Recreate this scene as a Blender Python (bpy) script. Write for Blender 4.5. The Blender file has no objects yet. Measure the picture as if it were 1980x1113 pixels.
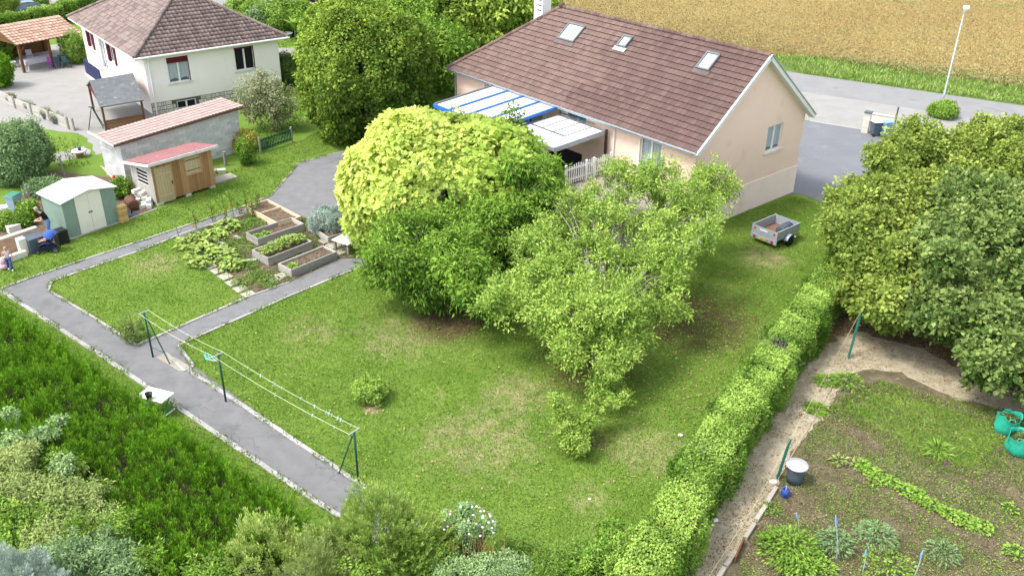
import bpy, math, random
import numpy as np
from mathutils import Matrix, Vector
R = math.radians
PI = math.pi
sc = bpy.context.scene
C = sc.collection
rng = np.random.default_rng(7)
random.seed(5)

# ------------------------------------------------------------------ camera, sky, sun, exposure
CAMH, PITCH, ROLL, FPX = 19.0, R(28.17), R(0.88), 1750.0
cam = bpy.data.objects.new('camera', bpy.data.cameras.new('camera'))
C.objects.link(cam)
cam.data.sensor_width = 36.0
cam.data.lens = 36.0 * FPX / 1980.0
cam.data.clip_end = 3000
cam.matrix_world = Matrix.Translation((0, 0, CAMH)) @ Matrix.Rotation(PI / 2 - PITCH, 4, 'X') @ Matrix.Rotation(ROLL, 4, 'Z')
sc.camera = cam

SUN_EL, SUN_AZ = R(58), R(198)        # azimuth measured from +x towards +y: the sun stands to the left
w = bpy.data.worlds.new('World'); sc.world = w; w.use_nodes = True
nt = w.node_tree
bg = nt.nodes['Background']
sky = nt.nodes.new('ShaderNodeTexSky'); sky.sky_type = 'NISHITA'; sky.sun_disc = False
sky.sun_elevation = SUN_EL; sky.sun_rotation = PI / 2 - SUN_AZ
sky.dust_density = 2.5; sky.air_density = 1.0; sky.ozone_density = 1.0
hs_ = nt.nodes.new('ShaderNodeHueSaturation'); hs_.inputs['Saturation'].default_value = 0.35       # thin bright cloud over the blue
nt.links.new(sky.outputs[0], hs_.inputs['Color']); nt.links.new(hs_.outputs[0], bg.inputs[0]); bg.inputs[1].default_value = 0.15
sl = bpy.data.lights.new('sun', 'SUN'); sl.energy = 1.1; sl.angle = R(14); sl.color = (1.0, 0.95, 0.86)
so = bpy.data.objects.new('sun', sl); C.objects.link(so)
sd = Vector((math.cos(SUN_EL) * math.cos(SUN_AZ), math.cos(SUN_EL) * math.sin(SUN_AZ), math.sin(SUN_EL)))
so.rotation_euler = sd.to_track_quat('Z', 'Y').to_euler(); so.location = sd * 100
sc.view_settings.view_transform = 'Standard'; sc.view_settings.look = 'None'
sc.view_settings.gamma = 1.0; sc.view_settings.use_curve_mapping = False
sc.view_settings.exposure = 1.6
sc.cycles.max_bounces = 6; sc.cycles.transparent_max_bounces = 4

# ------------------------------------------------------------------ measured photograph point -> place on the ground (or at height z)
cr, sr = math.cos(ROLL), math.sin(ROLL)
def ray(u, v):
    a, b = u - 990.0, v - 556.5
    x, y = (cr * a + sr * b) / FPX, (-sr * a + cr * b) / FPX
    return np.array([x, math.cos(PITCH) - y * math.sin(PITCH), -math.sin(PITCH) - y * math.cos(PITCH)])
def g(u, v, z=0.0):
    d = ray(u, v); t = (CAMH - z) / -d[2]
    return np.array([d[0] * t, d[1] * t, z])
def G2(u, v, z=0.0):
    p = g(u, v, z); return (float(p[0]), float(p[1]))

# ------------------------------------------------------------------ materials
def mat(name, c1, c2=None, scale=3.0, rough=0.8, bump=0.0, bscale=None, tint=None, stretch=(1, 1, 1), detail=6, metal=0.0,
        spots=None, spotc=None, spotscale=1.0, spotth=0.6, pos=False, trans=0.0, transc=None, spec=0.2, contrast=1.0):
    m = bpy.data.materials.new(name); m.use_nodes = True
    n, l = m.node_tree.nodes, m.node_tree.links
    b = n['Principled BSDF']; b.inputs['Roughness'].default_value = rough; b.inputs['Metallic'].default_value = metal
    b.inputs['Specular IOR Level'].default_value = spec
    if pos: co = n.new('ShaderNodeNewGeometry').outputs['Position']
    else: co = n.new('ShaderNodeTexCoord').outputs['Object']
    mp = n.new('ShaderNodeMapping'); mp.inputs['Scale'].default_value = stretch; l.new(co, mp.inputs[0]); co = mp.outputs[0]
    def noise(s, d=detail):
        t = n.new('ShaderNodeTexNoise'); t.inputs['Scale'].default_value = s; t.inputs['Detail'].default_value = d
        t.inputs['Roughness'].default_value = 0.65
        l.new(co, t.inputs['Vector']); return t.outputs['Fac']
    def mix(f, a, bb):
        x = n.new('ShaderNodeMix'); x.data_type = 'RGBA'
        if isinstance(f, float): x.inputs[0].default_value = f
        else: l.new(f, x.inputs[0])
        for s, val in ((x.inputs[6], a), (x.inputs[7], bb)):
            if isinstance(val, tuple): s.default_value = (*val, 1)
            else: l.new(val, s)
        return x.outputs[2]
    def rng_(f, a, bb, smooth=True):
        x = n.new('ShaderNodeMapRange'); x.inputs[1].default_value = a; x.inputs[2].default_value = bb
        if smooth: x.interpolation_type = 'SMOOTHSTEP'
        l.new(f, x.inputs[0]); return x.outputs[0]
    col = c1
    if c2 is not None:
        k = 0.25 / contrast
        col = mix(rng_(noise(scale), 0.5 - k, 0.5 + k), c1, c2)
    if tint is not None:        # tint: colour reached as the per-face attribute goes to 1
        at = n.new('ShaderNodeAttribute'); at.attribute_name = 'tint'
        col = mix(at.outputs['Fac'], col, tint)
    if spotc is not None:
        col = mix(rng_(noise(spotscale, 5), spotth, spotth + 0.12), col, spotc)
    if isinstance(col, tuple): b.inputs['Base Color'].default_value = (*col, 1)
    else: l.new(col, b.inputs['Base Color'])
    if bump:
        bp = n.new('ShaderNodeBump'); bp.inputs['Strength'].default_value = bump; bp.inputs['Distance'].default_value = 0.05
        l.new(noise(bscale or scale * 4), bp.inputs['Height']); l.new(bp.outputs[0], b.inputs['Normal'])
    if trans:
        tr = n.new('ShaderNodeBsdfTranslucent'); ms = n.new('ShaderNodeMixShader'); ms.inputs[0].default_value = trans
        if isinstance(col, tuple): tr.inputs[0].default_value = (*col, 1)
        else:
            l.new(mix(0.5, col, transc or (0.25, 0.4, 0.03)), tr.inputs[0])
        out = n['Material Output']
        l.new(b.outputs[0], ms.inputs[1]); l.new(tr.outputs[0], ms.inputs[2]); l.new(ms.outputs[0], out.inputs[0])
    m['nodes'] = 1
    return m
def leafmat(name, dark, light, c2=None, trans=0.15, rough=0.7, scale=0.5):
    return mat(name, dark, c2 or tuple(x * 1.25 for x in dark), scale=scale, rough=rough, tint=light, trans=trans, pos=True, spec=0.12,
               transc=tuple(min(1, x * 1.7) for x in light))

M = {}
M['pink'] = mat('pink_render', (0.82, 0.60, 0.50), (0.85, 0.635, 0.53), scale=0.6, rough=0.92, bump=0.15, bscale=60, spotc=(0.75, 0.54, 0.45), spotscale=0.5, spotth=0.56)
M['plinth'] = mat('pale_pink_render', (0.86, 0.70, 0.65), (0.82, 0.66, 0.60), scale=0.8, rough=0.92, bump=0.1, bscale=50, spotc=(0.74, 0.59, 0.50), spotscale=0.8, spotth=0.58)
M['cream'] = mat('cream_render', (0.87, 0.805, 0.80), (0.84, 0.775, 0.765), scale=0.7, rough=0.92, bump=0.1, bscale=60, spotc=(0.79, 0.725, 0.70), spotscale=0.6, spotth=0.58)
M['white'] = mat('white_paint', (0.78, 0.78, 0.78), (0.70, 0.70, 0.70), scale=4, rough=0.45)
M['whiteold'] = mat('weathered_white', (0.72, 0.71, 0.68), (0.55, 0.54, 0.50), scale=3, rough=0.7)
M['panel'] = mat('opal_panel', (0.648, 0.648, 0.639), (0.576, 0.585, 0.585), scale=1.2, rough=0.35)
M['grey'] = mat('grey_metal', (0.16, 0.175, 0.185), (0.12, 0.13, 0.14), scale=5, rough=0.5, metal=0.1)
M['zinc'] = mat('zinc', (0.42, 0.46, 0.50), (0.33, 0.37, 0.42), scale=4, rough=0.4, metal=0.6)
M['galv'] = mat('galvanised', (0.40, 0.44, 0.48), (0.31, 0.345, 0.38), scale=8, rough=0.42, metal=0.15)
M['weathered'] = mat('weathered_boards', (0.52, 0.51, 0.48), (0.33, 0.32, 0.29), scale=3, stretch=(5, 5, .5), rough=0.9, spotc=(0.24, 0.22, 0.18), spotscale=2, spotth=0.58)
M['blue'] = mat('blue_paint', (0.03, 0.13, 0.42), (0.04, 0.16, 0.48), rough=0.4)
M['navy'] = mat('navy', (0.012, 0.02, 0.07), (0.02, 0.03, 0.09), rough=0.6)
M['brown'] = mat('dark_brown_steel', (0.06, 0.035, 0.035), rough=0.5)
M['maroon'] = mat('maroon', (0.10, 0.008, 0.02), (0.13, 0.012, 0.025), rough=0.55)
M['dark'] = mat('dark_inside', (0.012, 0.012, 0.014), rough=0.7)
M['black'] = mat('black_plastic', (0.015, 0.015, 0.017), (0.025, 0.025, 0.028), rough=0.45)
M['rubber'] = mat('rubber', (0.02, 0.02, 0.02), rough=0.85)
M['curtain'] = mat('curtain', (0.45, 0.50, 0.54), (0.25, 0.30, 0.34), scale=3, stretch=(6, 6, 0.3), rough=0.9)
M['tile'] = mat('brown_tile', (0.118, 0.074, 0.065), (0.088, 0.053, 0.049), scale=0.35, rough=0.75, tint=(0.18, 0.122, 0.104), bump=0.2, bscale=20, spotc=(0.135, 0.115, 0.10), spotscale=5.0, spotth=0.62)
M['tileold'] = mat('old_tile', (0.149, 0.111, 0.102), (0.111, 0.089, 0.085), scale=1.2, rough=0.9, tint=(0.238, 0.178, 0.162), bump=0.4, bscale=18, spotc=(0.187, 0.178, 0.136), spotscale=2.2, spotth=0.6)
M['tileorange'] = mat('orange_tile', (0.36, 0.225, 0.165), (0.29, 0.165, 0.12), scale=1.5, rough=0.85, tint=(0.44, 0.31, 0.24), bump=0.3, bscale=15)
M['tilepink'] = mat('pink_tile', (0.36, 0.27, 0.245), (0.31, 0.225, 0.205), scale=2.5, rough=0.85, tint=(0.37, 0.29, 0.265), bump=0.3, bscale=15)
M['redsheet'] = mat('red_sheet', (0.26, 0.115, 0.115), (0.20, 0.08, 0.083), scale=2, rough=0.6, spotc=(0.33, 0.24, 0.22), spotscale=2, spotth=0.58)
M['shingle'] = mat('grey_shingle', (0.11, 0.12, 0.13), (0.16, 0.17, 0.175), scale=3, rough=0.95, bump=0.6, bscale=25, spotc=(0.24, 0.25, 0.22), spotscale=3.5, spotth=0.56)
M['wood'] = mat('cabin_wood', (0.345, 0.184, 0.081), (0.230, 0.121, 0.057), scale=3, stretch=(6, 6, 0.5), rough=0.8, bump=0.3, tint=(0.460, 0.287, 0.138), spotc=(0.184, 0.127, 0.092), spotscale=2, spotth=0.6)
M['woodlight'] = mat('pale_wood', (0.58, 0.42, 0.27), (0.48, 0.34, 0.21), scale=3, stretch=(1, 1, 5), rough=0.8, bump=0.2, tint=(0.66, 0.52, 0.36))
M['wooddoor'] = mat('door_wood', (0.48, 0.38, 0.22), (0.38, 0.30, 0.18), scale=3, stretch=(6, 6, 0.5), rough=0.85, bump=0.2, tint=(0.55, 0.45, 0.28))
M['woodgrey'] = mat('weathered_wood', (0.30, 0.285, 0.26), (0.20, 0.19, 0.175), scale=4, stretch=(1, 1, 6), rough=0.9, bump=0.4, tint=(0.45, 0.43, 0.39), spotc=(0.12, 0.13, 0.09), spotscale=3, spotth=0.6)
M['woodbrown'] = mat('brown_wood', (0.16, 0.08, 0.035), (0.11, 0.055, 0.025), scale=4, rough=0.75, bump=0.2, tint=(0.24, 0.13, 0.06))
M['bark'] = mat('bark', (0.13, 0.11, 0.09), (0.07, 0.06, 0.05), scale=5, stretch=(1, 1, 0.3), rough=0.95, bump=0.6)
M['barkpale'] = mat('pale_bark', (0.33, 0.32, 0.29), (0.17, 0.16, 0.14), scale=6, stretch=(1, 1, 0.4), rough=0.95, bump=0.5)
M['block'] = mat('block', (0.515, 0.526, 0.526), (0.426, 0.437, 0.437), scale=2, rough=0.95, bump=0.3, bscale=30, tint=(0.627, 0.633, 0.627), spotc=(0.336, 0.336, 0.314), spotscale=1.2, spotth=0.66)
M['mortar'] = mat('mortar', (0.33, 0.33, 0.32), rough=0.95)
M['stone'] = mat('pale_stone', (0.605, 0.572, 0.495), (0.495, 0.462, 0.396), scale=3, rough=0.9, bump=0.3, tint=(0.726, 0.693, 0.616))
M['joint'] = mat('dark_joint', (0.10, 0.10, 0.10), rough=0.95)
M['asphalt'] = mat('asphalt_path', (0.155, 0.156, 0.162), (0.20, 0.20, 0.204), scale=1.6, rough=0.92, bump=0.5, bscale=60, spotc=(0.14, 0.142, 0.14), spotscale=0.7, spotth=0.56, pos=True, detail=10)
M['road'] = mat('road_asphalt', (0.20, 0.20, 0.203), (0.235, 0.235, 0.235), scale=0.5, rough=0.9, bump=0.2, bscale=40, spotc=(0.17, 0.17, 0.172), spotscale=0.4, spotth=0.6, pos=True)
M['drive'] = mat('drive_asphalt', (0.145, 0.152, 0.168), (0.17, 0.176, 0.19), scale=0.6, rough=0.85, bump=0.2, bscale=40, spotc=(0.20, 0.20, 0.205), spotscale=0.5, spotth=0.58, pos=True)
M['dirt_pale'] = mat('forecourt', (0.248, 0.242, 0.229), (0.291, 0.285, 0.273), scale=0.7, rough=0.95, bump=0.4, bscale=14, spotc=(0.236, 0.226, 0.205), spotscale=1.2, spotth=0.6, pos=True)
M['kerb'] = mat('kerb_concrete', (0.360, 0.353, 0.338), (0.288, 0.281, 0.266), scale=3, rough=0.95, bump=0.3, bscale=30, tint=(0.418, 0.410, 0.396), spotc=(0.216, 0.223, 0.173), spotscale=1.5, spotth=0.64, pos=True)
M['slab'] = mat('paving_slab', (0.336, 0.308, 0.256), (0.272, 0.240, 0.200), scale=3, rough=0.95, bump=0.3, tint=(0.400, 0.368, 0.312), spotc=(0.136, 0.144, 0.072), spotscale=3, spotth=0.6)
M['soil'] = mat('garden_soil', (0.10, 0.075, 0.05), (0.17, 0.125, 0.09), scale=4, rough=1.0, bump=1.0, bscale=18, spotc=(0.20, 0.17, 0.13), spotscale=7, spotth=0.6, pos=True)
M['flower_pink'] = mat('flower_pink', (0.7, 0.35, 0.5), rough=0.6, trans=0.2)
M['flower_white'] = mat('flower_white', (0.75, 0.68, 0.75), rough=0.6)
M['skin'] = mat('skin', (0.55, 0.32, 0.23), (0.60, 0.36, 0.27), rough=0.55)
M['hairgrey'] = mat('ash_hair', (0.42, 0.37, 0.29), (0.30, 0.26, 0.2), scale=20, rough=0.7)
M['hairblond'] = mat('blond_hair', (0.50, 0.34, 0.18), (0.40, 0.26, 0.13), scale=20, rough=0.7)
M['teebl'] = mat('black_cloth', (0.015, 0.015, 0.018), rough=0.9)
M['jeans'] = mat('light_denim', (0.12, 0.22, 0.42), (0.16, 0.28, 0.50), scale=6, rough=0.9)
M['hood'] = mat('hood_cloth', (0.03, 0.07, 0.30), (0.06, 0.13, 0.42), scale=6, rough=0.85)
M['jeansdark'] = mat('denim', (0.04, 0.08, 0.28), (0.06, 0.12, 0.34), scale=6, rough=0.9)
M['teepink'] = mat('pale_pink_cloth', (0.72, 0.55, 0.62), (0.66, 0.48, 0.56), scale=6, rough=0.9)
M['pinkcloth'] = mat('pink_cloth', (0.65, 0.32, 0.45), (0.6, 0.4, 0.5), scale=6, rough=0.9)
M['greencoat'] = mat('sage_sheet', (0.20, 0.285, 0.24), (0.235, 0.32, 0.27), scale=1.5, rough=0.55, spotc=(0.17, 0.22, 0.17), spotscale=1.2, spotth=0.62)
M['roofwhite'] = mat('white_sheet', (0.666, 0.666, 0.648), (0.594, 0.594, 0.567), scale=1.5, rough=0.6)
M['doorcream'] = mat('cream_sheet', (0.800, 0.762, 0.675), (0.750, 0.712, 0.625), scale=1.5, rough=0.6)
M['postgreen'] = mat('dark_green_paint', (0.012, 0.07, 0.05), (0.02, 0.09, 0.065), scale=5, rough=0.5)
M['postteal'] = mat('teal_green_paint', (0.015, 0.12, 0.095), (0.03, 0.15, 0.12), scale=5, rough=0.5)
M['line'] = mat('line_cord', (0.62, 0.68, 0.45), rough=0.7)
M['cord'] = mat('string_cord', (0.45, 0.40, 0.25), rough=0.9)
M['peg'] = mat('peg_plastic', (0.45, 0.62, 0.68), rough=0.5)
M['hanger'] = mat('hanger_plastic', (0.10, 0.52, 0.60), rough=0.4)
M['bagreen'] = mat('green_bag', (0.02, 0.30, 0.20), (0.03, 0.38, 0.26), scale=3, rough=0.55, bump=0.5, bscale=6)
M['slate'] = mat('slate_plastic', (0.07, 0.09, 0.12), (0.09, 0.115, 0.145), scale=5, rough=0.5)
M['lidgrey'] = mat('grey_lid', (0.46, 0.46, 0.52), (0.38, 0.38, 0.44), scale=5, rough=0.55)
M['canblue'] = mat('blue_can', (0.03, 0.07, 0.26), (0.04, 0.09, 0.3), rough=0.4)
M['binblue'] = mat('pale_blue_bin', (0.18, 0.31, 0.50), (0.22, 0.35, 0.53), rough=0.5)
M['bingrey'] = mat('blue_grey_bin', (0.24, 0.32, 0.40), (0.28, 0.36, 0.44), rough=0.5)
M['lidgreen'] = mat('green_lid', (0.05, 0.17, 0.12), (0.06, 0.2, 0.14), rough=0.5)
M['potgrey'] = mat('grey_pot', (0.30, 0.34, 0.38), (0.35, 0.39, 0.43), rough=0.6)
M['pot'] = mat('pot_lilac', (0.13, 0.13, 0.18), (0.17, 0.17, 0.22), rough=0.6)
M['terracotta'] = mat('terracotta', (0.45, 0.27, 0.16), rough=0.8)
M['rust'] = mat('rust', (0.12, 0.06, 0.045), (0.17, 0.08, 0.05), scale=4, rough=0.8)
M['red'] = mat('red_plastic', (0.45, 0.02, 0.02), rough=0.4)
M['orange'] = mat('orange_fruit', (0.6, 0.22, 0.04), rough=0.5)
M['yellow'] = mat('yellow_plate', (0.75, 0.6, 0.05), rough=0.5)
M['plateink'] = mat('plate_ink', (0.02, 0.02, 0.02), rough=0.6)
M['ochre'] = mat('ochre_blocks', (0.50, 0.33, 0.12), (0.42, 0.27, 0.10), scale=4, rough=0.85, tint=(0.6, 0.42, 0.18))
M['cinder'] = mat('cinder_blocks', (0.58, 0.56, 0.50), (0.48, 0.46, 0.41), scale=4, rough=0.9, bump=0.3, tint=(0.66, 0.64, 0.6))
M['carblue'] = mat('blue_grey_car_paint', (0.12, 0.19, 0.25), rough=0.25, metal=0.3)
M['cardark'] = mat('dark_car_paint', (0.02, 0.03, 0.06), rough=0.25, metal=0.3)
M['marble'] = mat('speckled_top', (0.62, 0.62, 0.60), (0.75, 0.75, 0.73), scale=9, rough=0.5, spotc=(0.35, 0.36, 0.36), spotscale=9, spotth=0.58)
M['bright_green'] = mat('bright_green_paint', (0.02, 0.30, 0.06), rough=0.5)
M['cloth'] = mat('table_cloth', (0.48, 0.45, 0.52), (0.40, 0.38, 0.46), scale=4, rough=0.9)
M['chairgreen'] = mat('green_plastic', (0.035, 0.07, 0.075), rough=0.5)
M['purple'] = mat('purple_cloth', (0.22, 0.05, 0.2), rough=0.9)
M['twine'] = mat('blue_twine', (0.15, 0.35, 0.75), rough=0.8)
M['dry'] = mat('dry_stem', (0.40, 0.24, 0.08), (0.46, 0.32, 0.13), rough=0.9)
M['teal'] = mat('teal_blind', (0.0, 0.13, 0.20), rough=0.6)
def cracks(m, scale, width, col, warp=0.6):
    n, l = m.node_tree.nodes, m.node_tree.links; B = n['Principled BSDF']; src = B.inputs['Base Color'].links[0].from_socket
    geo = n.new('ShaderNodeNewGeometry'); nz_ = n.new('ShaderNodeTexNoise'); nz_.inputs['Scale'].default_value = 1.8; nz_.inputs['Detail'].default_value = 8
    l.new(geo.outputs['Position'], nz_.inputs['Vector']); mx = n.new('ShaderNodeVectorMath'); mx.operation = 'MULTIPLY_ADD'; l.new(nz_.outputs['Color'], mx.inputs[0]); mx.inputs[1].default_value = (warp,) * 3; l.new(geo.outputs['Position'], mx.inputs[2])
    v = n.new('ShaderNodeTexVoronoi'); v.feature = 'DISTANCE_TO_EDGE'; v.inputs['Scale'].default_value = scale; l.new(mx.outputs[0], v.inputs['Vector'])
    r_ = n.new('ShaderNodeMapRange'); r_.inputs[1].default_value = width; r_.inputs[2].default_value = 0.0; r_.inputs[4].default_value = 0.38; l.new(v.outputs['Distance'], r_.inputs[0])
    n2 = n.new('ShaderNodeTexNoise'); n2.inputs['Scale'].default_value = 0.5; l.new(geo.outputs['Position'], n2.inputs['Vector']); r2 = n.new('ShaderNodeMapRange'); r2.inputs[1].default_value = 0.52; r2.inputs[2].default_value = 0.62; l.new(n2.outputs['Fac'], r2.inputs[0])
    mu = n.new('ShaderNodeMath'); mu.operation = 'MULTIPLY'; l.new(r_.outputs[0], mu.inputs[0]); l.new(r2.outputs[0], mu.inputs[1])
    c = n.new('ShaderNodeMix'); c.data_type = 'RGBA'; l.new(mu.outputs[0], c.inputs[0]); l.new(src, c.inputs[6]); c.inputs[7].default_value = (*col, 1); l.new(c.outputs[2], B.inputs['Base Color'])
cracks(M['asphalt'], 0.55, 0.012, (0.06, 0.062, 0.05)); cracks(M['drive'], 0.3, 0.008, (0.07, 0.07, 0.07)); cracks(M['road'], 0.2, 0.006, (0.09, 0.09, 0.09))
def glassmat():
    m = bpy.data.materials.new('window_glass'); m.use_nodes = True
    b = m.node_tree.nodes['Principled BSDF']
    b.inputs['Base Color'].default_value = (0.10, 0.12, 0.13, 1); b.inputs['Roughness'].default_value = 0.06
    b.inputs['Specular IOR Level'].default_value = 0.9
    return m
M['glass'] = glassmat()
m = M['sky_glass'] = glassmat(); m.name = 'roof_glass'
m.node_tree.nodes['Principled BSDF'].inputs['Base Color'].default_value = (0.36, 0.42, 0.43, 1)

# ------------------------------------------------------------------ mesh building
class MB:
    def __init__(s): s.v = []; s.f = []; s.t = []
    def add(s, vs, fs, t=0.0):
        o = len(s.v); s.v.extend([tuple(map(float, p)) for p in vs])
        s.f.extend([tuple(i + o for i in f) for f in fs]); s.t.extend([t] * len(fs))
    def box(s, x0, x1, y0, y1, z0, z1, t=0.0, Mx=None):
        vs = [(x, y, z) for z in (z0, z1) for x, y in ((x0, y0), (x1, y0), (x1, y1), (x0, y1))]
        if Mx is not None: vs = [Mx @ Vector(p) for p in vs]
        s.add(vs, [(3, 2, 1, 0), (4, 5, 6, 7), (0, 1, 5, 4), (1, 2, 6, 5), (2, 3, 7, 6), (3, 0, 4, 7)], t)
    def beam(s, a, b, w, h, t=0.0, up=(0, 0, 1)):
        a, b = Vector(a), Vector(b); d = (b - a); L = d.length; d.normalize()
        u = Vector(up); x = d.cross(u)
        if x.length < 1e-4: x = d.cross(Vector((1, 0, 0)))
        x.normalize(); y = x.cross(d)
        Mx = Matrix((( x.x, d.x, y.x, a.x), (x.y, d.y, y.y, a.y), (x.z, d.z, y.z, a.z), (0, 0, 0, 1)))
        s.box(-w / 2, w / 2, 0, L, -h / 2, h / 2, t, Mx)
    def tube(s, pts, r, n=8, t=0.0, cap=True):
        pts = [Vector(p) for p in pts]; rs = r if isinstance(r, (list, tuple)) else [r] * len(pts)
        o = []; prev = None
        for i, p in enumerate(pts):
            d = (pts[min(i + 1, len(pts) - 1)] - pts[max(i - 1, 0)]).normalized()
            x = d.cross(Vector((0, 0, 1))) if prev is None else (prev - d * prev.dot(d))
            if x.length < 1e-4: x = d.cross(Vector((1, 0, 0)))
            x.normalize(); prev = x; y = d.cross(x)
            o += [p + (x * math.cos(2 * PI * k / n) + y * math.sin(2 * PI * k / n)) * rs[i] for k in range(n)]
        fs = [(i * n + k, i * n + (k + 1) % n, (i + 1) * n + (k + 1) % n, (i + 1) * n + k) for i in range(len(pts) - 1) for k in range(n)]
        if cap: fs += [tuple(range(n))[::-1], tuple(range((len(pts) - 1) * n, len(pts) * n))]
        s.add(o, fs, t)
    def lathe(s, prof, c=(0, 0, 0), n=20, t=0.0, sx=1, sy=1):
        o = [(c[0] + r * sx * math.cos(2 * PI * k / n), c[1] + r * sy * math.sin(2 * PI * k / n), c[2] + z) for r, z in prof for k in range(n)]
        fs = [(i * n + k, i * n + (k + 1) % n, (i + 1) * n + (k + 1) % n, (i + 1) * n + k) for i in range(len(prof) - 1) for k in range(n)]
        if prof[0][0] > 1e-3: fs.append(tuple(range(n))[::-1])
        if prof[-1][0] > 1e-3: fs.append(tuple(range((len(prof) - 1) * n, len(prof) * n)))
        s.add(o, fs, t)
    def prism(s, poly, z0, z1, t=0.0, Mx=None):
        n = len(poly); vs = [(p[0], p[1], z0) for p in poly] + [(p[0], p[1], z1) for p in poly]
        if Mx is not None: vs = [Mx @ Vector(p) for p in vs]
        s.add(vs, [tuple(range(n))[::-1], tuple(range(n, 2 * n))] + [(i, (i + 1) % n, n + (i + 1) % n, n + i) for i in range(n)], t)
    def sphere(s, c, rx, ry=None, rz=None, n=10, t=0.0):
        ry = ry or rx; rz = rz or rx
        vs = [(c[0] + rx * math.sin(PI * i / n) * math.cos(2 * PI * k / (2 * n)), c[1] + ry * math.sin(PI * i / n) * math.sin(2 * PI * k / (2 * n)), c[2] - rz * math.cos(PI * i / n)) for i in range(n + 1) for k in range(2 * n)]
        s.add(vs, [(i * 2 * n + k, i * 2 * n + (k + 1) % (2 * n), (i + 1) * 2 * n + (k + 1) % (2 * n), (i + 1) * 2 * n + k) for i in range(n) for k in range(2 * n)], t)
    def build(s, name, m, parent=None, smooth=False, bevel=0.0):
        return npmesh(name, np.array(s.v, dtype=np.float32), s.f, m, parent, np.array(s.t, dtype=np.float32), smooth, bevel)
def npmesh(name, V, F, m, parent=None, T=None, smooth=False, bevel=0.0):
    me = bpy.data.meshes.new(name)
    if isinstance(F, np.ndarray):
        k = F.shape[1]; nf = len(F)
        me.vertices.add(len(V)); me.vertices.foreach_set('co', V.astype(np.float32).ravel())
        me.loops.add(nf * k); me.loops.foreach_set('vertex_index', F.astype(np.int32).ravel())
        me.polygons.add(nf); me.polygons.foreach_set('loop_start', np.arange(0, nf * k, k, dtype=np.int32))
        me.update(calc_edges=True)
    else:
        me.from_pydata([tuple(map(float, p)) for p in V], [], F); me.update()
    if T is not None and len(T):
        a = me.attributes.new('tint', 'FLOAT', 'FACE'); a.data.foreach_set('value', T.astype(np.float32))
    me.materials.append(m)
    if smooth: me.polygons.foreach_set('use_smooth', np.ones(len(me.polygons), dtype=bool))
    o = bpy.data.objects.new(name, me); C.objects.link(o)
    if parent is not None: o.parent = parent
    if bevel:
        b = o.modifiers.new('bevel', 'BEVEL'); b.width = bevel; b.segments = 2; b.limit_method = 'ANGLE'
    return o
def tag(o, label, cat, group=None):
    o['label'] = label; o['category'] = cat
    if group: o['group'] = group
    return o
def thing(name, label, cat, loc=(0, 0, 0), yaw=0.0, group=None):
    o = bpy.data.objects.new(name, None); C.objects.link(o); o.empty_display_size = 0.3
    o.location = (float(loc[0]), float(loc[1]), float(loc[2]) if len(loc) > 2 else 0.0); o.rotation_euler = (0, 0, R(yaw))
    return tag(o, label, cat, group)
def struct(o, kind='structure'): o['kind'] = kind; return o
def copytree(o, parent=None, label=None):
    c = o.copy(); C.objects.link(c)
    if parent is not None: c.parent = parent
    if label: c['label'] = label
    for ch in [x for x in C.objects if x.parent == o]: copytree(ch, c)
    return c
class Frame:            # local frame of a building: photograph point -> local coordinates on one of its planes
    def __init__(s, O, yaw): s.O = np.array([O[0], O[1], O[2] if len(O) > 2 else 0.0], float); s.c, s.s = math.cos(R(yaw)), math.sin(R(yaw)); s.yaw = yaw
    def tol(s, p): q = np.array(p, float) - s.O; return np.array([s.c * q[0] + s.s * q[1], -s.s * q[0] + s.c * q[1], q[2]])
    def tow(s, p): return np.array([s.c * p[0] - s.s * p[1], s.s * p[0] + s.c * p[1], p[2]]) + s.O
    def on(s, ax, val, u, v):
        o = s.tol((0, 0, CAMH)); d = s.tol(ray(u, v) + s.O)
        t = (val - o[ax]) / d[ax]; return o + d * t
    def gl(s, u, v, z=0.0): return s.tol(g(u, v, z))

# wall with real openings: O lower-left corner, X along, N outward
def wall(mb, O, X, N, w, h, holes=(), depth=0.16, t=0.0):
    O, X, N = Vector(O), Vector(X), Vector(N); Z = Vector((0, 0, 1))
    xs = sorted({0, w, *[a for q in holes for a in (q[0], q[1])]}); zs = sorted({0, h, *[a for q in holes for a in (q[2], q[3])]})
    P = lambda x, z, d=0: O + X * x + Z * z - N * d
    flip = X.cross(Z).dot(N) < 0
    def q(a, b, c, d):
        mb.add([a, b, c, d], [(0, 1, 2, 3) if not flip else (3, 2, 1, 0)], t)
    for i in range(len(xs) - 1):
        for j in range(len(zs) - 1):
            cx, cz = (xs[i] + xs[i + 1]) / 2, (zs[j] + zs[j + 1]) / 2
            if any(a < cx < b and c < cz < d for a, b, c, d in holes): continue
            q(P(xs[i], zs[j]), P(xs[i + 1], zs[j]), P(xs[i + 1], zs[j + 1]), P(xs[i], zs[j + 1]))
    for a, b, c, d in holes:
        q(P(a, c), P(a, c, depth), P(a, d, depth), P(a, d)); q(P(b, c, depth), P(b, c), P(b, d), P(b, d, depth))
        q(P(a, d), P(a, d, depth), P(b, d, depth), P(b, d)); q(P(a, c, depth), P(a, c), P(b, c), P(b, c, depth))
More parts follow.
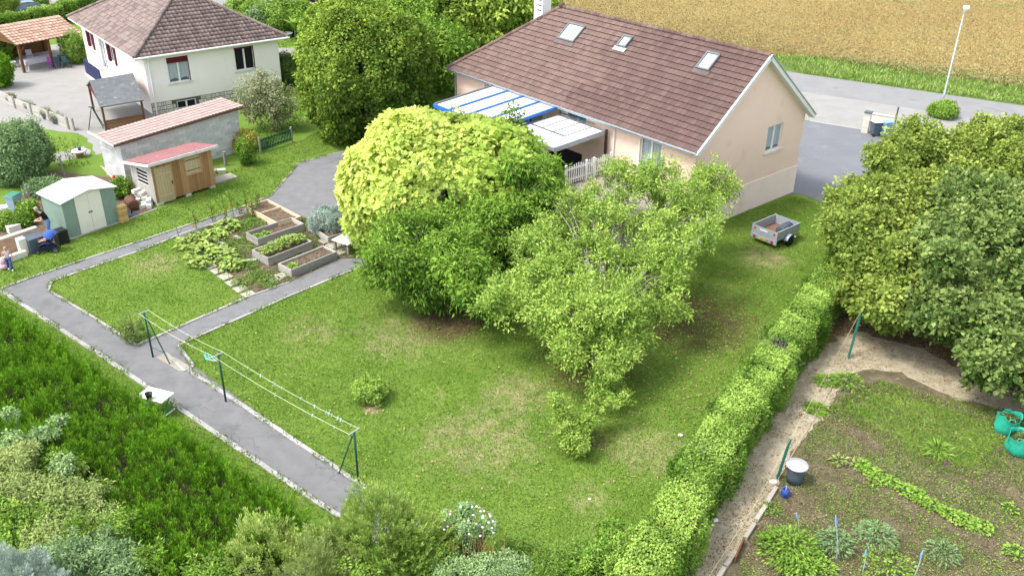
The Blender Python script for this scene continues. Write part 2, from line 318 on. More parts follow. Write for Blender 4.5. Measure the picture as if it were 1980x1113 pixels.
def window(root, O, X, N, hole, frame='white', panes=2, curtain=True, open_dark=False, sill=True, blind=0.0, blindm='maroon', surround=None, depth=0.12, lowpanel=0.0):
    O, X, N = Vector(O), Vector(X), Vector(N); Z = Vector((0, 0, 1)); a, b, c, d = hole; fw = 0.07
    def bx(mb, x0, x1, z0, z1, d0, d1, t=0.0):
        vs = [O + X * x + Z * z + N * dd for dd in (d0, d1) for x, z in ((x0, z0), (x1, z0), (x1, z1), (x0, z1))]
        mb.add(vs, [(3, 2, 1, 0), (4, 5, 6, 7), (0, 1, 5, 4), (1, 2, 6, 5), (2, 3, 7, 6), (3, 0, 4, 7)], t)
    f = MB(); D0, D1 = -depth - 0.03, -depth + 0.05
    bx(f, a, a + fw, c, d, D0, D1); bx(f, b - fw, b, c, d, D0, D1); bx(f, a + fw, b - fw, c, c + fw, D0, D1); bx(f, a + fw, b - fw, d - fw, d, D0, D1)
    for k in range(1, panes):
        x = a + (b - a) * k / panes; bx(f, x - fw * 0.8, x + fw * 0.8, c + fw, d - fw, D0, D1 + 0.003)
    if lowpanel: bx(f, a + fw, b - fw, c + fw, c + fw + lowpanel, D0, D1 - 0.01)
    fo = f.build('window', M[frame], root)
    p = MB(); bx(p, a + fw, b - fw, c + fw, d - fw, D0 - 0.02, D0 + 0.015); po = p.build('pane', M['dark'] if open_dark else M['glass'], fo)
    if curtain:
        p = MB(); n = 14
        for sgn in (0, 1):
            x0, x1 = (a + fw + .03, (a + b) / 2 - fw) if sgn == 0 else ((a + b) / 2 + fw, b - fw - .03)
            if panes == 1: x0, x1 = (a + fw + .02, b - fw - .02) if sgn == 0 else (0, 0)
            if x1 <= x0: continue
            for k in range(n):
                u0, u1 = x0 + (x1 - x0) * k / n, x0 + (x1 - x0) * (k + 1) / n
                z0 = c + fw + (d - c) * 0.07 + (d - c) * 0.06 * math.sin(k / n * PI)
                dd0, dd1 = D0 + 0.022 + 0.008 * (k % 2), D0 + 0.022 + 0.008 * ((k + 1) % 2)
                p.add([O + X * u0 + Z * z0 + N * dd0, O + X * u1 + Z * z0 + N * dd1, O + X * u1 + Z * (d - fw) + N * dd1, O + X * u0 + Z * (d - fw) + N * dd0], [(0, 1, 2, 3)])
        p.build('curtain', M['curtain'], fo)
    if sill:
        p = MB(); bx(p, a - 0.12, b + 0.12, c - 0.09, c - 0.003, -depth, 0.07); p.build('sill', M['whiteold'], fo)
    if blind:
        p = MB(); bx(p, a + 0.01, b - 0.01, d - blind, d - 0.004, D1 + 0.004, D1 + 0.05)
        if blindm == 'maroon': bx(p, b - 0.05, b - 0.004, c, d - blind - 0.003, D1 + 0.004, 0.01)
        p.build('shutter', M[blindm], fo)
    if surround:
        p = MB(); s_ = 0.10
        for q in ((a - s_, a - .002, c, d + s_), (b + .002, b + s_, c, d + s_), (a, b, d + .002, d + s_)): bx(p, q[0], q[1], q[2], q[3], -0.02, 0.025)
        p.build('surround', M[surround], fo)
    return fo
# roof plane of real tiles. O = eave start, X along the eave, S up the slope (unit), N normal
def tileroof(O, X, S, L, W, xl, xr, pitch=0.3, course=0.34, amp=0.025, step=0.05, per=4, profile='wave', tintf=None):
    O, X, S = np.array(O, float), np.array(X, float), np.array(S, float); N = np.cross(X, S)
    if N[2] < 0: N = -N
    nc = int(round(W / course)); course = W / nc
    nx = int(round(L / pitch)); pt = L / nx; V = []; F = []; T = []
    phases = np.linspace(0, 1, per + 1)[:-1]
    us = np.concatenate([(k + phases) * pt for k in range(nx)] + [[L]])
    ph = us / pt % 1.0
    if profile == 'wave': hz = amp * (0.5 + 0.5 * np.cos(2 * PI * ph))
    elif profile == 'double': hz = amp * np.abs(np.sin(2 * PI * ph)) ** 0.7
    else: hz = np.where((ph < 0.12), amp, 0.0)
    for j in range(nc):
        t0, t1 = j * course, (j + 1) * course
        a0, b0, a1, b1 = xl(t0), xr(t0), xl(t1), xr(t1)
        x0 = np.clip(us, a0, b0); x1 = np.clip(us, a1, b1); n = len(us); base = len(V)
        jit = rng.normal(0, 0.0015)
        front = O + np.outer(x0, X) + S * t0 + np.outer(hz + step + jit, N)
        low = O + np.outer(x0, X) + S * (t0 + 0.035) + np.outer(hz * 0 - 0.01, N)
        back = O + np.outer(x1, X) + S * (t1 + 0.01) + np.outer(hz * 0.9 + 0.002, N)
        V += list(low) + list(front) + list(back)
        tt = rng.random(nx + 2)
        for k in range(n - 1):
            if max(x0[k + 1] - x0[k], x1[k + 1] - x1[k]) < 1e-4: continue
            xm = (us[k] + us[k + 1]) / 2; ti = int(xm / pt); tv = tt[ti]
            if tintf: tv = tintf(xm, t0, tv)
            F.append((base + k, base + k + 1, base + n + k + 1, base + n + k)); T.append(0.0)  # undercut lip faces fixed at the darkest tint, shadow gap put into colour
            F.append((base + n + k, base + n + k + 1, base + 2 * n + k + 1, base + 2 * n + k)); T.append(tv)
    return np.array(V), F, np.array(T)
def ridge(mb, a, b, r=0.12, seg=0.4):
    a, b = Vector(a), Vector(b); L = (b - a).length; n = max(1, int(L / seg)); d = (b - a) / n
    for k in range(n):
        mb.tube([a + d * k, a + d * (k + 1.03)], [r * 1.12, r * 0.95], 8, t=random.random())

# ------------------------------------------------------------------ leaves
def unit(v): return v / np.maximum(np.linalg.norm(v, axis=-1, keepdims=True), 1e-9)
def leaves(P, Dr, Nr, size, asp=0.5, fold=0.18, seg=1):
    """one folded leaf quad per point: P base, Dr direction, Nr normal"""
    D = unit(Dr); S = unit(np.cross(D, Nr)); N = np.cross(S, D); s = size[:, None]
    b = P; t = P + D * s; m_ = P + D * s * 0.45 + N * s * fold
    l_ = m_ + S * s * asp * 0.5; r_ = m_ - S * s * asp * 0.5; b2 = b
    V = np.stack([b2, r_, t, l_], 1).reshape(-1, 3)
    F = np.arange(len(V)).reshape(-1, 4)
    return V, F
def crown(lobes, nclump, nleaf, cr_, size, asp=0.5, droop=0.2, out=0.8, flat=0.6, inner=0.55, tmean=0.4, tsd=0.2, up=0.5, hole=0.0, r=None, shoot=0.0, lobew=None, tdir=None, tail=.14):
    r = r or rng
    lobes = np.array(lobes, float); A = (lobes[:, 3] * lobes[:, 4] + lobes[:, 3] * lobes[:, 5] + lobes[:, 4] * lobes[:, 5])
    if lobew is not None: A = A * np.array(lobew)
    li = r.choice(len(lobes), nclump * 2, p=A / A.sum()); d = unit(r.normal(size=(nclump * 2, 3)))
    rad = inner + (1 - inner) * r.random(nclump * 2) ** 0.6
    ph = r.random(6) * 6.28            # uneven outline
    rad *= np.where(r.random(len(rad)) < tail, 1 + .28 * r.random(len(rad)), 1); rad *= 1 + 0.10 * np.sin(3 * d[:, 0] * 2 + ph[0] + li) + 0.10 * np.sin(5 * d[:, 1] + ph[1]) + 0.07 * np.sin(7 * d[:, 2] + 4 * d[:, 0] + ph[2])
    L = lobes[li]; P = L[:, :3] + d * L[:, 3:6] * rad[:, None]
    keep = P[:, 2] > 0.15
    for q in lobes:
        e = np.linalg.norm((P - q[:3]) / q[3:6], axis=1); keep &= ~(e < inner * 0.92)
    if hole: keep &= (np.sin(P[:, 0] * 2.1 + ph[3]) * np.sin(P[:, 1] * 2.3 + ph[4]) * np.sin(P[:, 2] * 2.6 + ph[5]) < 1 - hole)
    P = P[keep][:nclump]; O = unit((P - L[keep][:nclump, :3]) / L[keep][:nclump, 3:6] ** 2); n = len(P)
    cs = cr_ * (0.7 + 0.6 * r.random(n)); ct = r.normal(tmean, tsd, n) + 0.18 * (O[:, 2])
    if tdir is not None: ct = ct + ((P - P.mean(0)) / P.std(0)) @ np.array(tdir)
    off = r.normal(size=(n, nleaf, 3)); off = unit(off) * (r.random((n, nleaf, 1)) ** 0.5)
    off *= cs[:, None, None]; oo = (off * O[:, None, :]).sum(-1, keepdims=True); off -= O[:, None, :] * oo * (1 - flat)
    off[..., 2] -= droop * (off[..., 0] ** 2 + off[..., 1] ** 2) / np.maximum(cs[:, None], .1)
    if shoot:
        sd_ = unit(O * .7 + r.normal(size=O.shape) * .65 + [0, 0, .25]); off = off * (1 - .45 * shoot) + sd_[:, None, :] * ((r.random((n, nleaf, 1)) - .3) * 2.0 * shoot * cs[:, None, None])
    Pl = (P[:, None, :] + off).reshape(-1, 3); On = np.repeat(O, nleaf, 0)
    Nn = unit(On * out + np.array([0, 0, up]) + r.normal(size=Pl.shape) * 0.45)
    Dr = unit(off.reshape(-1, 3) / np.repeat(cs, nleaf)[:, None] + On * 0.3 + r.normal(size=Pl.shape) * 0.5 - np.array([0, 0, droop]))
    sz = size * (0.5 + 1.0 * r.random(len(Pl)) ** 1.3)
    V, F = leaves(Pl, Dr, Nn, sz, asp)
    V[:, 2] = np.maximum(V[:, 2], 0.02)
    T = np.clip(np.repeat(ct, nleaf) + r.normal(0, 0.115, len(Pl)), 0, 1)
    return V, F, T, P, O
def limbs(mb, base, P, r0=0.2, n=14, hfrac=0.35, lean=(0, 0), r=None, minr=0.015, rr=0.3):
    r = r or rng; base = np.array(base, float); c = P.mean(0); top = np.array([base[0] * .5 + c[0] * .5 + lean[0], base[1] * .5 + c[1] * .5 + lean[1], c[2] * hfrac + 0.2])
    mid = (base + top) / 2 + r.normal(0, 0.06, 3); mid[2] = (base[2] + top[2]) / 2
    mb.tube([base, mid, top], [r0 * 1.25, r0, r0 * 0.85], 10)
    idx = r.choice(len(P), min(n, len(P)), replace=False)
    for i in idx:
        e = P[i]; a = top + (mid - top) * r.random() * 0.3; m1 = a + (e - a) * 0.35 + np.array([0, 0, 0.25]) + r.normal(0, 0.12, 3); m2 = a + (e - a) * 0.7 + np.array([0, 0, 0.18]) + r.normal(0, 0.15, 3)
        k = r0 * (0.35 + 0.25 * r.random())
        mb.tube([a, m1, m2, e], [k, k * 0.65, k * 0.38, minr * 0.6], 6)
        for q in range(3):          # side twigs
            s = a + (e - a) * (0.45 + 0.5 * r.random()); s2 = s + r.normal(0, rr, 3); mb.tube([s, (s + s2) / 2 + r.normal(0, .05, 3), s2], [k * 0.3, k * 0.2, minr * 0.5], 4)
def tree(name, label, base, lobes, leafm, nclump, nleaf, cr_, size, barkm='bark', trunk=0.2, nl=14, cat='tree', hfrac=0.35, group=None, **kw):
    root = thing(name, label, cat, (base[0], base[1], 0), 0, group)
    b = np.array([base[0], base[1], 0.0]); lb = [(q[0] - b[0], q[1] - b[1], *q[2:]) for q in lobes]
    V, F, T, P, O = crown(lb, nclump, nleaf, cr_, size, **kw)
    npmesh('crown' if cat == 'tree' else 'foliage', V, F, leafm, root, T)
    mb = MB(); limbs(mb, (0, 0, -0.05), P, trunk, nl, hfrac); mb.build('trunk' if cat == 'tree' else 'stem', M[barkm], root, True)
    return root
def masses(poly, n, r0, r1, ztop, zbot, seed, dy=.7, flat=.8, thin=None, gap=26):
    """n small leafy masses filling the measured silhouette: high ones farther back and higher up"""
    q = np.random.default_rng(seed); poly = np.array(poly, float); lo, hi = poly.min(0), poly.max(0); out = []; pts = []
    k = 0
    while len(out) < n and k < 4000:
        k += 1; p = lo + q.random(2) * (hi - lo)
        if not inpoly(p[None], poly)[0]: continue
        if thin and p[1] < thin[0] and q.random() < thin[1]: continue
        if pts and min(np.hypot(*(p - a)) for a in pts) < gap: continue
        pts.append(p); f = (p[1] - lo[1]) / (hi[1] - lo[1]); z = ztop + (zbot - ztop) * f + q.normal(0, .2); c = g(p[0], p[1], z); rr = q.uniform(r0, r1); yy = q.normal(0, dy)
        # slide along the line of sight so that depth varies
        d_ = unit(c - np.array([0, 0, CAMH])); c = c + d_ * yy; out.append((c[0], c[1], max(c[2], rr * .5), rr, rr, rr * flat))
    return out
def inpoly(P, poly):
    x, y = P[:, 0], P[:, 1]; c = np.zeros(len(P), bool); n = len(poly); j = n - 1
    for i in range(n):
        xi, yi, xj, yj = *poly[i], *poly[j]; k = ((yi > y) != (yj > y)) & (x < (xj - xi) * (y - yi) / (yj - yi + 1e-12) + xi); c ^= k; j = i
    return c
def lobe(u, v, z, rx, ry, rz): p = g(u, v, z); return (p[0], p[1], z, rx, ry, rz)

# ================================================================== THE SETTING
def px(pts, z=0.0): return [G2(u, v, z) for u, v in pts]
def sheet(name, poly, z, m, jag=0.0, step=0.5, kind='structure'):
    if jag:
        o = []; 
        for i in range(len(poly)):
            a, b = np.array(poly[i]), np.array(poly[(i + 1) % len(poly)]); n = max(1, int(np.linalg.norm(b - a) / step))
            for k in range(n): q = a + (b - a) * k / n; o.append(tuple(q + rng.normal(0, jag, 2)))
        poly = o
    ob = npmesh(name, np.array([(p[0], p[1], z) for p in poly]), [tuple(range(len(poly)))], m)
    if ob.data.polygons[0].normal.z < 0: ob.data.flip_normals()
    return struct(ob, kind)
# grass material with dry patches and leaf litter where the place has them
def grassmat(name, a, b, y, litter=(), dry=()):
    m = mat(name, a, b, scale=0.45, rough=0.95, bump=0.9, bscale=16, tint=y, spotc=y, spotscale=0.9, spotth=0.60, pos=True, spec=0.1, detail=8, contrast=1.3)
    n, l = m.node_tree.nodes, m.node_tree.links; B = n['Principled BSDF']; src = B.inputs['Base Color'].links[0].from_socket
    geo = n.new('ShaderNodeNewGeometry'); nz = n.new('ShaderNodeTexNoise'); nz.inputs['Scale'].default_value = 1.7; nz.inputs['Detail'].default_value = 9; nz.inputs['Roughness'].default_value = .75; l.new(geo.outputs[0], nz.inputs['Vector'])
    for lst, c in ((dry, (0.36, 0.31, 0.17)), (litter, (0.12, 0.085, 0.045))):
        for (x, y_, r, k) in lst:
            sb = n.new('ShaderNodeVectorMath'); sb.operation = 'DISTANCE'; sb.inputs[1].default_value = (x, y_, 0.0); l.new(geo.outputs[0], sb.inputs[0])
            mr = n.new('ShaderNodeMapRange'); mr.interpolation_type = 'SMOOTHSTEP'; mr.inputs[1].default_value = r; mr.inputs[2].default_value = r * 0.2; l.new(sb.outputs['Value'], mr.inputs[0])
            ad = n.new('ShaderNodeMath'); ad.operation = 'MULTIPLY_ADD'; l.new(mr.outputs[0], ad.inputs[0]); ad.inputs[1].default_value = k; l.new(nz.outputs['Fac'], ad.inputs[2])
            m2 = n.new('ShaderNodeMapRange'); m2.inputs[1].default_value = 0.58; m2.inputs[2].default_value = 0.92; l.new(ad.outputs[0], m2.inputs[0])
            mu = n.new('ShaderNodeMath'); mu.operation = 'MULTIPLY'; l.new(m2.outputs[0], mu.inputs[0]); l.new(mr.outputs[0], mu.inputs[1])
            mx = n.new('ShaderNodeMix'); mx.data_type = 'RGBA'; l.new(mu.outputs[0], mx.inputs[0]); l.new(src, mx.inputs[6]); mx.inputs[7].default_value = (*c, 1); src = mx.outputs[2]
    l.new(src, B.inputs['Base Color'])
    return m
def P_(u, v, r, k): a = G2(u, v); return (a[0], a[1], r, k)
LIT = [P_(1350, 620, 5.0, .30), P_(1150, 720, 3.2, .30), P_(870, 620, 3.2, .40), P_(1130, 850, 2.0, .25), P_(590, 330, 2.0, .2)]
DRY = [P_(930, 850, 4.0, .20), P_(780, 650, 3.6, .20), P_(1250, 870, 2.4, .22), P_(1480, 500, 2.4, .26), P_(1140, 960, 1.6, .15), P_(1000, 760, 2.5, .22), P_(600, 640, 2.5, .15), P_(300, 510, 2.4, .2), P_(720, 790, .6, .5)]
M['lawn'] = grassmat('lawn_soil_grass', (0.105, 0.185, 0.025), (0.15, 0.235, 0.04), (0.20, 0.225, 0.075), LIT, DRY)
M['lawnblade'] = grassmat('grass_blades', (0.10, 0.225, 0.016), (0.165, 0.30, 0.03), (0.31, 0.37, 0.10), LIT, DRY)
M['rough'] = mat('rough_grass', (0.075, 0.13, 0.03), (0.13, 0.17, 0.05), scale=0.6, rough=0.95, bump=0.9, bscale=10, spotc=(0.17, 0.17, 0.08), spotscale=0.7, spotth=0.57, pos=True)
M['veg'] = mat('weedy_soil', (0.165, 0.13, 0.085), (0.085, 0.075, 0.04), scale=1.6, rough=1.0, bump=1.0, bscale=14, spotc=(0.22, 0.18, 0.125), spotscale=3.5, spotth=0.56, pos=True, detail=9, contrast=1.4)
M['gravel'] = mat('leafy_gravel', (0.50, 0.44, 0.32), (0.36, 0.305, 0.215), scale=2.2, rough=1.0, bump=1.0, bscale=26, spotc=(0.17, 0.12, 0.08), spotscale=5.0, spotth=0.57, pos=True, detail=10, contrast=1.6)
M['litter'] = mat('leaf_litter', (0.10, 0.055, 0.035), (0.16, 0.11, 0.065), scale=2.5, rough=1.0, bump=1.0, bscale=22, spotc=(0.24, 0.18, 0.12), spotscale=9, spotth=0.62, pos=True, detail=9)
M['crop'] = mat('ripe_crop', (0.245, 0.160, 0.051), (0.299, 0.218, 0.075), scale=0.09, rough=0.95, tint=(0.381, 0.306, 0.116), spotc=(0.197, 0.184, 0.061), spotscale=0.12, spotth=0.56, bump=1.0, bscale=3, pos=True)
gr = npmesh('ground', np.array([(-700, -150, 0), (700, -150, 0), (700, 1100, 0), (-700, 1100, 0)]), [(0, 1, 2, 3)], M['lawn']); struct(gr)

# paths round the lawns
OUT = [(4, 558), (80.9, 530), (480, 397), (522, 379), (553, 345), (577, 316), (645, 297), (720, 285)]
path_a = [(4, 560), (80.9, 531), (480, 398.5), (522, 380), (553, 345), (577, 316), (645, 297), (760, 280), (1000, 330), (1060, 400), (850, 450), (702, 515), (560, 572), (345, 668), (372, 706),
          (700, 938), (800, 1012), (740, 1050), (590, 955), (200, 689), (0, 561)]
sheet('path', px(path_a), 0.010, M['asphalt'])
lawn_a = [(100, 545), (144, 529), (283, 481), (337, 460), (345, 462), (400, 512), (480, 574), (265, 667), (184, 617), (94, 561)]
sheet('lawn', px(lawn_a), 0.016, M['lawn'])
bed_a = [(345, 461), (420, 432), (480, 413), (520, 400), (600, 425), (700, 472), (705, 500), (655, 500), (560, 546), (480, 574), (395, 508)]
sheet('vegetable_bed', px(bed_a), 0.020, M['soil'])
def kerb(pts, wd=0.09, hh=0.05, seg=1.0, name='kerb', m='kerb'):
    mb = MB()
    for i in range(len(pts) - 1):
        a, b = np.array([*pts[i], 0.0]), np.array([*pts[i + 1], 0.0]); L = np.linalg.norm(b - a); n = max(1, int(round(L / seg))); d = (b - a) / n; nn = np.array([-d[1], d[0], 0]) / np.linalg.norm(d)
        for k in range(n):
            o = nn * random.uniform(-.012, .012); dz = random.uniform(-.004, .008)
            mb.beam(a + d * (k + 0.006) + o, a + d * (k + 0.994) + o, wd, (hh + dz) * 2, random.random() * .8)
    return struct(mb.build(name, M[m], None, bevel=0.008))
kerb(px([(4, 558), (80.9, 530), (480, 397), (522, 379)]), 0.10)
kerb(px([(522, 379), (553, 345), (577, 316), (645, 297), (720, 285)]), 0.07, 0.03)
kerb(px([(94, 561), (100, 545), (144, 529), (283, 481), (337, 459)]), 0.11)
kerb(px([(94, 561), (184, 616), (265, 668), (480, 574)]), 0.11)
kerb(px([(0, 561), (200, 690), (577, 946), (760, 1066)]), 0.17, 0.04, 0.25)
kerb(px([(700, 515), (560, 573), (345, 668), (374, 706), (366, 716)]), 0.11)
kerb(px([(322, 684), (356, 718), (372, 709)]), 0.10)
kerb(px([(366, 716), (694, 934), (830, 1030)]), 0.15)
kerb(px([(560, 546), (480, 574)]), 0.08)
kerb(px([(480, 413), (372, 446), (337, 459)]), 0.09)
kerb(px([(345, 461), (395, 508)]), .05, .03)
kerb(px([(120, 468), (135, 463), (250, 423.5), (305, 404)]), 0.08, 0.05)
sheet('concrete_pad', px([(300, 690), (322, 682), (368, 709), (358, 719), (345, 717)]), 0.022, M['slab'])
sheet('shed_yard', px([(0, 500), (120, 466), (300, 404), (300, 380), (230, 345), (100, 330), (0, 400)]), 0.004, M['soil'], 0.05)
# neighbour's pale forecourt and far yards
sheet('forecourt', px([(-200, 215), (0, 238), (150, 258), (172, 268), (185, 300), (340, 260), (330, 200), (190, 80), (40, 92), (20, 140), (-200, 170)]), 0.006, M['dirt_pale'], 0.1)
sheet('stone_path', px([(95, 300), (160, 283), (178, 290), (172, 300), (110, 314)]), 0.006, M['dirt_pale'], 0.05)
sheet('car_park', px([(-400, -10), (0, 48), (60, 50), (200, 22), (260, -20), (-100, -60)]), 0.006, M['dirt_pale'], 0.05)
sheet('street', px([(300, -30), (380, 6), (610, 30), (760, 60), (1100, 60), (1100, -10), (600, -30)]), 0.006, M['road'])
sheet('side_path', px([(500, 92), (640, 96), (640, 112), (500, 112)]), 0.006, M['dirt_pale'])
# right: road, concrete forecourt, dark drive
A0, A1 = np.array(G2(1545, 142)), np.array(G2(1980, 205)); dr = (A1 - A0) / np.linalg.norm(A1 - A0); nr = np.array([dr[1], -dr[0]])
if nr[1] > 0: nr = -nr
E0, E1 = A0 - dr * 26, A0 + dr * 90
sheet('road', [tuple(E0), tuple(E1), tuple(E1 + nr * 5.2), tuple(E0 + nr * 5.2)], 0.010, M['road'])
sheet('concrete_forecourt', [tuple(A0 - dr * 14 + nr * 5.1), tuple(A0 + dr * 30 + nr * 5.1), *px([(1700, 262), (1565, 233), (1400, 220)])], 0.006, M['dirt_pale'])
sheet('driveway', px([(1500, 240), (1566, 234), (1640, 247), (1760, 262), (1740, 360), (1640, 420), (1585, 389), (1545, 374), (1500, 380)]), 0.012, M['drive'])
kerb(px([(1566, 234), (1640, 246), (1700, 256)]), 0.12, 0.02)
sheet('verge', [tuple(E0 - nr * .1), tuple(E1 - nr * .1), tuple(E1 - nr * 6.5), tuple(E0 - nr * 6.5)], 0.006, M['rough'], 0.15)
F0, F1 = np.array(G2(1505, 105)), np.array(G2(1980, 175)); df = (F1 - F0) / np.linalg.norm(F1 - F0)
q0, q1 = F0 - df * 45, F0 + df * 110; nf = np.array([-df[1], df[0]]); nf = nf if nf[1] > 0 else -nf
sheet('field', [tuple(q0), tuple(q1), tuple(q1 + nf * 160), tuple(q0 + nf * 160)], 0.014, M['crop'], 0.2)
# right-hand kitchen garden
sheet('kitchen_garden', px([(1290, 1180), (1500, 830), (1640, 560), (1760, 545), (2300, 640), (2400, 1180)]), 0.004, M['veg'], 0.05)
sheet('gravel_path', px([(1300, 1180), (1330, 1060), (1500, 790), (1560, 690), (1640, 590), (1720, 600), (1800, 640), (2000, 720), (2050, 800), (1950, 795), (1850, 772), (1740, 720), (1650, 715), (1600, 790), (1530, 880), (1490, 960), (1390, 1130), (1370, 1180)]), 0.010, M['gravel'], 0.06, 0.3)
sheet('leaf_litter', px([(1570, 690), (1620, 560), (1700, 530), (1900, 580), (2100, 660), (2100, 760), (1940, 735), (1850, 705), (1740, 660), (1660, 640), (1610, 660)]), 0.016, M['litter'], 0.12, 0.3)

# ------------------------------------------------------------------ the pink house
HO, HY = (8.76, 41.45), 130.8; H = Frame(HO, HY)
hs = thing('house', 'long pink rendered house with brown tiled roof and three roof windows', 'house', HO, HY)
LX, DY, EZ, TZ = 19.0, 9.07, 4.62, 1.7
Xv, Yv, Zv = Vector((1, 0, 0)), Vector((0, 1, 0)), Vector((0, 0, 1))
front_holes = [(2.15, 3.58, 2.05, 4.2), (7.5, 8.95, 3.0, 4.28), (15.35, 16.2, 3.6, 4.4), (7.7, 10.4, 0.02, 2.05), (11.0, 13.4, 2.0, 4.1)]
gable_holes = [(5.77, 7.13, 3.0, 4.42)]
mb = MB(); wall(mb, (0, 0, 0), Xv, Yv, LX, EZ, front_holes, 0.2)
wall(mb, (0, 0, 1.6), -Yv, -Xv, DY, EZ - 1.6, [(a, b, c - 1.6, d - 1.6) for a, b, c, d in gable_holes], 0.2)
wall(mb, (LX, 0, 0), -Yv, Xv, DY, EZ); wall(mb, (0, -DY, 0), Xv, -Yv, LX, EZ)
mb.add([(0, 0, EZ), (0, -DY, EZ), (0, -DY / 2, EZ + .795 * DY / 2)], [(0, 1, 2)])
mb.build('wall', M['pink'], hs)
mb = MB(); mb.box(-0.035, 0.0, -DY - 0.03, 0.03, -0.05, 1.60); mb.build('plinth', M['plinth'], hs)
mb = MB(); mb.box(7.7, 10.4, -3, -0.25, 0, 2.05); mb.build('garage_door', M['dark'], hs)
# terrace in front of the french window
mb = MB(); mb.box(0.6, 5.5, 0.004, 3.4, -0.05, TZ); mb.build('terrace', M['slab'], hs)
for hole, kw in ((front_holes[0], dict(sill=False, surround='white', lowpanel=0.45)), (front_holes[1], dict(surround='white', blind=0.28, blindm='teal')), (front_holes[2], dict(surround='white', panes=1, curtain=False)), (front_holes[4], dict(frame='blue', curtain=False, sill=False))):
    window(hs, (0, 0, 0), Xv, Yv, hole, depth=0.13, **kw)
window(hs, (0, 0, 0), -Yv, -Xv, gable_holes[0], depth=0.13, surround=None)
mb = MB(); mb.beam((5.35, .06, TZ), (5.35, .06, 4.45), .07, .07); mb.build('downpipe', M['white'], hs)
mb = MB(); mb.tube([(19.0, 0.1, 0), (19.0, .1, 4.2), (19.0, .32, 4.5)], 0.05, 8); mb.build('downpipe', M['zinc'], hs)
SL = Vector((0, -4.87, .795 * 4.87)).normalized(); WL = math.hypot(4.87, .795 * 4.87); EY, EZR = 0.36, 4.44
tf = lambda x, t, v: min(1, max(0, v * 0.55 + (0.30 if x > 9.0 + 0.8 * math.sin(t * 2) else -0.12) - (0.12 if x < 4 else 0)))
V, F, T = tileroof((-0.33, EY, EZR), (1, 0, 0), SL, 19.75, WL, lambda t: 0, lambda t: 19.75 - t / WL * 4.9, pitch=0.30, course=0.345, amp=0.028, step=0.055, profile='flat', per=4, tintf=tf)
npmesh('roof', V, F, M['tile'], hs, T)
V, F, T = tileroof((-0.33, -DY - EY, EZR), (1, 0, 0), (0, -SL.y, SL.z), 19.75, WL, lambda t: 0, lambda t: 19.75 - t / WL * 4.9, profile='flat')
npmesh('roof', V, F, M['tile'], hs, T)
S3 = Vector((-4.9, 0, .795 * 4.87)).normalized(); W3 = math.hypot(4.9, .795 * 4.87)
V, F, T = tileroof((19.42, -DY - EY, EZR), (0, 1, 0), S3, DY + 2 * EY, W3, lambda t: t / W3 * 4.9, lambda t: DY + 2 * EY - t / W3 * 4.9, profile='flat')
npmesh('roof', V, F, M['tile'], hs, T)
RZ = EZR + .795 * (DY / 2 + EY); RX = 19.42 - 4.9
mb = MB(); ridge(mb, (-0.33, -DY / 2, RZ + .03), (RX, -DY / 2, RZ + .03), .11); ridge(mb, (19.42, EY, EZR + .06), (RX, -DY / 2, RZ + .03), .11); ridge(mb, (19.42, -DY - EY, EZR + .06), (RX, -DY / 2, RZ + .03), .11)
mb.sphere((RX, -DY / 2, RZ + .1), .2, n=6); mb.build('ridge_tiles', M['tile'], hs)
mb = MB()                                   # bargeboards and soffit on the gable
for y0, y1 in ((EY, -DY / 2), (-DY - EY, -DY / 2)):
    mb.beam((-.37, y0, EZR - .06), (-.37, y1, RZ - .06), .05, .22)
    mb.beam((-.17, y0, EZR - .15), (-.17, y1, RZ - .15), .34, .03)
mb.build('bargeboard', M['white'], hs)
mb = MB()
for y0, y1 in ((EY, -DY / 2), (-DY - EY, -DY / 2)): mb.beam((-.385, y0, EZR + .075), (-.385, y1, RZ + .075), .13, .035)
mb.build('verge_flashing', M['zinc'], hs)
mb = MB(); mb.box(-.3, 19.3, 0.003, EY - .02, EZR - .13, EZR - .10); mb.box(-.34, 19.4, EY - .02, EY + .004, EZR - .16, EZR + .01)
mb.build('soffit', M['whiteold'], hs)
mb = MB(); n = 8; prof = [(EY + .075 + .075 * math.cos(a), EZR + .0 - .085 * math.sin(a)) for a in np.linspace(0, PI, 7)]
vs = [(x, y, z) for x in (-.38, 19.5) for y, z in prof]; mb.add(vs, [(i, i + 1, i + 8, i + 7) for i in range(6)])
mb.tube([(-.38, EY + .15, EZR), (19.5, EY + .15, EZR)], .012, 6); mb.build('gutter', M['zinc'], hs)
mb = MB()
for k in range(3): mb.box(16.6, 17.4, -5.6, -4.9, 5.0, 8.9) if k == 0 else None
mb.box(16.54, 17.46, -5.66, -4.84, 8.9, 8.98); mb.build('chimney', M['white'], hs)
ch = [x for x in C.objects if x.name == 'chimney'][0]
for k in range(3): mb = MB(); mb.box(16.7, 17.05, -4.898, -4.89, 7.7 + .3 * k, 7.76 + .3 * k); mb.build('vent', M['dark'], ch)
Nn = Vector((0, -SL.z * -1, -SL.y)).normalized()
def onroof(x, y): return Vector((x, y, EZR + .795 * (EY - y)))
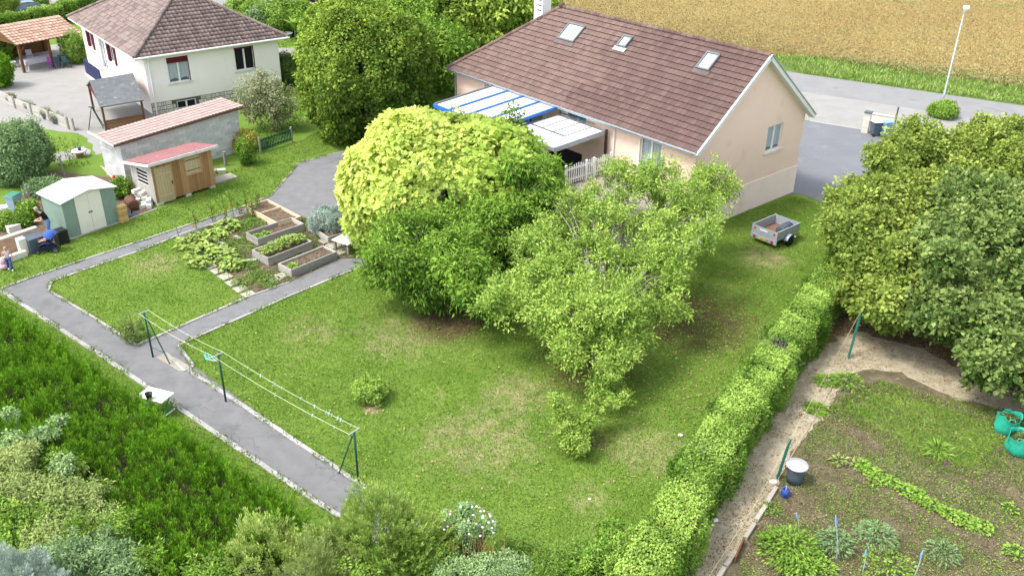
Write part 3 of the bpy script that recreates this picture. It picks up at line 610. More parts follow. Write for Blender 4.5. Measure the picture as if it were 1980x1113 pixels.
for x0, x1, y0, y1, k in ((11.6, 12.95, -3.77, -2.8, 0), (7.97, 8.65, -3.83, -3.22, 1), (2.2, 3.05, -4.02, -3.15, 2)):
    up = SL; n_ = Vector((0, SL.z, -SL.y)); c = onroof((x0 + x1) / 2, (y0 + y1) / 2); hw, hl = (x1 - x0) / 2, (y1 - y0) / 2 / SL.y * -1
    hl = abs(hl); Mx = Matrix(((1, 0, 0, c.x), (0, up.y, n_.y, c.y), (0, up.z, n_.z, c.z), (0, 0, 0, 1)))
    f = MB(); fw = .09
    f.box(-hw, -hw + fw, -hl, hl, 0.02, .15, Mx=Mx); f.box(hw - fw, hw, -hl, hl, .02, .15, Mx=Mx); f.box(-hw + fw, hw - fw, -hl, -hl + fw, .02, .147, Mx=Mx); f.box(-hw + fw, hw - fw, hl - fw, hl, .02, .165, Mx=Mx)
    fo = f.build('skylight', M['grey'], hs)
    f = MB(); f.box(-hw + fw, hw - fw, -hl + fw, hl - fw, .06, .10, Mx=Mx); f.build('pane', M['sky_glass'], fo)
    f = MB(); f.box(-hw - .1, hw + .1, -hl - .28, -hl - .003, .05, .075, Mx=Mx); f.build('flashing', M['tileold'] if k != 1 else M['zinc'], fo)

# ------------------------------------------------------------------ blue framed veranda roof, awning, fence
vr = thing('veranda', 'blue framed veranda roof with white panels along the pink house', 'veranda', H.tow((9.48, 0, 0)), HY)
x1 = 5.47; y0, y1, z0, z1 = .06, 4.6, 4.30, 3.95
zz = lambda y: z0 + (z1 - z0) * (y - y0) / (y1 - y0)
nb = 4
for k in range(nb):
    mb = MB(); a, b = x1 * k / nb + .05, x1 * (k + 1) / nb - .05
    mb.add([(a, y0 + .05, zz(y0) + .03), (b, y0 + .05, zz(y0) + .03), (b, y1, z1 + .03), (a, y1, z1 + .03), (a, y0 + .05, zz(y0) + .0), (b, y0 + .05, zz(y0)), (b, y1, z1), (a, y1, z1)], [(0, 1, 2, 3), (7, 6, 5, 4), (0, 4, 5, 1), (1, 5, 6, 2), (2, 6, 7, 3), (3, 7, 4, 0)])
    mb.build('roof_panel', M['panel'], vr)
for k in range(nb + 1):
    mb = MB(); x = x1 * k / nb; mb.beam((x, y0, zz(y0) + .04), (x, y1, z1 + .04), .115, .14); mb.build('rafter', M['blue'] if k < nb else M['grey'], vr)
mb = MB(); mb.box(-.05, x1, .003, .055, 4.2, 4.42); mb.build('wall_plate', M['blue'], vr)
mb = MB(); mb.box(-.05, x1 + .05, y1, y1 + .1, z1 - .12, z1 + .08); mb.box(-.05, .03, .1, y1, z1 - .62, z1 - .45); mb.beam((-.01, y1 - .02, z1 - .5), (-.01, y1 - .02, 0), .09, .09, up=(0, 1, 0)); mb.beam((x1, y1 - .02, z1 - .1), (x1, y1 - .02, 0), .09, .09, up=(0, 1, 0))
for yy in (.1, 1.2, 2.4, 3.6): mb.beam((-.01, yy, z1 - .5), (-.01, yy, zz(yy)), .05, .05, up=(0, 1, 0))
mb.build('frame', M['blue'], vr)
mb = MB(); mb.box(-.028, -.012, .15, y1 - .1, z1 - .44, z1 - .06); mb.build('side_glass', M['glass'], vr)
mb = MB(); mb.tube([(-.12, .1, z1 - .66), (-.12, y1, z1 - .66)], .09, 10); mb.build('blind_roll', M['navy'], vr)

aw = thing('awning', 'white panelled flat awning with grey edge and brown corner post', 'awning', H.tow((5.87, 0, 0)), HY)
zA = lambda y: 3.93 - .05 * y
mb = MB(); W_ = 3.55; Y_ = 3.85
for k in range(4):
    a, b = W_ * k / 4 + .012, W_ * (k + 1) / 4 - .012
    mb.add([(a, .35, zA(.35)), (b, .35, zA(.35)), (b, Y_, zA(Y_)), (a, Y_, zA(Y_)), (a, .35, zA(.35) - .03), (b, .35, zA(.35) - .03), (b, Y_, zA(Y_) - .03), (a, Y_, zA(Y_) - .03)], [(0, 1, 2, 3), (7, 6, 5, 4), (0, 4, 5, 1), (1, 5, 6, 2), (2, 6, 7, 3), (3, 7, 4, 0)])
mb.build('canopy_panel', M['panel'], aw)
mb = MB()
for k in range(1, 4): mb.beam((W_ * k / 4, .3, zA(.3) + .01), (W_ * k / 4, 2.3, zA(2.3) + .01), .03, .04)
mb.beam((0.9, 2.35, zA(2.35) + .04), (W_, 2.35, zA(2.35) + .04), .05, .05); mb.beam((-.02, .3, zA(.3) + .03), (W_, .3, zA(.3) + .03), .06, .06); mb.beam((.9, .12, zA(.1) + .1), (W_, .12, zA(.1) + .1), .03, .03)
mb.build('rail', M['grey'], aw)
mb = MB(); mb.beam((-.03, .25, zA(.25) - .06), (-.03, Y_, zA(Y_) - .06), .05, .24); mb.beam((-.03, Y_, zA(Y_) - .06), (W_, Y_, zA(Y_) - .06), .05, .2); mb.build('edge_beam', M['galv'], aw)
mb = MB(); mb.beam((-.08, .2, 0), (-.08, .2, 4.0), .11, .11, up=(0, 1, 0)); mb.build('post', M['brown'], aw); mb = MB(); mb.beam((W_ - .1, Y_ - .1, 0), (W_ - .1, Y_ - .1, zA(Y_) - .05), .08, .08, up=(0, 1, 0)); mb.build('post', M['brown'], aw)

fn = thing('picket_fence', 'white wooden picket fence on the terrace below the awning', 'fence', H.tow((5.45, 0, TZ)), HY)
for y in (0.08, 1.35, 1.9, 3.35):
    mb = MB(); mb.box(-.06, .06, y - .06, y + .06, 0, 1.08); mb.lathe([(.085, 1.08), (.085, 1.11), (.0, 1.17)], (0, y, 0), 8); mb.build('post', M['white'], fn)
mb = MB()
for z in (.25, .8): mb.box(.02, .045, .1, 3.3, z, z + .1)
mb.build('rail', M['white'], fn)
mb = MB()
for k in range(20):
    y = .2 + k * .158
    if min(abs(y - q) for q in (1.35, 1.9)) < .1: continue
    mb.box(.046, .066, y - .04, y + .04, .05, 1.0 + .05 * math.sin(k)); mb.add([(.046, y - .04, 1.0 + .05 * math.sin(k)), (.046, y + .04, 1.0 + .05 * math.sin(k)), (.046, y, 1.06 + .05 * math.sin(k)), (.066, y - .04, 1.0 + .05 * math.sin(k)), (.066, y + .04, 1.0 + .05 * math.sin(k)), (.066, y, 1.06 + .05 * math.sin(k))], [(0, 1, 2), (5, 4, 3), (0, 2, 5, 3), (1, 4, 5, 2)])
mb.build('picket_panel', M['white'], fn)

# ------------------------------------------------------------------ neighbour's cream house
NO, NY = (-24.56, 59.58), 38.5; NF = Frame(NO, NY)
nh = thing('house', 'cream house with grey hipped tile roof and dark red shutters', 'house', NO, NY)
W2, D2, E2 = 9.52, 14.6, 3.9; Fv = -Yv; Lv = -Xv
fh = [(1.46, 2.94, 1.9, 3.62), (6.2, 7.65, 2.02, 3.65)]
mb = MB(); wall(mb, (0, 0, .76), Xv, Fv, W2, E2 - .76, [(a, b, c - .76, d - .76) for a, b, c, d in fh], .2)
sh = [(6.75, 7.9, 2.0, 3.5), (11.95, 12.9, 2.1, 3.6), (9.0, 10.4, 1.0, 3.5)]
wall(mb, (0, 0, 0), Yv, Lv, D2, E2, sh, .2); wall(mb, (W2, 0, 0), Yv, Xv, D2, E2); wall(mb, (0, D2, 0), Xv, Yv, W2, E2)
mb.build('wall', M['cream'], nh)
mb = MB(); wall(mb, (-.0, -.03, -.05), Xv, Fv, W2, .81, [(1.7, 3.05, .12, .70)], .15); mb.box(-.02, W2, -.03, 0.0, .757, .762); mb.build('joint', M['joint'], nh)
mb = MB(); x = 0.02; rs = random.Random(4)
for r_ in range(3):                         # crazy-paved stone band
    x = .02
    while x < W2 - .1:
        wd = rs.uniform(.16, .46); z_ = [-.05, .24, .51][r_]; hh = [.27, .25, .235][r_]
        if wd > .3 and rs.random() < .5: cells = [(x, x + wd, z_, z_ + hh * .5), (x, x + wd, z_ + hh * .5 + .0, z_ + hh)]
        elif rs.random() < .5: cells = [(x, x + wd * .5, z_, z_ + hh), (x + wd * .5, x + wd, z_, z_ + hh)]
        else: cells = [(x, x + wd, z_, z_ + hh)]
        for a, b, c, d in cells:
            if not (b > 1.7 and a < 3.05 and d > .1): mb.box(a + .016, b - .016, -.055, -.031, c + .016, d - .016, rs.random())
        x += wd
mb.build('stone_band', M['stone'], nh)
window(nh, (0, -.03, -.05), Xv, Fv, (1.7, 3.05, .12, .70), curtain=False, open_dark=True, sill=False, depth=.1)
window(nh, (0, 0, 0), Xv, Fv, fh[0], blind=.38); window(nh, (0, 0, 0), Xv, Fv, fh[1], blind=.12, open_dark=True, curtain=False)
for q in sh[:2]: window(nh, (0, 0, 0), Yv, Lv, q, panes=2, curtain=False, blind=.05, open_dark=True)
window(nh, (0, 0, 0), Yv, Lv, sh[2], sill=False, frame='whiteold')
for q in sh[:2]:
    for s in (q[0] - .42, q[1] + .02): mb = MB(); mb.box(-.07, -.02, s, s + .4, q[2], q[3]); mb.build('side_shutter', M['maroon'], nh)
mb = MB(); mb.box(-1.4, -.002, 5.9, 9.7, .85, 1.0); mb.build('balcony', M['whiteold'], nh)
mb = MB(); mb.box(-1.46, -1.40, 5.9, 9.7, 1.0, 2.0); mb.build('balcony_panel', M['navy'], nh)
mb = MB(); mb.box(-1.52, -1.462, 5.85, 9.75, .80, .98); mb.build('balcony_edge', M['white'], nh)
# hipped roof
ov = .68; X0, X1, Y0, Y1, ZE = -ov, W2 + ov, -.42, D2 + ov, 3.98; HW = (X1 - X0) / 2; tz = .57
S_ = Vector((0, 1, tz)).normalized(); WS = HW * math.sqrt(1 + tz * tz)
def hip(O, X, Sd, L, name='roof'):
    V, F, T = tileroof(O, X, Sd, L, WS, lambda t: t / WS * HW, lambda t: L - t / WS * HW, pitch=.28, course=.36, amp=.045, step=.03, per=6, profile='wave'); return npmesh(name, V, F, M['tileold'], nh, T, True)
hip((X0, Y0, ZE), (1, 0, 0), S_, X1 - X0); hip((X1, Y0, ZE), (0, 1, 0), Vector((-1, 0, tz)).normalized(), Y1 - Y0)
V, F, T = tileroof((X0, Y1, ZE), (0, -1, 0), Vector((1, 0, tz)).normalized(), Y1 - Y0, WS, lambda t: t / WS * HW, lambda t: Y1 - Y0 - t / WS * HW, pitch=.28, course=.36, amp=.012, step=.03, profile='flat'); npmesh('roof', V, F, M['tileold'], nh, T)
hip((X1, Y1, ZE), (-1, 0, 0), Vector((0, -1, tz)).normalized(), X1 - X0)
RZn = ZE + HW * tz; mb = MB(); xm = (X0 + X1) / 2
for p in ((X0, Y0), (X1, Y0)): ridge(mb, (*p, ZE + .06), (xm, Y0 + HW, RZn + .04), .12)
for p in ((X0, Y1), (X1, Y1)): ridge(mb, (*p, ZE + .06), (xm, Y1 - HW, RZn + .04), .12)
ridge(mb, (xm, Y0 + HW, RZn + .04), (xm, Y1 - HW, RZn + .04), .12); mb.build('ridge_tiles', M['tileold'], nh)
mb = MB(); mb.box(X0, X1, Y0, Y0 + .03, ZE - .14, ZE - .01); mb.box(X0, X0 + .03, Y0 + .03, Y1, ZE - .14, ZE - .01); mb.box(X1 - .03, X1, Y0 + .03, Y1, ZE - .14, ZE - .01)
mb.box(X0 + .03, X1 - .03, Y0 + .03, -.002, ZE - .1, ZE - .07); mb.box(X0 + .03, -.002, 0, Y1, ZE - .1, ZE - .07); mb.build('soffit', M['whiteold'], nh)
mb = MB(); mb.tube([(X0 - .05, Y0 - .07, ZE - .03), (X1 + .05, Y0 - .07, ZE - .03)], .07, 8); mb.build('gutter', M['white'], nh)
mb = MB(); mb.tube([(.25, Y0 - .05, ZE - .05), (.25, -.12, ZE - .4), (.25, -.12, 0)], .055, 8); mb.build('downpipe', M['white'], nh)
# ================================================================== OBJECTS OF THE GARDENS
def yawof(a, b): return math.degrees(math.atan2(b[1] - a[1], b[0] - a[0]))
# ---- green garden shed
o = (-21.59, 39.82); t = thing('garden_shed', 'sage green metal shed with cream double doors and white roof', 'shed', o, 52.8)
def ribbed(mb, x0, x1, y, z0, z1f, axis='x', amp=.012, step=.12):
    n = max(2, int(abs(x1 - x0) / step) * 2)
    for k in range(n):
        a, b = x0 + (x1 - x0) * k / n, x0 + (x1 - x0) * (k + 1) / n; d = amp * (k % 2); d2 = amp * ((k + 1) % 2)
        P = (lambda u, dd, z: (u, y - dd, z)) if axis == 'x' else (lambda u, dd, z: (y - dd, u, z))
        mb.add([P(a, d, z0), P(b, d2, z0), P(b, d2, z1f(b)), P(a, d, z1f(a))], [(0, 1, 2, 3)])
fz = lambda x: 1.93 + .25 * (1 - abs(x - 1.36) / 1.36)
mb = MB(); ribbed(mb, 0, .64, 0, 0, fz); ribbed(mb, 1.98, 2.72, 0, 0, fz); ribbed(mb, 0, 1.95, 0, 0, lambda x: 1.9, 'y'); ribbed(mb, 0, 1.95, 2.73, 0, lambda x: 1.9, 'y'); ribbed(mb, 0, 2.72, 1.95, 0, fz)
mb.build('wall', M['greencoat'], t)
for a, b in ((.64, 1.305), (1.315, 1.98)):
    mb = MB(); mb.box(a, b, -.03, -.005, .02, 1.96); d = mb.build('door', M['doorcream'], t, bevel=.006)
    mb = MB(); mb.lathe([(.05, 0), (.05, .02), (0, .03)], (0, 0, 0), 10); k = mb.build('handle', M['grey'], d); k.rotation_euler = (R(90), 0, 0); k.location = (1.25 if a < 1 else 1.37, -.03, 1.02)
mb = MB(); mb.add([(.64, -.004, 1.96), (1.98, -.004, 1.96), (1.98, -.004, fz(1.98)), (1.36, -.004, fz(1.36)), (.64, -.004, fz(.64))], [(0, 1, 2, 3, 4)]); mb.build('gable_panel', M['doorcream'], t)
mb = MB()
for s in (0, 1):
    X = (lambda x: x) if s == 0 else (lambda x: 2.72 - x)
    mb.add([(X(-.12), -.16, 1.91), (X(1.36), -.16, 2.2), (X(1.36), 2.1, 2.2), (X(-.12), 2.1, 1.91), (X(-.12), -.16, 1.86), (X(1.36), -.16, 2.15), (X(1.36), 2.1, 2.15), (X(-.12), 2.1, 1.86)], [(0, 1, 2, 3), (4, 7, 6, 5), (0, 4, 5, 1), (3, 2, 6, 7), (0, 3, 7, 4)])
mb.build('roof', M['roofwhite'], t)
# ---- timber cabin
t = thing('cabin', 'small timber cabin with red sheet roof beside the block shed', 'cabin', (-18.77, 44.04), 50)
def boards(mb, x0, x1, z0, z1, y, skip=(), axis='x', bw=.13, sgn=-1):
    n = max(1, round((x1 - x0) / bw)); w_ = (x1 - x0) / n
    for k in range(n):
        a, b = x0 + k * w_ + .004, x0 + (k + 1) * w_ - .004; c = (a + b) / 2; segs = [(z0 + random.uniform(-.02, .02), z1 if not callable(z1) else z1(c))]
        for s in skip:
            if s[0] < c < s[1]: segs = [q for sg in segs for q in ((sg[0], s[2]), (s[3], sg[1])) if q[1] - q[0] > .02]
        for q in segs:
            d = random.uniform(.016, .026)
            if axis == 'x': mb.box(a, b, min(y, y + sgn * d), max(y, y + sgn * d), q[0], q[1], random.random() * .8)
            else: mb.box(min(y, y + sgn * d), max(y, y + sgn * d), a, b, q[0], q[1], random.random() * .8)
mb = MB(); boards(mb, 0, 3.55, .16, 2.36, 0, [(.1, 1.08, .1, 2.03), (1.9, 2.8, 1.2, 2.13)]); boards(mb, 0, 2.2, .16, lambda y: 2.36 - .17 * y, 3.55, axis='y', sgn=1)
mb.box(.01, 3.54, .0, 2.19, .15, 1.95); mb.build('wall', M['wood'], t)
mb = MB(); boards(mb, 0, 2.2, .16, lambda y: 2.36 - .17 * y, 0, [(.5, 1.5, 1.0, 1.8)], axis='y', sgn=-1); mb.build('side_wall', M['weathered'], t)
mb = MB(); mb.box(-.012, 0, .5, 1.5, 1.0, 1.8)
mb.build('side_window', M['dark'], t)
mb = MB()
for z in (1.0, 1.2, 1.4, 1.6, 1.8): mb.box(-.04, -.013, .45, 1.55, z - .02, z + .02)
mb.build('window_slats', M['whiteold'], t)
mb = MB(); boards(mb, .1, 1.08, .06, 2.03, -.004, bw=.16); mb.box(.2, .98, -.05, -.032, .4, .5, .6); mb.box(.2, .98, -.05, -.032, 1.6, 1.7, .6); d = mb.build('door', M['wooddoor'], t)
mb = MB(); mb.box(1.0, 1.05, -.06, -.03, .95, 1.15); mb.build('handle', M['rust'], d)
mb = MB(); 
for q in ((1.82, 1.9, 1.12, 2.2), (2.8, 2.88, 1.12, 2.2), (1.9, 2.8, 1.12, 1.2), (1.9, 2.8, 2.13, 2.2)): mb.box(q[0], q[1], -.06, -.001, q[2], q[3], .9)
f = mb.build('window', M['wood'], t)
mb = MB(); boards(mb, 1.9, 2.8, 1.2, 2.13, -.02, bw=.15); mb.build('shutter', M['wooddoor'], f)
for z in (1.38, 1.95): mb = MB(); mb.box(1.92, 2.86, -.056, -.047, z, z + .04); mb.build('hinge', M['rust'], f)
mb = MB(); n = 60
for k in range(n):
    a, b = -.25 + 4.05 * k / n, -.25 + 4.05 * (k + 1) / n; h0, h1 = .025 * math.sin(k * PI / 2 + .4), .025 * math.sin((k + 1) * PI / 2 + .4)
    mb.add([(a, -.28, 2.46 + h0), (b, -.28, 2.46 + h1), (b, 2.4, 1.98 + h1), (a, 2.4, 1.98 + h0)], [(0, 1, 2, 3)])
mb.build('roof', M['redsheet'], t)
mb = MB(); mb.box(-.3, 3.85, -.33, -.29, 2.30, 2.46); mb.beam((-.28, -.29, 2.36), (-.28, 2.4, 1.90), .04, .14); mb.build('fascia', M['whiteold'], t)
mb = MB(); mb.box(.0, .35, -.03, .25, 0, .15); mb.box(1.7, 2.0, -.03, .25, 0, .15); mb.box(3.2, 3.5, -.03, .25, 0, .15); mb.build('footing', M['cinder'], t)
# ---- block shed
t = thing('block_shed', 'long concrete block shed with pink tiled roof', 'shed', (-21.48, 46.96), 50)
L4, D4 = 7.55, 2.3; zt = lambda x: 2.42 + .04 * x
mb = MB(); mb.add([(0, 0, -.1), (L4, 0, -.1), (L4, 0, zt(L4)), (0, 0, zt(0)), (0, D4, -.1), (L4, D4, -.1), (L4, D4, zt(L4)), (0, D4, zt(0))], [(0, 1, 2, 3), (5, 4, 7, 6), (4, 0, 3, 7), (1, 5, 6, 2)]); mb.build('mortar', M['mortar'], t)
mb = MB(); rs = random.Random(3)
def blk(x0, x1, y0, y1, z0, z1): mb.box(x0, x1, y0, y1, z0, z1, rs.random())
for r_ in range(13):
    z0, z1 = r_ * .2 + .004, (r_ + 1) * .2 - .006
    for k in range(-1, 16):
        a, b = max(-.012, k * .5 + (r_ % 2) * .25), min(L4, (k + 1) * .5 + (r_ % 2) * .25 - .012)
        if b - a > .05 and z0 < zt(a) - .05: blk(a, b, -.012, 0, z0, min(z1, zt(a)))
        a, b = max(0, k * .5 + ((r_ + 1) % 2) * .25), min(D4, (k + 1) * .5 + ((r_ + 1) % 2) * .25 - .012)
        if b - a > .05 and z0 < 2.38: blk(-.012, 0, a, b, z0, min(z1, 2.42))
mb.build('wall', M['block'], t)
nrm = Vector((0, 1, .01)).normalized()
V, F, T = tileroof((-.45, -.25, 2.46), Vector((1, 0, .04)).normalized(), nrm, L4 + .75, D4 + .05, lambda t: 0, lambda t: L4 + .75, pitch=.24, course=.4, amp=.03, step=.025, profile='wave', per=5); npmesh('roof', V, F, M['tilepink'], t, T)
mb = MB(); mb.beam((-.45, -.24, 2.38), (L4 + .3, -.24, 2.38 + .31), .03, .1); mb.build('fascia', M['rust'], t)
mb = MB(); mb.beam((-.46, -.24, 2.42), (-.46, D4 + .2, 2.58), .05, .09); mb.build('verge', M['whiteold'], t)

# ---- small yard objects beside the sheds
def obox(name, label, cat, u, v, yaw, sx, sy, sz, m, z=0.0, group=None, bevel=.01, t=0.0):
    p = g(u, v, z); mb = MB(); mb.box(-sx / 2, sx / 2, -sy / 2, sy / 2, 0, sz, t); o = mb.build(name, M[m], None, bevel=bevel); o.location = (p[0], p[1], z); o.rotation_euler = (0, 0, R(yaw)); return tag(o, label, cat, group)
p = g(248, 402); t = thing('barrel', 'rusty brown steel barrel lying between shed and cabin', 'barrel', (p[0], p[1], .28), 20)
mb = MB(); mb.lathe([(.25, 0), (.28, .02), (.28, .28), (.295, .3), (.28, .32), (.28, .6), (.295, .62), (.28, .64), (.28, .86), (.25, .88)], n=20); b = mb.build('drum', M['rust'], t, True); b.rotation_euler = (0, R(90), R(-75)); b.location = (.1, .35, 0.02)
p = g(256, 416); t = thing('parasol_base', 'round dark parasol base with short black tube', 'parasol base', p, 0)
mb = MB(); mb.lathe([(.27, 0), (.28, .04), (.2, .08), (.05, .09)], n=24); mb.build('plate', M['slate'], t, True); mb = MB(); mb.tube([(0, 0, .08), (0, 0, .36)], .035, 10); mb.build('tube', M['black'], t)
gr_ = 'cinder blocks piled against the cabin side'
pos = [(258, 378, 0, 0), (272, 385, 0, 30), (283, 395, 0, 12), (263, 392, 0, -10), (270, 378, .2, 15), (281, 386, .2, 45), (265, 372, .4, 5), (276, 377, .4, 25), (290, 400, 0, 50), (277, 402, 0, 5), (288, 391, .2, 60)]
names = ['cinder block at the back left of the pile by the cabin', 'cinder block low in the middle of the pile', 'cinder block at the foot of the cabin side wall', 'cinder block lying nearest the rusty barrel', 'cinder block on the second layer, rear of the pile',
         'cinder block on the second layer touching the cabin', 'topmost cinder block at the left of the pile', 'topmost cinder block at the right of the pile', 'cinder block standing by the cabin corner', 'large cinder block in front beside the parasol base', 'cinder block on the second layer nearest the camera']
for (u, v, z, yw), nm in zip(pos, names): obox('cinder_block', 'pale ' + nm, 'block', u, v + 0, 50 + yw, .5, .24, .2, 'cinder', z, gr_, t=random.random())
gr_ = 'ochre wooden blocks stacked beside the green shed'
for k in range(9):
    obox('wood_block', 'ochre block, ' + ['bottom', 'second', 'third', 'fourth', 'fifth', 'sixth', 'seventh', 'eighth', 'topmost'][k] + ' of the stack beside the green shed', 'block', 240 , 428, 52 + random.uniform(-9, 9), .42, .3, .095, 'ochre', 0, gr_, t=random.random()).location.z = .1 * k
p = g(226, 372); mb = MB(); mb.tube([(0, 0, 0), (0, 0, .9), (.02, .02, 1.0)], [.1, .09, .03], 10); o = mb.build('gas_cylinder', M['red'], None, True); o.location = (p[0], p[1], 0); tag(o, 'red upright canister behind the green shed', 'canister')
for k in range(9):
    a = g(196 + k * 3, 352 + k * 3); mb = MB(); mb.tube([(0, 0, 0), (-.75 + .05 * k, .3 - .03 * k, .75 + .05 * (k % 3))], .018, 6); o = mb.build('pole', M['whiteold'], None); o.location = (a[0] + .6, a[1] + .3, 0); tag(o, 'long pale pole leaning behind the green shed among its like', 'pole', 'pale poles leaning behind the green shed')
obox('plank_slab', 'pale flat slab on the grass at the cabin end', 'slab', 432, 347, 45, 1.35, .8, .12, 'slab', t=.8)
obox('concrete_block', 'small grey block on the grass behind the pale slab', 'block', 429, 334, 20, .45, .3, .22, 'cinder', t=.4)
obox('stone_lump', 'brown stone lump against the block shed wall', 'stone', 418, 334, 60, .35, .3, .2, 'slab')
obox('timber_post', 'short grey timber post against the block shed wall', 'post', 437, 320, 50, .14, .14, .85, 'woodgrey')

# ---- wheelie bins
def wheelie(u, v, yaw, body, lid, label, h=1.05, grp=None):
    p = g(u, v); t = thing('wheelie_bin', label, 'bin', p, yaw, grp)
    mb = MB(); a, b = .22, .29; vs = [(-a, -a, .06), (a, -a, .06), (a, a, .06), (-a, a, .06), (-b, -b, h - .08), (b, -b, h - .08), (b, b * 1.1, h - .08), (-b, b * 1.1, h - .08)]
    mb.add(vs, [(3, 2, 1, 0), (4, 5, 6, 7), (0, 1, 5, 4), (1, 2, 6, 5), (2, 3, 7, 6), (3, 0, 4, 7)]); mb.box(-b - .03, b + .03, -b - .03, b * 1.1 + .03, h - .12, h - .08); mb.build('body', M[body], t, bevel=.02)
    mb = MB(); vs = [(-b - .02, -b - .04, h - .077), (b + .02, -b - .04, h - .077), (b + .02, b * 1.1 + .05, h - .03), (-b - .02, b * 1.1 + .05, h - .03)]; top = [(x * .8, y * .8, z + .07) for x, y, z in vs]
    mb.add(vs + top, [(0, 1, 2, 3)[::-1], (4, 5, 6, 7), (0, 1, 5, 4), (1, 2, 6, 5), (2, 3, 7, 6), (3, 0, 4, 7)]); mb.build('lid', M[lid], t, bevel=.015)
    for s in (-1, 1):
        mb = MB(); mb.tube([(s * .2, .25, .1), (s * .26, .25, .1)], .1, 14); mb.build('wheel', M['rubber'], t)
    mb = MB(); mb.tube([(-.22, b * 1.1 + .07, h - .1), (.22, b * 1.1 + .07, h - .1)], .018, 6); mb.build('handle', M[body], t)
    return t
wheelie(33, 412, -20, 'bingrey', 'lidgreen', 'grey-blue wheelie bin with dark green lid in the yard')
wheelie(1710, 264, 200, 'binblue', 'binblue', 'pale blue wheelie bin beside the stone gate pillar')
wheelie(1690, 262, 190, 'slate', 'white', 'dark wheelie bin with white lid behind the gate pillar', 1.0)
p = g(1672, 256); t = thing('gate_pillar', 'stone gate pillar with flat cap at the driveway', 'pillar', p, 55)
mb = MB()
for k in range(9):
    for s in (0, 1): mb.box(-.2 + .2 * s + .004, -.2 + .2 * (s + 1) - .004, -.2, .2, .15 * k + .004, .15 * k + .146, random.random())
mb.build('shaft', M['stone'], t); mb = MB(); mb.box(-.24, .24, -.24, .24, 1.35, 1.42); mb.build('cap', M['slate'], t)
p = g(1728, 250); mb = MB(); mb.box(-.04, .04, -.04, .04, 0, 1.5); mb.box(-.055, .055, -.055, .055, 1.5, 1.53); o = mb.build('gate_post', M['slate'], None); o.location = (p[0], p[1], 0); tag(o, 'thin dark gate post beside the blue bin', 'post')
p = g(1700, 250); mb = MB(); mb.box(-.9, .9, -.1, .1, 0, .75, .4); mb.box(-.95, .95, -.13, .13, .75, .80); o = mb.build('low_wall', M['stone'], None); o.location = (p[0] + .3, p[1] + .7, 0); o.rotation_euler = (0, 0, R(-30)); tag(o, 'low stone wall behind the two bins', 'wall')
# ---- street lamp
p = g(1820, 206); t = thing('street_lamp', 'tall pale grey street lamp beside the road', 'street lamp', p, 0)
mb = MB(); mb.tube([(0, 0, 0), (0, 0, 1.0), (0, 0, 1.02), (0, 0, 6.6)], [.085, .08, .065, .045], 12); mb.build('pole', M['galv'], t, True)
mb = MB(); mb.tube([(0, 0, 6.55), (0.02, -.02, 6.8), (.05, -.06, 6.95), (.05, -.06, 7.02)], [.05, .09, .24, .25], 14); mb.lathe([(.25, 0), (.2, .08), (0, .1)], (.05, -.06, 7.02), 14); mb.build('lamp_head', M['white'], t, True)

# ---- trailer
a, b, c = (np.array(G2(*q, .92)) for q in ((1456.5, 431.8), (1503.8, 450), (1549.7, 431.8)))
ty = yawof(a, b); Wt, Lt = np.linalg.norm(b - a), np.linalg.norm(c - b); 
t = thing('trailer', 'galvanised box trailer parked on the grass', 'trailer', (b[0], b[1], 0), ty)      # x: towards rear right corner, y: forward
x0, x1, y1, zb, z1 = -Wt, 0.0, Lt, .45, .92
mb = MB(); th = .03
mb.box(x0, x0 + th, 0, y1, zb, z1); mb.box(x1 - th, x1, 0, y1, zb, z1); mb.box(x0 + th, x1 - th, y1 - th, y1, zb, z1)
for x in (x0 - .015, x1 + .0): 
    for z in (zb, .68, z1 - .03): mb.box(x, x + .015, 0, y1, z, z + .03)
for x, y in ((x0, 0), (x1, 0), (x0, y1), (x1, y1)): mb.box(x - .025, x + .025, y - .025, y + .025, zb - .03, z1 + .02)
mb.build('side_panels', M['galv'], t)
mb = MB(); mb.box(x0 + .03, x1 - .03, -.02, .01, zb, z1 - .02); mb.box(x0 + .03, x1 - .03, -.03, -.02, .66, .70); tg = mb.build('tailgate', M['galv'], t)
mb = MB(); mb.box(x0 + .45, x1 - .55, -.024, -.021, .74, .82); mb.build('sticker', M['white'], tg)
for x in (x0 + .16, x1 - .16):
    mb = MB(); mb.add([(x - .09, -.026, .70), (x + .09, -.026, .70), (x, -.026, .85), (x - .09, -.02, .70), (x + .09, -.02, .70), (x, -.02, .85)], [(0, 1, 2), (5, 4, 3), (0, 3, 4, 1), (1, 4, 5, 2), (2, 5, 3, 0)]); mb.build('reflector', M['red'], tg)
mb = MB(); mb.box(x0 - .04, x1 + .04, -.05, 0, zb - .2, zb - .004); mb.box(x0 + .1, x0 + .16, .05, y1, zb - .1, zb - .02); mb.box(x1 - .16, x1 - .1, .05, y1, zb - .1, zb - .02); mb.box(x0 + .05, x1 - .05, Lt * .45, Lt * .45 + .06, .22, .30); bar = mb.build('chassis', M['galv'], t)
mb = MB(); mb.box(x0 + .5, x1 - .52, -.062, -.052, zb - .17, zb - .06); mb.build('number_plate', M['yellow'], bar)
mb = MB()
for k, w_ in enumerate((.03, .05, .02, .04, .03, .05)): mb.box(x0 + .55 + k * .075, x0 + .55 + k * .075 + w_, -.065, -.0625, zb - .145, zb - .085)
mb.build('plate_figures', M['plateink'], bar)
for x in (x0 + .2, x1 - .2):
    mb = MB(); mb.lathe([(.07, 0), (.07, .03), (.05, .04), (0, .04)], n=12); k = mb.build('tail_light', M['red'], t); k.rotation_euler = (R(90), 0, 0); k.location = (x, -.052, zb - .1)
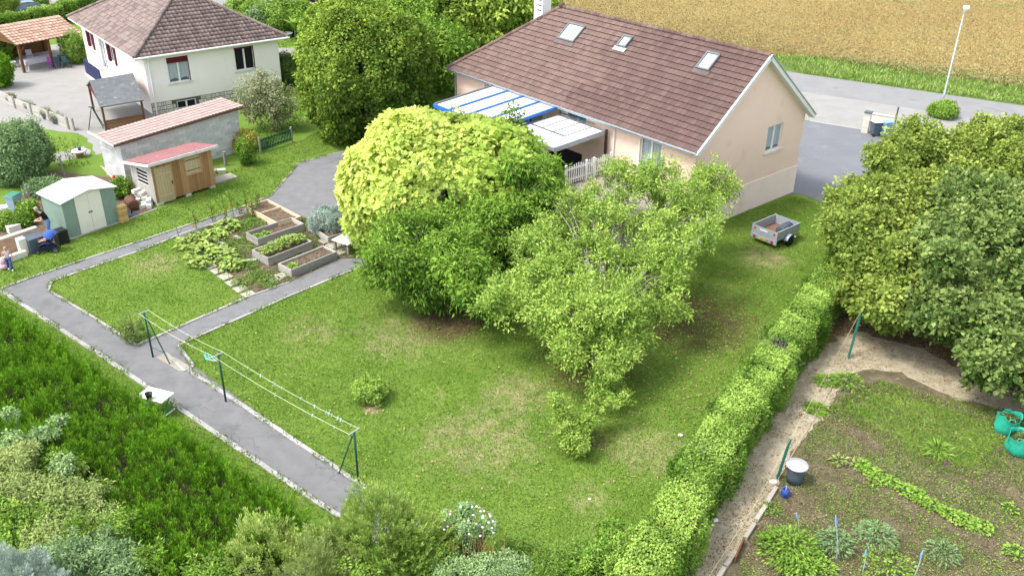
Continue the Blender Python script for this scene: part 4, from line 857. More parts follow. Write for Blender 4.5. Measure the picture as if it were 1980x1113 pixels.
mb = MB(); mb.box(x0 + .03, x1 - .03, .03, y1 - .03, zb, zb + .015); mb.build('floor', mat('ply_floor', (.15, .085, .055), (.20, .12, .08), scale=3), t)
for x, sx in ((x1 + .05, .17), (x0 - .22, .17)):
    mb = MB(); yc = Lt * .5; r = .31; pts = [(yc + r * math.cos(q), .3 + r * math.sin(q)) for q in np.linspace(R(15), R(165), 9)]; pts = [(yc + r + .12, .42)] + pts + [(yc - r - .12, .42)]
    for i in range(len(pts) - 1): mb.add([(x, *pts[i]), (x + sx, *pts[i]), (x + sx, *pts[i + 1]), (x, *pts[i + 1])], [(0, 1, 2, 3)])
    mb.build('mudguard', M['galv'], t)
    wh = MB(); wh.lathe([(.14, 0), (.235, .0), (.262, .03), (.262, .12), (.235, .15), (.14, .15)], n=24); wo = wh.build('wheel', M['rubber'], t, True); wo.rotation_euler = (0, R(90), 0); wo.location = (x + .01, yc, .262)
    wh = MB(); wh.lathe([(0, 0), (.05, .0), (.06, .03), (.13, .03), (.145, .0), (.145, .13), (0, .13)], (0, 0, .008), n=20); wh.build('rim', M['white'], wo, True)
mb = MB(); mb.tube([((x0 + x1) / 2, y1 - .1, zb - .08), ((x0 + x1) / 2, y1 + 1.0, zb - .1)], .035, 8); mb.tube([(x1 - .1, y1 - .1, zb - .08), ((x0 + x1) / 2, y1 + .75, zb - .1)], .025, 8); mb.tube([(x0 + .1, y1 - .1, zb - .08), ((x0 + x1) / 2, y1 + .75, zb - .1)], .025, 8); mb.tube([((x0 + x1) / 2, y1 + .8, .02), ((x0 + x1) / 2, y1 + .8, .5)], .025, 8); mb.build('drawbar', M['galv'], t)
q = Frame((b[0], b[1], 0), ty).tow((-.33, Lt * .6, .70)); t = thing('drum', 'black barrel with grey bands lying in the trailer', 'barrel', (q[0], q[1], .47 + .25), ty)
mb = MB(); L = .85; mb.lathe([(.2, 0), (.235, .01), (.235, L - .01), (.2, L)], (0, 0, -L / 2), n=24); k = mb.build('shell', M['slate'], t, True); k.rotation_euler = (R(90), 0, 0)
for yy in (-.3, -.1, .1, .3):
    mb = MB(); mb.lathe([(.238, -.02), (.247, -.015), (.247, .015), (.238, .02)], (0, 0, yy), n=24); k = mb.build('band', M['black'], t, True); k.rotation_euler = (R(90), 0, 0)

# ---- clothes line
def clpost(u, v, label, braces=()):
    p = g(u, v); t = thing('clothes_post', label, 'post', p, 52, 'posts of the clothes line')
    mb = MB(); mb.tube([(0, 0, 0), (0, 0, 1.98)], .036, 10); mb.build('post', M['postgreen'], t, True)
    mb = MB(); mb.beam((-.22, 0, 1.99), (.22, 0, 1.99), .03, .03); mb.build('crossbar', M['galv'], t)
    for d in braces:
        mb = MB(); mb.tube([(d[0], d[1], .0), (d[0] * .1, d[1] * .1, 1.8)], .024, 8); mb.tube([(0, 0, .45), (d[0] * .75, d[1] * .75, .45)], .012, 6); mb.build('brace', M['postgreen'], t)
    return p
pa = clpost(296, 690, 'clothes post with a leaning brace at the path junction', [(.12, -.95)]); pb = clpost(437, 776, 'clothes post holding coloured hangers, middle of the line'); pc = clpost(693, 932, 'clothes post with brace at the lower end of the path', [(-.1, .8)])
u_ = np.array([math.cos(R(52)), math.sin(R(52)), 0])
for s, nm in ((-1, 'clothes line on the path side'), (1, 'clothes line on the lawn side')):
    mb = MB()
    for a, b in ((pa, pb), (pb, pc)):
        pts = [a + (b - a) * k / 12 + u_ * .19 * s + np.array([0, 0, 2.0 - .12 * (1 - (2 * k / 12 - 1) ** 2)]) for k in range(13)]; mb.tube(pts, .006, 5)
    o = mb.build('clothes_line', M['line'], None); tag(o, 'pale cord, ' + nm, 'line')
def online(s, a, b, f): return a + (b - a) * f + u_ * .19 * s + np.array([0, 0, 2.0 - .12 * (1 - (2 * f - 1) ** 2)])
k = 0
for s, a, b, fs in ((-1, pa, pb, (.72,)), (1, pa, pb, (.3, .5)), (-1, pb, pc, (.22, .48, .75, .9)), (1, pb, pc, (.2, .3, .4, .41, .46, .6, .7, .78, .8, .82, .86, .88, .95))):
    for f in fs:
        mb = MB(); mb.box(-.012, .012, -.01, .01, -.07, .03); mb.box(-.02, .02, -.012, -.002, .0, .05); o = mb.build('clothes_peg', M['peg'], None); q = online(s, a, b, f); o.location = q; o.rotation_euler = (.3, 0, random.random() * 3)
        tag(o, 'pale blue peg clipped on the clothes line among other pegs', 'peg', 'pegs on the clothes line')
for k in range(3):
    mb = MB(); mb.tube([(0, -.21, -.16), (0, 0, -.05), (0, .21, -.16), (0, 0, -.17), (0, -.21, -.16)], .012, 6); mb.tube([(0, 0, -.05), (0, 0, .0), (0, .03, .03), (0, .05, .01)], .006, 5)
    o = mb.build('clothes_hanger', M['hanger'] if k < 2 else M['peg'], None); q = online(-1, pa, pb, .90 + .035 * k); o.location = q; o.rotation_euler = (0, .25, R(30 + 22 * k)); tag(o, ['teal clothes hanger farthest from the middle post', 'teal clothes hanger between the other two hangers', 'pale clothes hanger nearest the middle post'][k], 'hanger', 'hangers on the clothes line')

# ---- speckled table beside the path
a = g(300, 762, .74); t = thing('garden_table', 'speckled white table with green legs at the hedge', 'table', (a[0], a[1], 0), -20)
mb = MB(); mb.box(-.54, .54, -.33, .33, .70, .74); mb.build('tabletop', M['marble'], t, bevel=.01)
for x in (-.42, .42):
    mb = MB(); mb.beam((x, -.28, .02), (x, .25, .70), .035, .035, up=(1, 0, 0)); mb.beam((x, .28, .02), (x, -.25, .70), .035, .035, up=(1, 0, 0)); mb.build('leg', M['bright_green'], t)
mb = MB(); mb.tube([(.42, -.33, .03), (.42, .33, .03)], .03, 8); mb.build('foot_rail', M['whiteold'], t)
q = g(289, 770, .74); mb = MB(); mb.lathe([(.085, 0), (.12, .2), (.13, .2), (.13, .22), (.11, .22), (.08, .05), (0, .05)], n=20); o = mb.build('plant_pot', M['black'], None, True); o.location = q; o.location.z = .742; tag(o, 'empty black plant pot on the speckled table', 'pot')

# ---- raised beds
def planter(corners, hgt, name, label, wood, soilz=.08, th=.06, divide=None, soil='soil'):
    """corners: near-left, near-right, far-right, far-left on the ground (world xy)"""
    a, b, c = (np.array(q) for q in corners[:3]); yw = yawof(a, b); L = np.linalg.norm(b - a); D = abs((c - b) @ np.array([-math.sin(R(yw)), math.cos(R(yw))]))
    t = thing(name, label, 'raised bed', (a[0], a[1], 0), yw, 'raised beds of the vegetable garden'); n = 2
    for nm, q in (('side_board', (0, L, 0, th)), ('side_board', (0, L, D - th, D)), ('end_board', (0, th, th, D - th)), ('end_board', (L - th, L, th, D - th))):
        mb = MB()
        for k in range(n): mb.box(q[0], q[1], q[2], q[3], hgt * k / n + .003, hgt * (k + 1) / n - .003, random.random())
        mb.build(nm, M[wood], t, bevel=.006)
    if divide:
        mb = MB(); mb.box(L * divide - .03, L * divide + .03, th, D - th, 0, hgt, .6); mb.build('divider', M[wood], t)
    mb = MB(); nx, ny = 24, 12; vs = [(th + (L - 2 * th) * i / nx, th + (D - 2 * th) * j / ny, hgt - soilz + random.uniform(-.03, .03)) for j in range(ny + 1) for i in range(nx + 1)]
    mb.add(vs, [(j * (nx + 1) + i, j * (nx + 1) + i + 1, (j + 1) * (nx + 1) + i + 1, (j + 1) * (nx + 1) + i) for j in range(ny) for i in range(nx)]); mb.build('earth', M[soil], t)
    return Frame((a[0], a[1], 0), yw), L, D
def wz(pts, z): return [G2(u, v, z) for u, v in pts]
B3 = planter(wz([(563, 522), (651, 486), (628, 473)], .42), .42, 'raised_bed', 'grey raised bed of bare soil nearest the path', 'woodgrey', .1)
B2 = planter(wz([(518, 499), (604, 466), (575, 450)], .42), .42, 'raised_bed', 'grey raised bed overgrown with leafy plants', 'woodgrey', .1)
B1 = planter(wz([(498, 462), (588, 432), (560, 421)], .42), .42, 'raised_bed', 'grey raised bed with dark lining and low green leaves', 'woodgrey', .22)
B0 = planter(wz([(582, 418), (518, 385), (555, 370)], .35), .35, 'raised_bed', 'new pale wood raised bed split in two', 'woodlight', .14, divide=.58)
B4 = planter(wz([(596, 434), (634, 459), (665, 446)], .35), .35, 'raised_bed', 'weathered raised bed filled by the silvery lavender bush', 'woodgrey', .08)
q = g(668, 462, .62); t = thing('low_table', 'square cream table beside the raised beds', 'table', (q[0], q[1], 0), -32)
mb = MB(); mb.box(-.52, .52, -.42, .42, .57, .62); mb.build('tabletop', mat('cream_top', (.66, .62, .52), (.6, .56, .46), scale=5), t, bevel=.01)
for x in (-.4, .4):
    for y in (-.3, .3): mb = MB(); mb.box(x - .05, x + .05, y - .05, y + .05, 0, .567); mb.build('leg', M['woodgrey'], t)
q = g(676, 457, .62); mb = MB(); mb.lathe([(.27, 0), (.27, .04), (.25, .045), (.19, .36), (.17, .38), (0, .38)], n=28); o = mb.build('upturned_pot', M['potgrey'], None, True); o.location = (q[0], q[1], .622); tag(o, 'grey plant pot upside down on the cream table', 'pot')
# stepping slabs and edging boards
gr_ = 'paving slabs along the vegetable bed'
sl_ = [(403, 512, .8), (418, 522, .7), (433, 533, .75), (447, 545, .7), (462, 557, .7), (477, 567, .6)]
nm = ['first', 'second', 'third', 'fourth', 'fifth', 'last']
for k, (u, v, s) in enumerate(sl_): obox('paving_slab', nm[k] + ' worn slab of the row between lawn and vegetable bed, counted from the squash plants', 'slab', u + 3, v + 2, 48 + random.uniform(-4, 4), .52, s * .75, .04, 'slab', .018, gr_, t=random.random())
for k, (u, v, yw, a_, b_) in enumerate([(648, 474, 50, .8, .6), (662, 486, 50, .7, .5), (630, 466, 45, .6, .5), (640, 492, 52, .5, .45), (545, 533, 45, .55, .5), (533, 541, 45, .5, .4)]):
    obox('paving_slab', ['pale slab in front of the cream table', 'pale slab between the cream table and the path', 'small slab at the far end of the bare raised bed', 'small slab at the path edge near the bare bed', 'slab at the left corner of the bare raised bed', 'broken slab just left of the bare raised bed'][k], 'slab', u, v, yw, a_, b_, .05, 'slab', .018, gr_, t=random.random())
for k, (u, v, yw, a_) in enumerate([(427, 470, -40, .6), (445, 487, -42, 1.0), (460, 460, -40, .5), (470, 505, 15, 1.2)]):
    obox('edging_board', ['short pale board lying among the squash plants', 'long pale board lying in the middle of the bed', 'short pale board near the lined raised bed', 'pale board lying across beside the overgrown bed'][k], 'board', u, v, yw, a_, .2, .05, 'woodgrey', .02, 'loose boards in the vegetable bed', t=.9)
# tomato stakes
def plant_stake(u, v, h, label, tomato=True, i=0, lean=(0, 0)):
    p = g(u, v); t = thing('tomato_plant', label, 'plant', p, 0, 'tomato plants on stakes'); r = np.random.default_rng(i + 50)
    mb = MB(); mb.tube([(0, 0, 0), (lean[0], lean[1], h)], .014, 6); mb.build('stake', M['woodbrown'], t)
    lb = [(lean[0] * k / 5, lean[1] * k / 5, .15 + h * .82 * k / 5, .14, .14, .16) for k in range(6)]
    V, F, T, _, _ = crown(lb, 26, 7, .1, .09, asp=.5, inner=.3, r=r, tmean=.5); npmesh('foliage', V, F, M['leaf_veg'], t, T)
    if tomato:
        for k in range(2):
            mb = MB(); mb.sphere((r.normal(0, .1), r.normal(0, .1), r.uniform(.2, h * .6)), .045, n=6); mb.build('tomato', M['orange'] if k else M['red'], t, True)
M['leaf_veg'] = leafmat('vegetable_leaf', (.05, .13, .02), (.22, .34, .07), (.08, .18, .03))
for i, (u, v, h, lb) in enumerate([(381, 443, 1.05, 'sparse tomato plant on a stake, leftmost of the row by the path'), (412, 429, 1.0, 'tomato plant with an orange fruit, second stake from the left by the path'), (438, 428, 1.35, 'tall thin tomato plant on the third stake from the left'), (453, 422, 1.5, 'tallest tomato plant, on the fourth stake from the left'), (464, 414, .7, 'short tomato stake with few leaves, fifth in the row'), (478, 412, 1.3, 'dark tomato plant on a stake, sixth in the row'), (500, 408, 1.1, 'bushy tomato plant on a stake nearest the pale wood bed'), (489, 420, .9, 'tomato plant set just inside the row near the lined bed')]):
    plant_stake(u, v, h, lb, True, i, (random.uniform(-.12, .02), 0))
p = g(347, 462); mb = MB(); mb.tube([(0, 0, 0), (-.12, .05, 1.0)], .028, 6); mb.tube([(-.02, 0, .25), (.22, .12, .6)], .022, 6); o = mb.build('forked_stake', M['woodgrey'], None); o.location = p; tag(o, 'grey forked stake at the corner of the vegetable bed', 'stake')

# ---- green slatted gate near the apple tree
a, b = np.array(G2(504, 296)), np.array(G2(565, 275)); yw = yawof(a, b); L = np.linalg.norm(b - a)
t = thing('slatted_gate', 'dark green slatted gate panel between grey posts', 'gate', (a[0], a[1], 0), yw)
for x in (0, L): mb = MB(); mb.box(x - .05, x + .05, -.05, .05, 0, 1.0, .5); mb.build('post', M['woodgrey'], t)
mb = MB(); n = 20
for k in range(n):
    x = .09 + (L - .18) * k / (n - 1); mb.box(x - .035, x + .035, -.02, -.001, .1, .88)
for z in (.2, .72): mb.box(.06, L - .06, .001, .03, z, z + .07)
mb.build('slats', M['postgreen'], t)

# ---- neighbour's yard
pf = [(-20, 232), (27, 205), (58, 222), (95, 237), (130, 250), (141, 253)]
t = thing('plank_fence', 'low grey plank fence with posts along the pale forecourt', 'fence', (*G2(27, 207), 0), 0); o0 = np.array([*G2(27, 207), 0])
pts = [np.array([*G2(u, v), 0]) - o0 for u, v in ((0, 194), (30, 210), (62, 222), (97, 235), (133, 250), (144, 253))]
for i, q in enumerate(pts[1:]): mb = MB(); mb.beam(q, q + np.array([0, 0, .85]), .1, .1, .3); mb.build('post', M['woodgrey'], t)
for i in range(len(pts) - 1):
    mb = MB(); a, b = pts[i], pts[i + 1]
    for z in (.13, .38, .60): mb.beam(a + np.array([0, .06, z]), b + np.array([0, .06, z]), .04, .22, .6 + .4 * random.random())
    mb.build('planks', M['woodgrey'], t)
M['leaf_pot'] = leafmat('pot_plant_leaf', (.08, .12, .03), (.26, .30, .10))
for i, (u, v, s, kind) in enumerate([(24, 200, .33, 1), (43, 207, .3, 0), (60, 216, .33, 1), (78, 222, .3, 0), (92, 229, .38, 1), (112, 238, .42, 1)]):
    p = g(u, v); t = thing('flower_pot', ['pot of yellow green heather, first on the fence side', 'dark empty pot second along the plank fence', 'pot with rounded green cushion, third along the fence', 'dark empty pot fourth along the plank fence', 'pot with a broad yellow green plant, fifth along the fence', 'large lilac grey pot with plant at the fence end'][i], 'pot', p, 0, 'pots standing behind the plank fence')
    mb = MB(); mb.lathe([(s * .7, 0), (s, .4), (s * 1.05, .42), (s * .9, .42), (s * .85, .36), (0, .36)], n=16); mb.build('pot', M['pot'], t, True)
    if kind: V, F, T, _, _ = crown([(0, 0, .5, s * 1.15, s * 1.15, .25)], 60, 10, .12, .07, inner=.3); npmesh('foliage', V, F, M['leaf_pot'], t, T)
# timber porch with shingle roof
PF = Frame(NF.tow((-3.0, -1.9, 0)), NY)
t = thing('timber_porch', 'small timber shelter with mossy grey shingle roof', 'shelter', PF.O, NY)
W5, D5, h5, r5 = 1.9, 3.2, 1.75, 2.65
mb = MB(); 
e0, e1, rr0, rr1 = PF.tol(g(193, 207, 1.75)), PF.tol(g(278, 193, 1.75)), PF.tol(g(173, 156, 2.75)), PF.tol(g(257, 141, 2.75))
cx = e0[0]; 
thk = np.array([0, 0, .08]); vs = [e0, e1, rr1, rr0]; mb.add([*vs, *(q - thk for q in vs)], [(0, 1, 2, 3), (7, 6, 5, 4), (0, 4, 5, 1), (1, 5, 6, 2), (2, 6, 7, 3), (3, 7, 4, 0)])
bk0, bk1 = 2 * rr0 - e0, 2 * rr1 - e1; bk0[2] = bk1[2] = 1.75; vs = [rr0, rr1, bk1, bk0]; mb.add([*vs, *(q - thk for q in vs)], [(0, 1, 2, 3), (7, 6, 5, 4), (0, 4, 5, 1), (1, 5, 6, 2), (2, 6, 7, 3), (3, 7, 4, 0)]); mb.build('roof', M['shingle'], t)
for nm_, (A, B_, C_) in (('gable_end', (e0, rr0, bk0)), ('gable_end', (e1, rr1, bk1))):
    dd = (B_ - A) * .08; mb = MB(); s_ = np.array([.12 if nm_ else 0, 0, 0]); q = unit(e1 - e0) * (.12 if A is e0 else -.12); dn = np.array([0, 0, -.09]); mb.add([A + q + dn, B_ + q + dn * 2, C_ + q + dn], [(0, 1, 2)]); mb.add([A + q * 1.3 + dn, B_ + q * 1.3 + dn * 2, C_ + q * 1.3 + dn], [(2, 1, 0)]); mb.build(nm_, M['maroon'], t)
ins = lambda p, f: p
mid = (e0 + e1 + bk0 + bk1) / 4
for P0 in (e0, e1, bk0, bk1):
    q = P0 + (mid - P0) * .1; mb = MB(); mb.box(q[0] - .06, q[0] + .06, q[1] - .06, q[1] + .06, 0, 1.7 + .15); mb.build('post', M['woodbrown'], t)
fr0, fr1 = e0 + (mid - e0) * .1, e1 + (mid - e1) * .1
mb = MB()
for z in (.12, .3, .48, .66): mb.beam((fr0[0] + .08, fr0[1], z), (fr1[0] - .06, fr1[1], z), .04, .16, random.random())
mb.build('board_side', M['woodbrown'], t)
# A-frame trestle
p = g(186, 250); t = thing('trestle', 'dark grey A-shaped trestle on the forecourt', 'trestle', p, 20)
for s in (-1, 1): mb = MB(); mb.beam((s * .45, 0, 0), (s * .02, 0, 1.45), .05, .05, up=(0, 1, 0)); mb.beam((s * .45, .5, 0), (s * .02, .1, 1.45), .05, .05, up=(0, 1, 0)); mb.build('leg', M['postgreen'], t)
mb = MB(); mb.beam((-.2, .05, 1.47), (.2, .05, 1.47), .06, .06); mb.build('top_bar', M['grey'], t)
p = g(246, 234); mb = MB(); mb.lathe([(.11, 0), (.15, .26), (.17, .26), (.17, .3), (.13, .3), (.1, .1), (0, .1)], n=14); o = mb.build('clay_pot', M['terracotta'], None, True); o.location = p; tag(o, 'pale clay pot in front of the timber shelter', 'pot')
# carport
c0, c1 = np.array([*G2(32, 88, 2.2), 0]), np.array([*G2(155, 65, 2.2), 0]); yw = yawof(c0, c1); CF = Frame((c0[0], c0[1], 0), yw); L = np.linalg.norm(c1 - c0)
t = thing('carport', 'open timber carport with orange tiled gable roof', 'carport', CF.O, yw)
rl = CF.tol(g(8, 48.5, 3.2)); Dh = max(1.6, rl[1]); SS = Vector((0, Dh, 1.0)).normalized(); Wc = math.hypot(Dh, 1.0)
for O_, X_, S_2 in (((-.1, 0, 2.2), (1, 0, 0), SS), ((-.1, 2 * Dh, 2.2), (1, 0, 0), (0, -SS.y, SS.z))):
    V, F, T = tileroof(O_, X_, S_2, L + .2, Wc, lambda t: 0, lambda t: L + .2, pitch=.3, course=.38, amp=.06, step=.04, profile='wave', per=6); npmesh('roof', V, F, M['tileorange'], t, T)
for x in (.25, L * .5, L - .25):
    for y in (.3, 2 * Dh - .3): mb = MB(); mb.box(x - .09, x + .09, y - .09, y + .09, 0, 2.25); mb.build('post', M['woodbrown'], t)
mb = MB(); mb.box(0, L, .22, .38, 2.12, 2.26); mb.box(0, L, 2 * Dh - .38, 2 * Dh - .22, 2.12, 2.26); mb.beam((.35, .3, 2.15), (1.1, .3, 2.15), .01, .01); mb.beam((.25, .3, 1.5), (.85, .3, 2.15), .08, .08, up=(0, 1, 0))
mb.build('beam', M['woodbrown'], t)
mb = MB(); mb.add([(.02, .1, 2.2), (.02, 2 * Dh - .1, 2.2), (.02, Dh, 3.15)], [(0, 1, 2)]); mb.box(0, L, 2 * Dh - .2, 2 * Dh - .15, 0, 2.2); mb.build('back_wall', M['woodbrown'], t)
def chair(u, v, yaw, m, label, s=1.0):
    p = g(u, v); t = thing('garden_chair', label, 'chair', p, yaw, 'chairs at the carport table')
    mb = MB(); mb.box(-.22, .22, -.22, .22, .42, .45); mb.build('seat', M[m], t, bevel=.01); mb = MB(); mb.box(-.22, .22, .2, .24, .47, .95); mb.build('backrest', M[m], t, bevel=.02)
    for x in (-.2, .2):
        mb = MB(); mb.beam((x, -.2, 0), (x, -.18, .62), .04, .04, up=(1, 0, 0)); mb.box(x - .03, x + .03, -.22, .2, .62, .65); mb.build('armrest', M[m], t)
        for y in (.2,): mb = MB(); mb.box(x - .02, x + .02, y - .02, y + .02, 0, .42); mb.build('leg', M[m], t)
p = g(78, 130); t = thing('long_table', 'long table under a lilac cloth in the carport', 'table', p, yw)
mb = MB(); mb.box(-1.3, 1.3, -.45, .45, .72, .75); mb.box(-1.31, 1.31, -.46, -.44, .45, .72); mb.box(-1.31, -1.29, -.44, .45, .45, .72); mb.build('tablecloth', M['cloth'], t, bevel=.01)
for x in (-1.1, 1.1):
    for y in (-.35, .35): mb = MB(); mb.box(x - .025, x + .025, y - .025, y + .025, 0, .72); mb.build('leg', M['white'], t)
for a in [(112, 132, -150, 'chairgreen', 'dark green plastic chair at the right end of the carport table'), (122, 128, -170, 'chairgreen', 'dark green plastic chair, second from the rose bush'), (131, 131, -190, 'chairgreen', 'dark green plastic chair nearest the rose bush'), (104, 133, 150, 'purple', 'chair with purple cushion at the carport table'), (60, 120, 30, 'cloth', 'pale chair behind the lilac tablecloth')]: chair(*a)
p = g(27, 130); mb = MB(); mb.lathe([(.17, 0), (.22, .4), (.24, .4), (.24, .43), (.2, .43), (.17, .1), (0, .1)], n=16); o = mb.build('bucket', M['white'], None, True); o.location = p; tag(o, 'white bucket beside the carport post', 'bucket')
p = g(155, 303); t = thing('stone_pedestal', 'pale round stone table on the garden path with a blue pot', 'pedestal', p, 0)
mb = MB(); mb.lathe([(.22, 0), (.2, .3), (.24, .32)], n=14); mb.build('base', M['terracotta'], t, True); mb = MB(); mb.lathe([(.42, .32), (.44, .36), (.42, .4), (0, .4)], n=20); mb.build('top', M['stone'], t, True); mb = MB(); mb.lathe([(.08, .4), (.11, .6), (0, .6)], (0.05, 0, 0), n=12); mb.build('bowl', M['canblue'], t, True)
p = g(547, 72); mb = MB(); mb.lathe([(.5, 0), (.7, .35), (.74, .37), (.66, .37), (.48, .08), (0, .08)], n=20, sx=1.3); o = mb.build('white_trough', M['white'], None, True); o.location = p; tag(o, 'round white trough on the lawn behind the cream house', 'trough')
# ---- cars
def car(u, v, yaw, paint, label, L=4.0, hatch=True):
    p = g(u, v); t = thing('parked_car', label, 'car', p, yaw); w_ = .82
    prof = [(-L / 2, .35), (-L / 2 + .02, .75), (-L / 2 + .1, .92), (-L * .18, .98), (L * .22, .95), (L * .42, .82), (L / 2, .62), (L / 2, .35), (L * .4, .25), (-L * .4, .25)]
    mb = MB(); n = len(prof); vs = [(x, -w_, z) for x, z in prof] + [(x, w_, z) for x, z in prof]; mb.add(vs, [tuple(range(n)), tuple(range(n, 2 * n))[::-1]] + [(i, i + n, (i + 1) % n + n, (i + 1) % n) for i in range(n)]); body = mb.build('body', M[paint], t, bevel=.06)
    cab = [(-L / 2 + .12, .92), (-L * .40, 1.38), (-L * .05, 1.45), (L * .10, 1.38), (L * .26, .94)]
    mb = MB(); k = len(cab); vs = [(x, -(w_ - .03 - (z - .9) * .33), z) for x, z in cab] + [(x, w_ - .03 - (z - .9) * .33, z) for x, z in cab]; mb.add(vs, [tuple(range(k)), tuple(range(k, 2 * k))[::-1]] + [(i, i + k, (i + 1) % k + k, (i + 1) % k) for i in range(k)]); mb.build('window_glass', M['glass'], t)
    mb = MB(); mb.add([(-L * .40 - .02, -.65, 1.40), (-L * .05, -.65, 1.475), (L * .1, -.65, 1.40), (L * .1, .65, 1.40), (-L * .05, .65, 1.475), (-L * .40 - .02, .65, 1.40)], [(0, 1, 4, 5), (1, 2, 3, 4)])
    for s in (-1, 1):
        for q in range(k - 1):
            a, b = cab[q], cab[q + 1]; mb.beam((a[0], s * (w_ - .03 - (a[1] - .9) * .33), a[1] + .015), (b[0], s * (w_ - .03 - (b[1] - .9) * .33), b[1] + .015), .09, .05)
        mb.beam((-.15, s * (w_ - .02), .95), (-.2, s * .66, 1.42), .08, .04)
    mb.build('roof', M[paint], t)
    for x in (-L * .31, L * .31):
        for s in (-1, 1):
            mb = MB(); mb.lathe([(.18, 0), (.29, 0), (.31, .03), (.31, .17), (.29, .2), (.18, .2)], n=18); wo = mb.build('wheel', M['rubber'], t, True); wo.rotation_euler = (R(90), 0, 0); wo.location = (x, s * (w_ - .08) + .1, .31)
            mb = MB(); mb.lathe([(0, .01), (.18, .01), (.18, .19), (0, .19)], n=14); mb.build('rim', M['galv'], wo)
    for s in (-1, 1):
        mb = MB(); mb.box(-L / 2 - .015, -L / 2 + .06, s * .62 - .13, s * .62 + .13, .68, .88); mb.build('tail_light', M['red'], t); mb = MB(); mb.box(L / 2 - .1, L / 2 - .0, s * .6 - .15, s * .6 + .15, .62, .74); mb.build('headlight', M['white'], t)
car(62, 32, 38, 'carblue', 'blue-grey hatchback parked behind the hedge')
car(40, 8, 28, 'cardark', 'dark car parked at the top left edge', 4.5)

# ---- compost corner, crates, pram and people
obox('stone_block', 'pale stone post ending the compost enclosure', 'stone block', 47, 490, 50, .35, .35, .8, 'stone', t=.7)
p = g(28, 500); mb = MB(); mb.box(-1.3, .25, -.12, .12, 0, .32, .5); o = mb.build('low_wall', M['stone'], None, bevel=.03); o.location = (p[0] + .3, p[1] + .1, 0); o.rotation_euler = (0, 0, R(52)); tag(o, 'low sandstone wall of the compost enclosure', 'wall')
p = g(20, 455, .85); mb = MB(); mb.box(-1.6, 1.25, -.14, .14, 0, .05, .9); o = mb.build('plank', M['woodgrey'], None); o.location = (p[0], p[1], .82); o.rotation_euler = (0, 0, R(54)); tag(o, 'long pale plank lying over the compost enclosure', 'plank')
sheet('compost', px([(-30, 505), (40, 492), (48, 470), (10, 462), (-40, 480)]), .05, M['litter'], .04, .2, 'stuff')
obox('storage_box', 'black plastic box between the compost wall and the pram', 'box', 70, 482, 52,   .8, .8, .72, 'slate', bevel=.03)
obox('storage_box', 'black plastic box against the green shed side', 'box', 121, 469, 52, .5, .55, .7, 'black', bevel=.03)
obox('stone_block', 'cream stone block on the ground at the pram', 'stone block', 28, 447, 50, .6, .35, .35, 'stone', t=.9)
obox('plastic_tray', 'tilted white tray among the yard clutter', 'tray', 12, 402, 30, .8, .5, .12, 'white', .25)
obox('plastic_tray', 'pale blue tray behind the stone block', 'tray', 36, 432, 10, .6, .4, .15, 'binblue')
obox('clay_planter', 'orange clay planter between the bin and woman', 'planter', 44, 416, 20, .3, .3, .25, 'terracotta')
p = g(86, 420); t = thing('cart_wheel', 'rust red cart wheel leaning on the green shed', 'wheel', (p[0], p[1], .3), 60)
mb = MB(); mb.tube([(0, .3 * math.cos(a), .3 * math.sin(a)) for a in np.linspace(0, 2 * PI, 25)], .025, 6); mb.build('rim', M['rust'], t, True); mb = MB()
for a in np.linspace(0, PI, 5)[:-1]: mb.tube([(0, .3 * math.cos(a), .3 * math.sin(a)), (0, -.3 * math.cos(a), -.3 * math.sin(a))], .008, 5)
mb.build('spokes', M['galv'], t)
# pram
p = g(95, 486); PY = 15; t = thing('pushchair', 'dark blue pushchair with bright blue hood on the grass', 'pushchair', p, PY)
mb = MB()
for s in (-.24, .24): mb.tube([(-.42, s, .1), (.1, s, .42), (.5, s, .92), (.62, s, .98)], .016, 6); mb.tube([(.35, s, .12), (.0, s, .5), (-.35, s, .45)], .016, 6)
mb.tube([(.62, -.24, .98), (.66, 0, 1.0), (.62, .24, .98)], .02, 6); mb.tube([(-.42, -.24, .1), (-.42, .24, .1)], .014, 6); mb.tube([(.35, -.24, .12), (.35, .24, .12)], .014, 6); mb.build('frame', M['black'], t, True)
mb = MB(); mb.box(-.2, .2, -.2, .2, .42, .5); mb.beam((.18, 0, .45), (.4, 0, .95), .42, .06); mb.beam((-.2, 0, .46), (-.38, 0, .3), .38, .05); mb.build('seat', M['navy'], t, bevel=.02)
mb = MB(); mb.box(-.22, .3, -.2, .2, .16, .34); mb.build('basket', M['navy'], t, bevel=.03)
mb = MB(); N_ = 12; vs = []
for j in range(7):
    a = R(10 + 22 * j); 
    for i in range(N_ + 1):
        b = PI * i / N_; vs.append((.26 - .4 * math.cos(a) * math.sin(b) * .9, .27 * math.cos(b), .72 + .38 * math.sin(a) * math.sin(b)))
mb.add(vs, [(j * (N_ + 1) + i, j * (N_ + 1) + i + 1, (j + 1) * (N_ + 1) + i + 1, (j + 1) * (N_ + 1) + i) for j in range(6) for i in range(N_)]); mb.build('hood', M['hood'], t, True)
for x, r_ in ((-.42, .09), (.35, .13)):
    for s in (-.27, .27): mb = MB(); mb.tube([(x + r_ * math.cos(a), s, r_ + .01 + r_ * math.sin(a)) for a in np.linspace(0, 2 * PI, 17)], .022, 6); wo = mb.build('wheel', M['rubber'], t, True); mb = MB(); mb.tube([(x, s - .012, r_ + .01), (x, s + .012, r_ + .01)], r_ * .75, 12); mb.build('rim', M['grey'], wo)

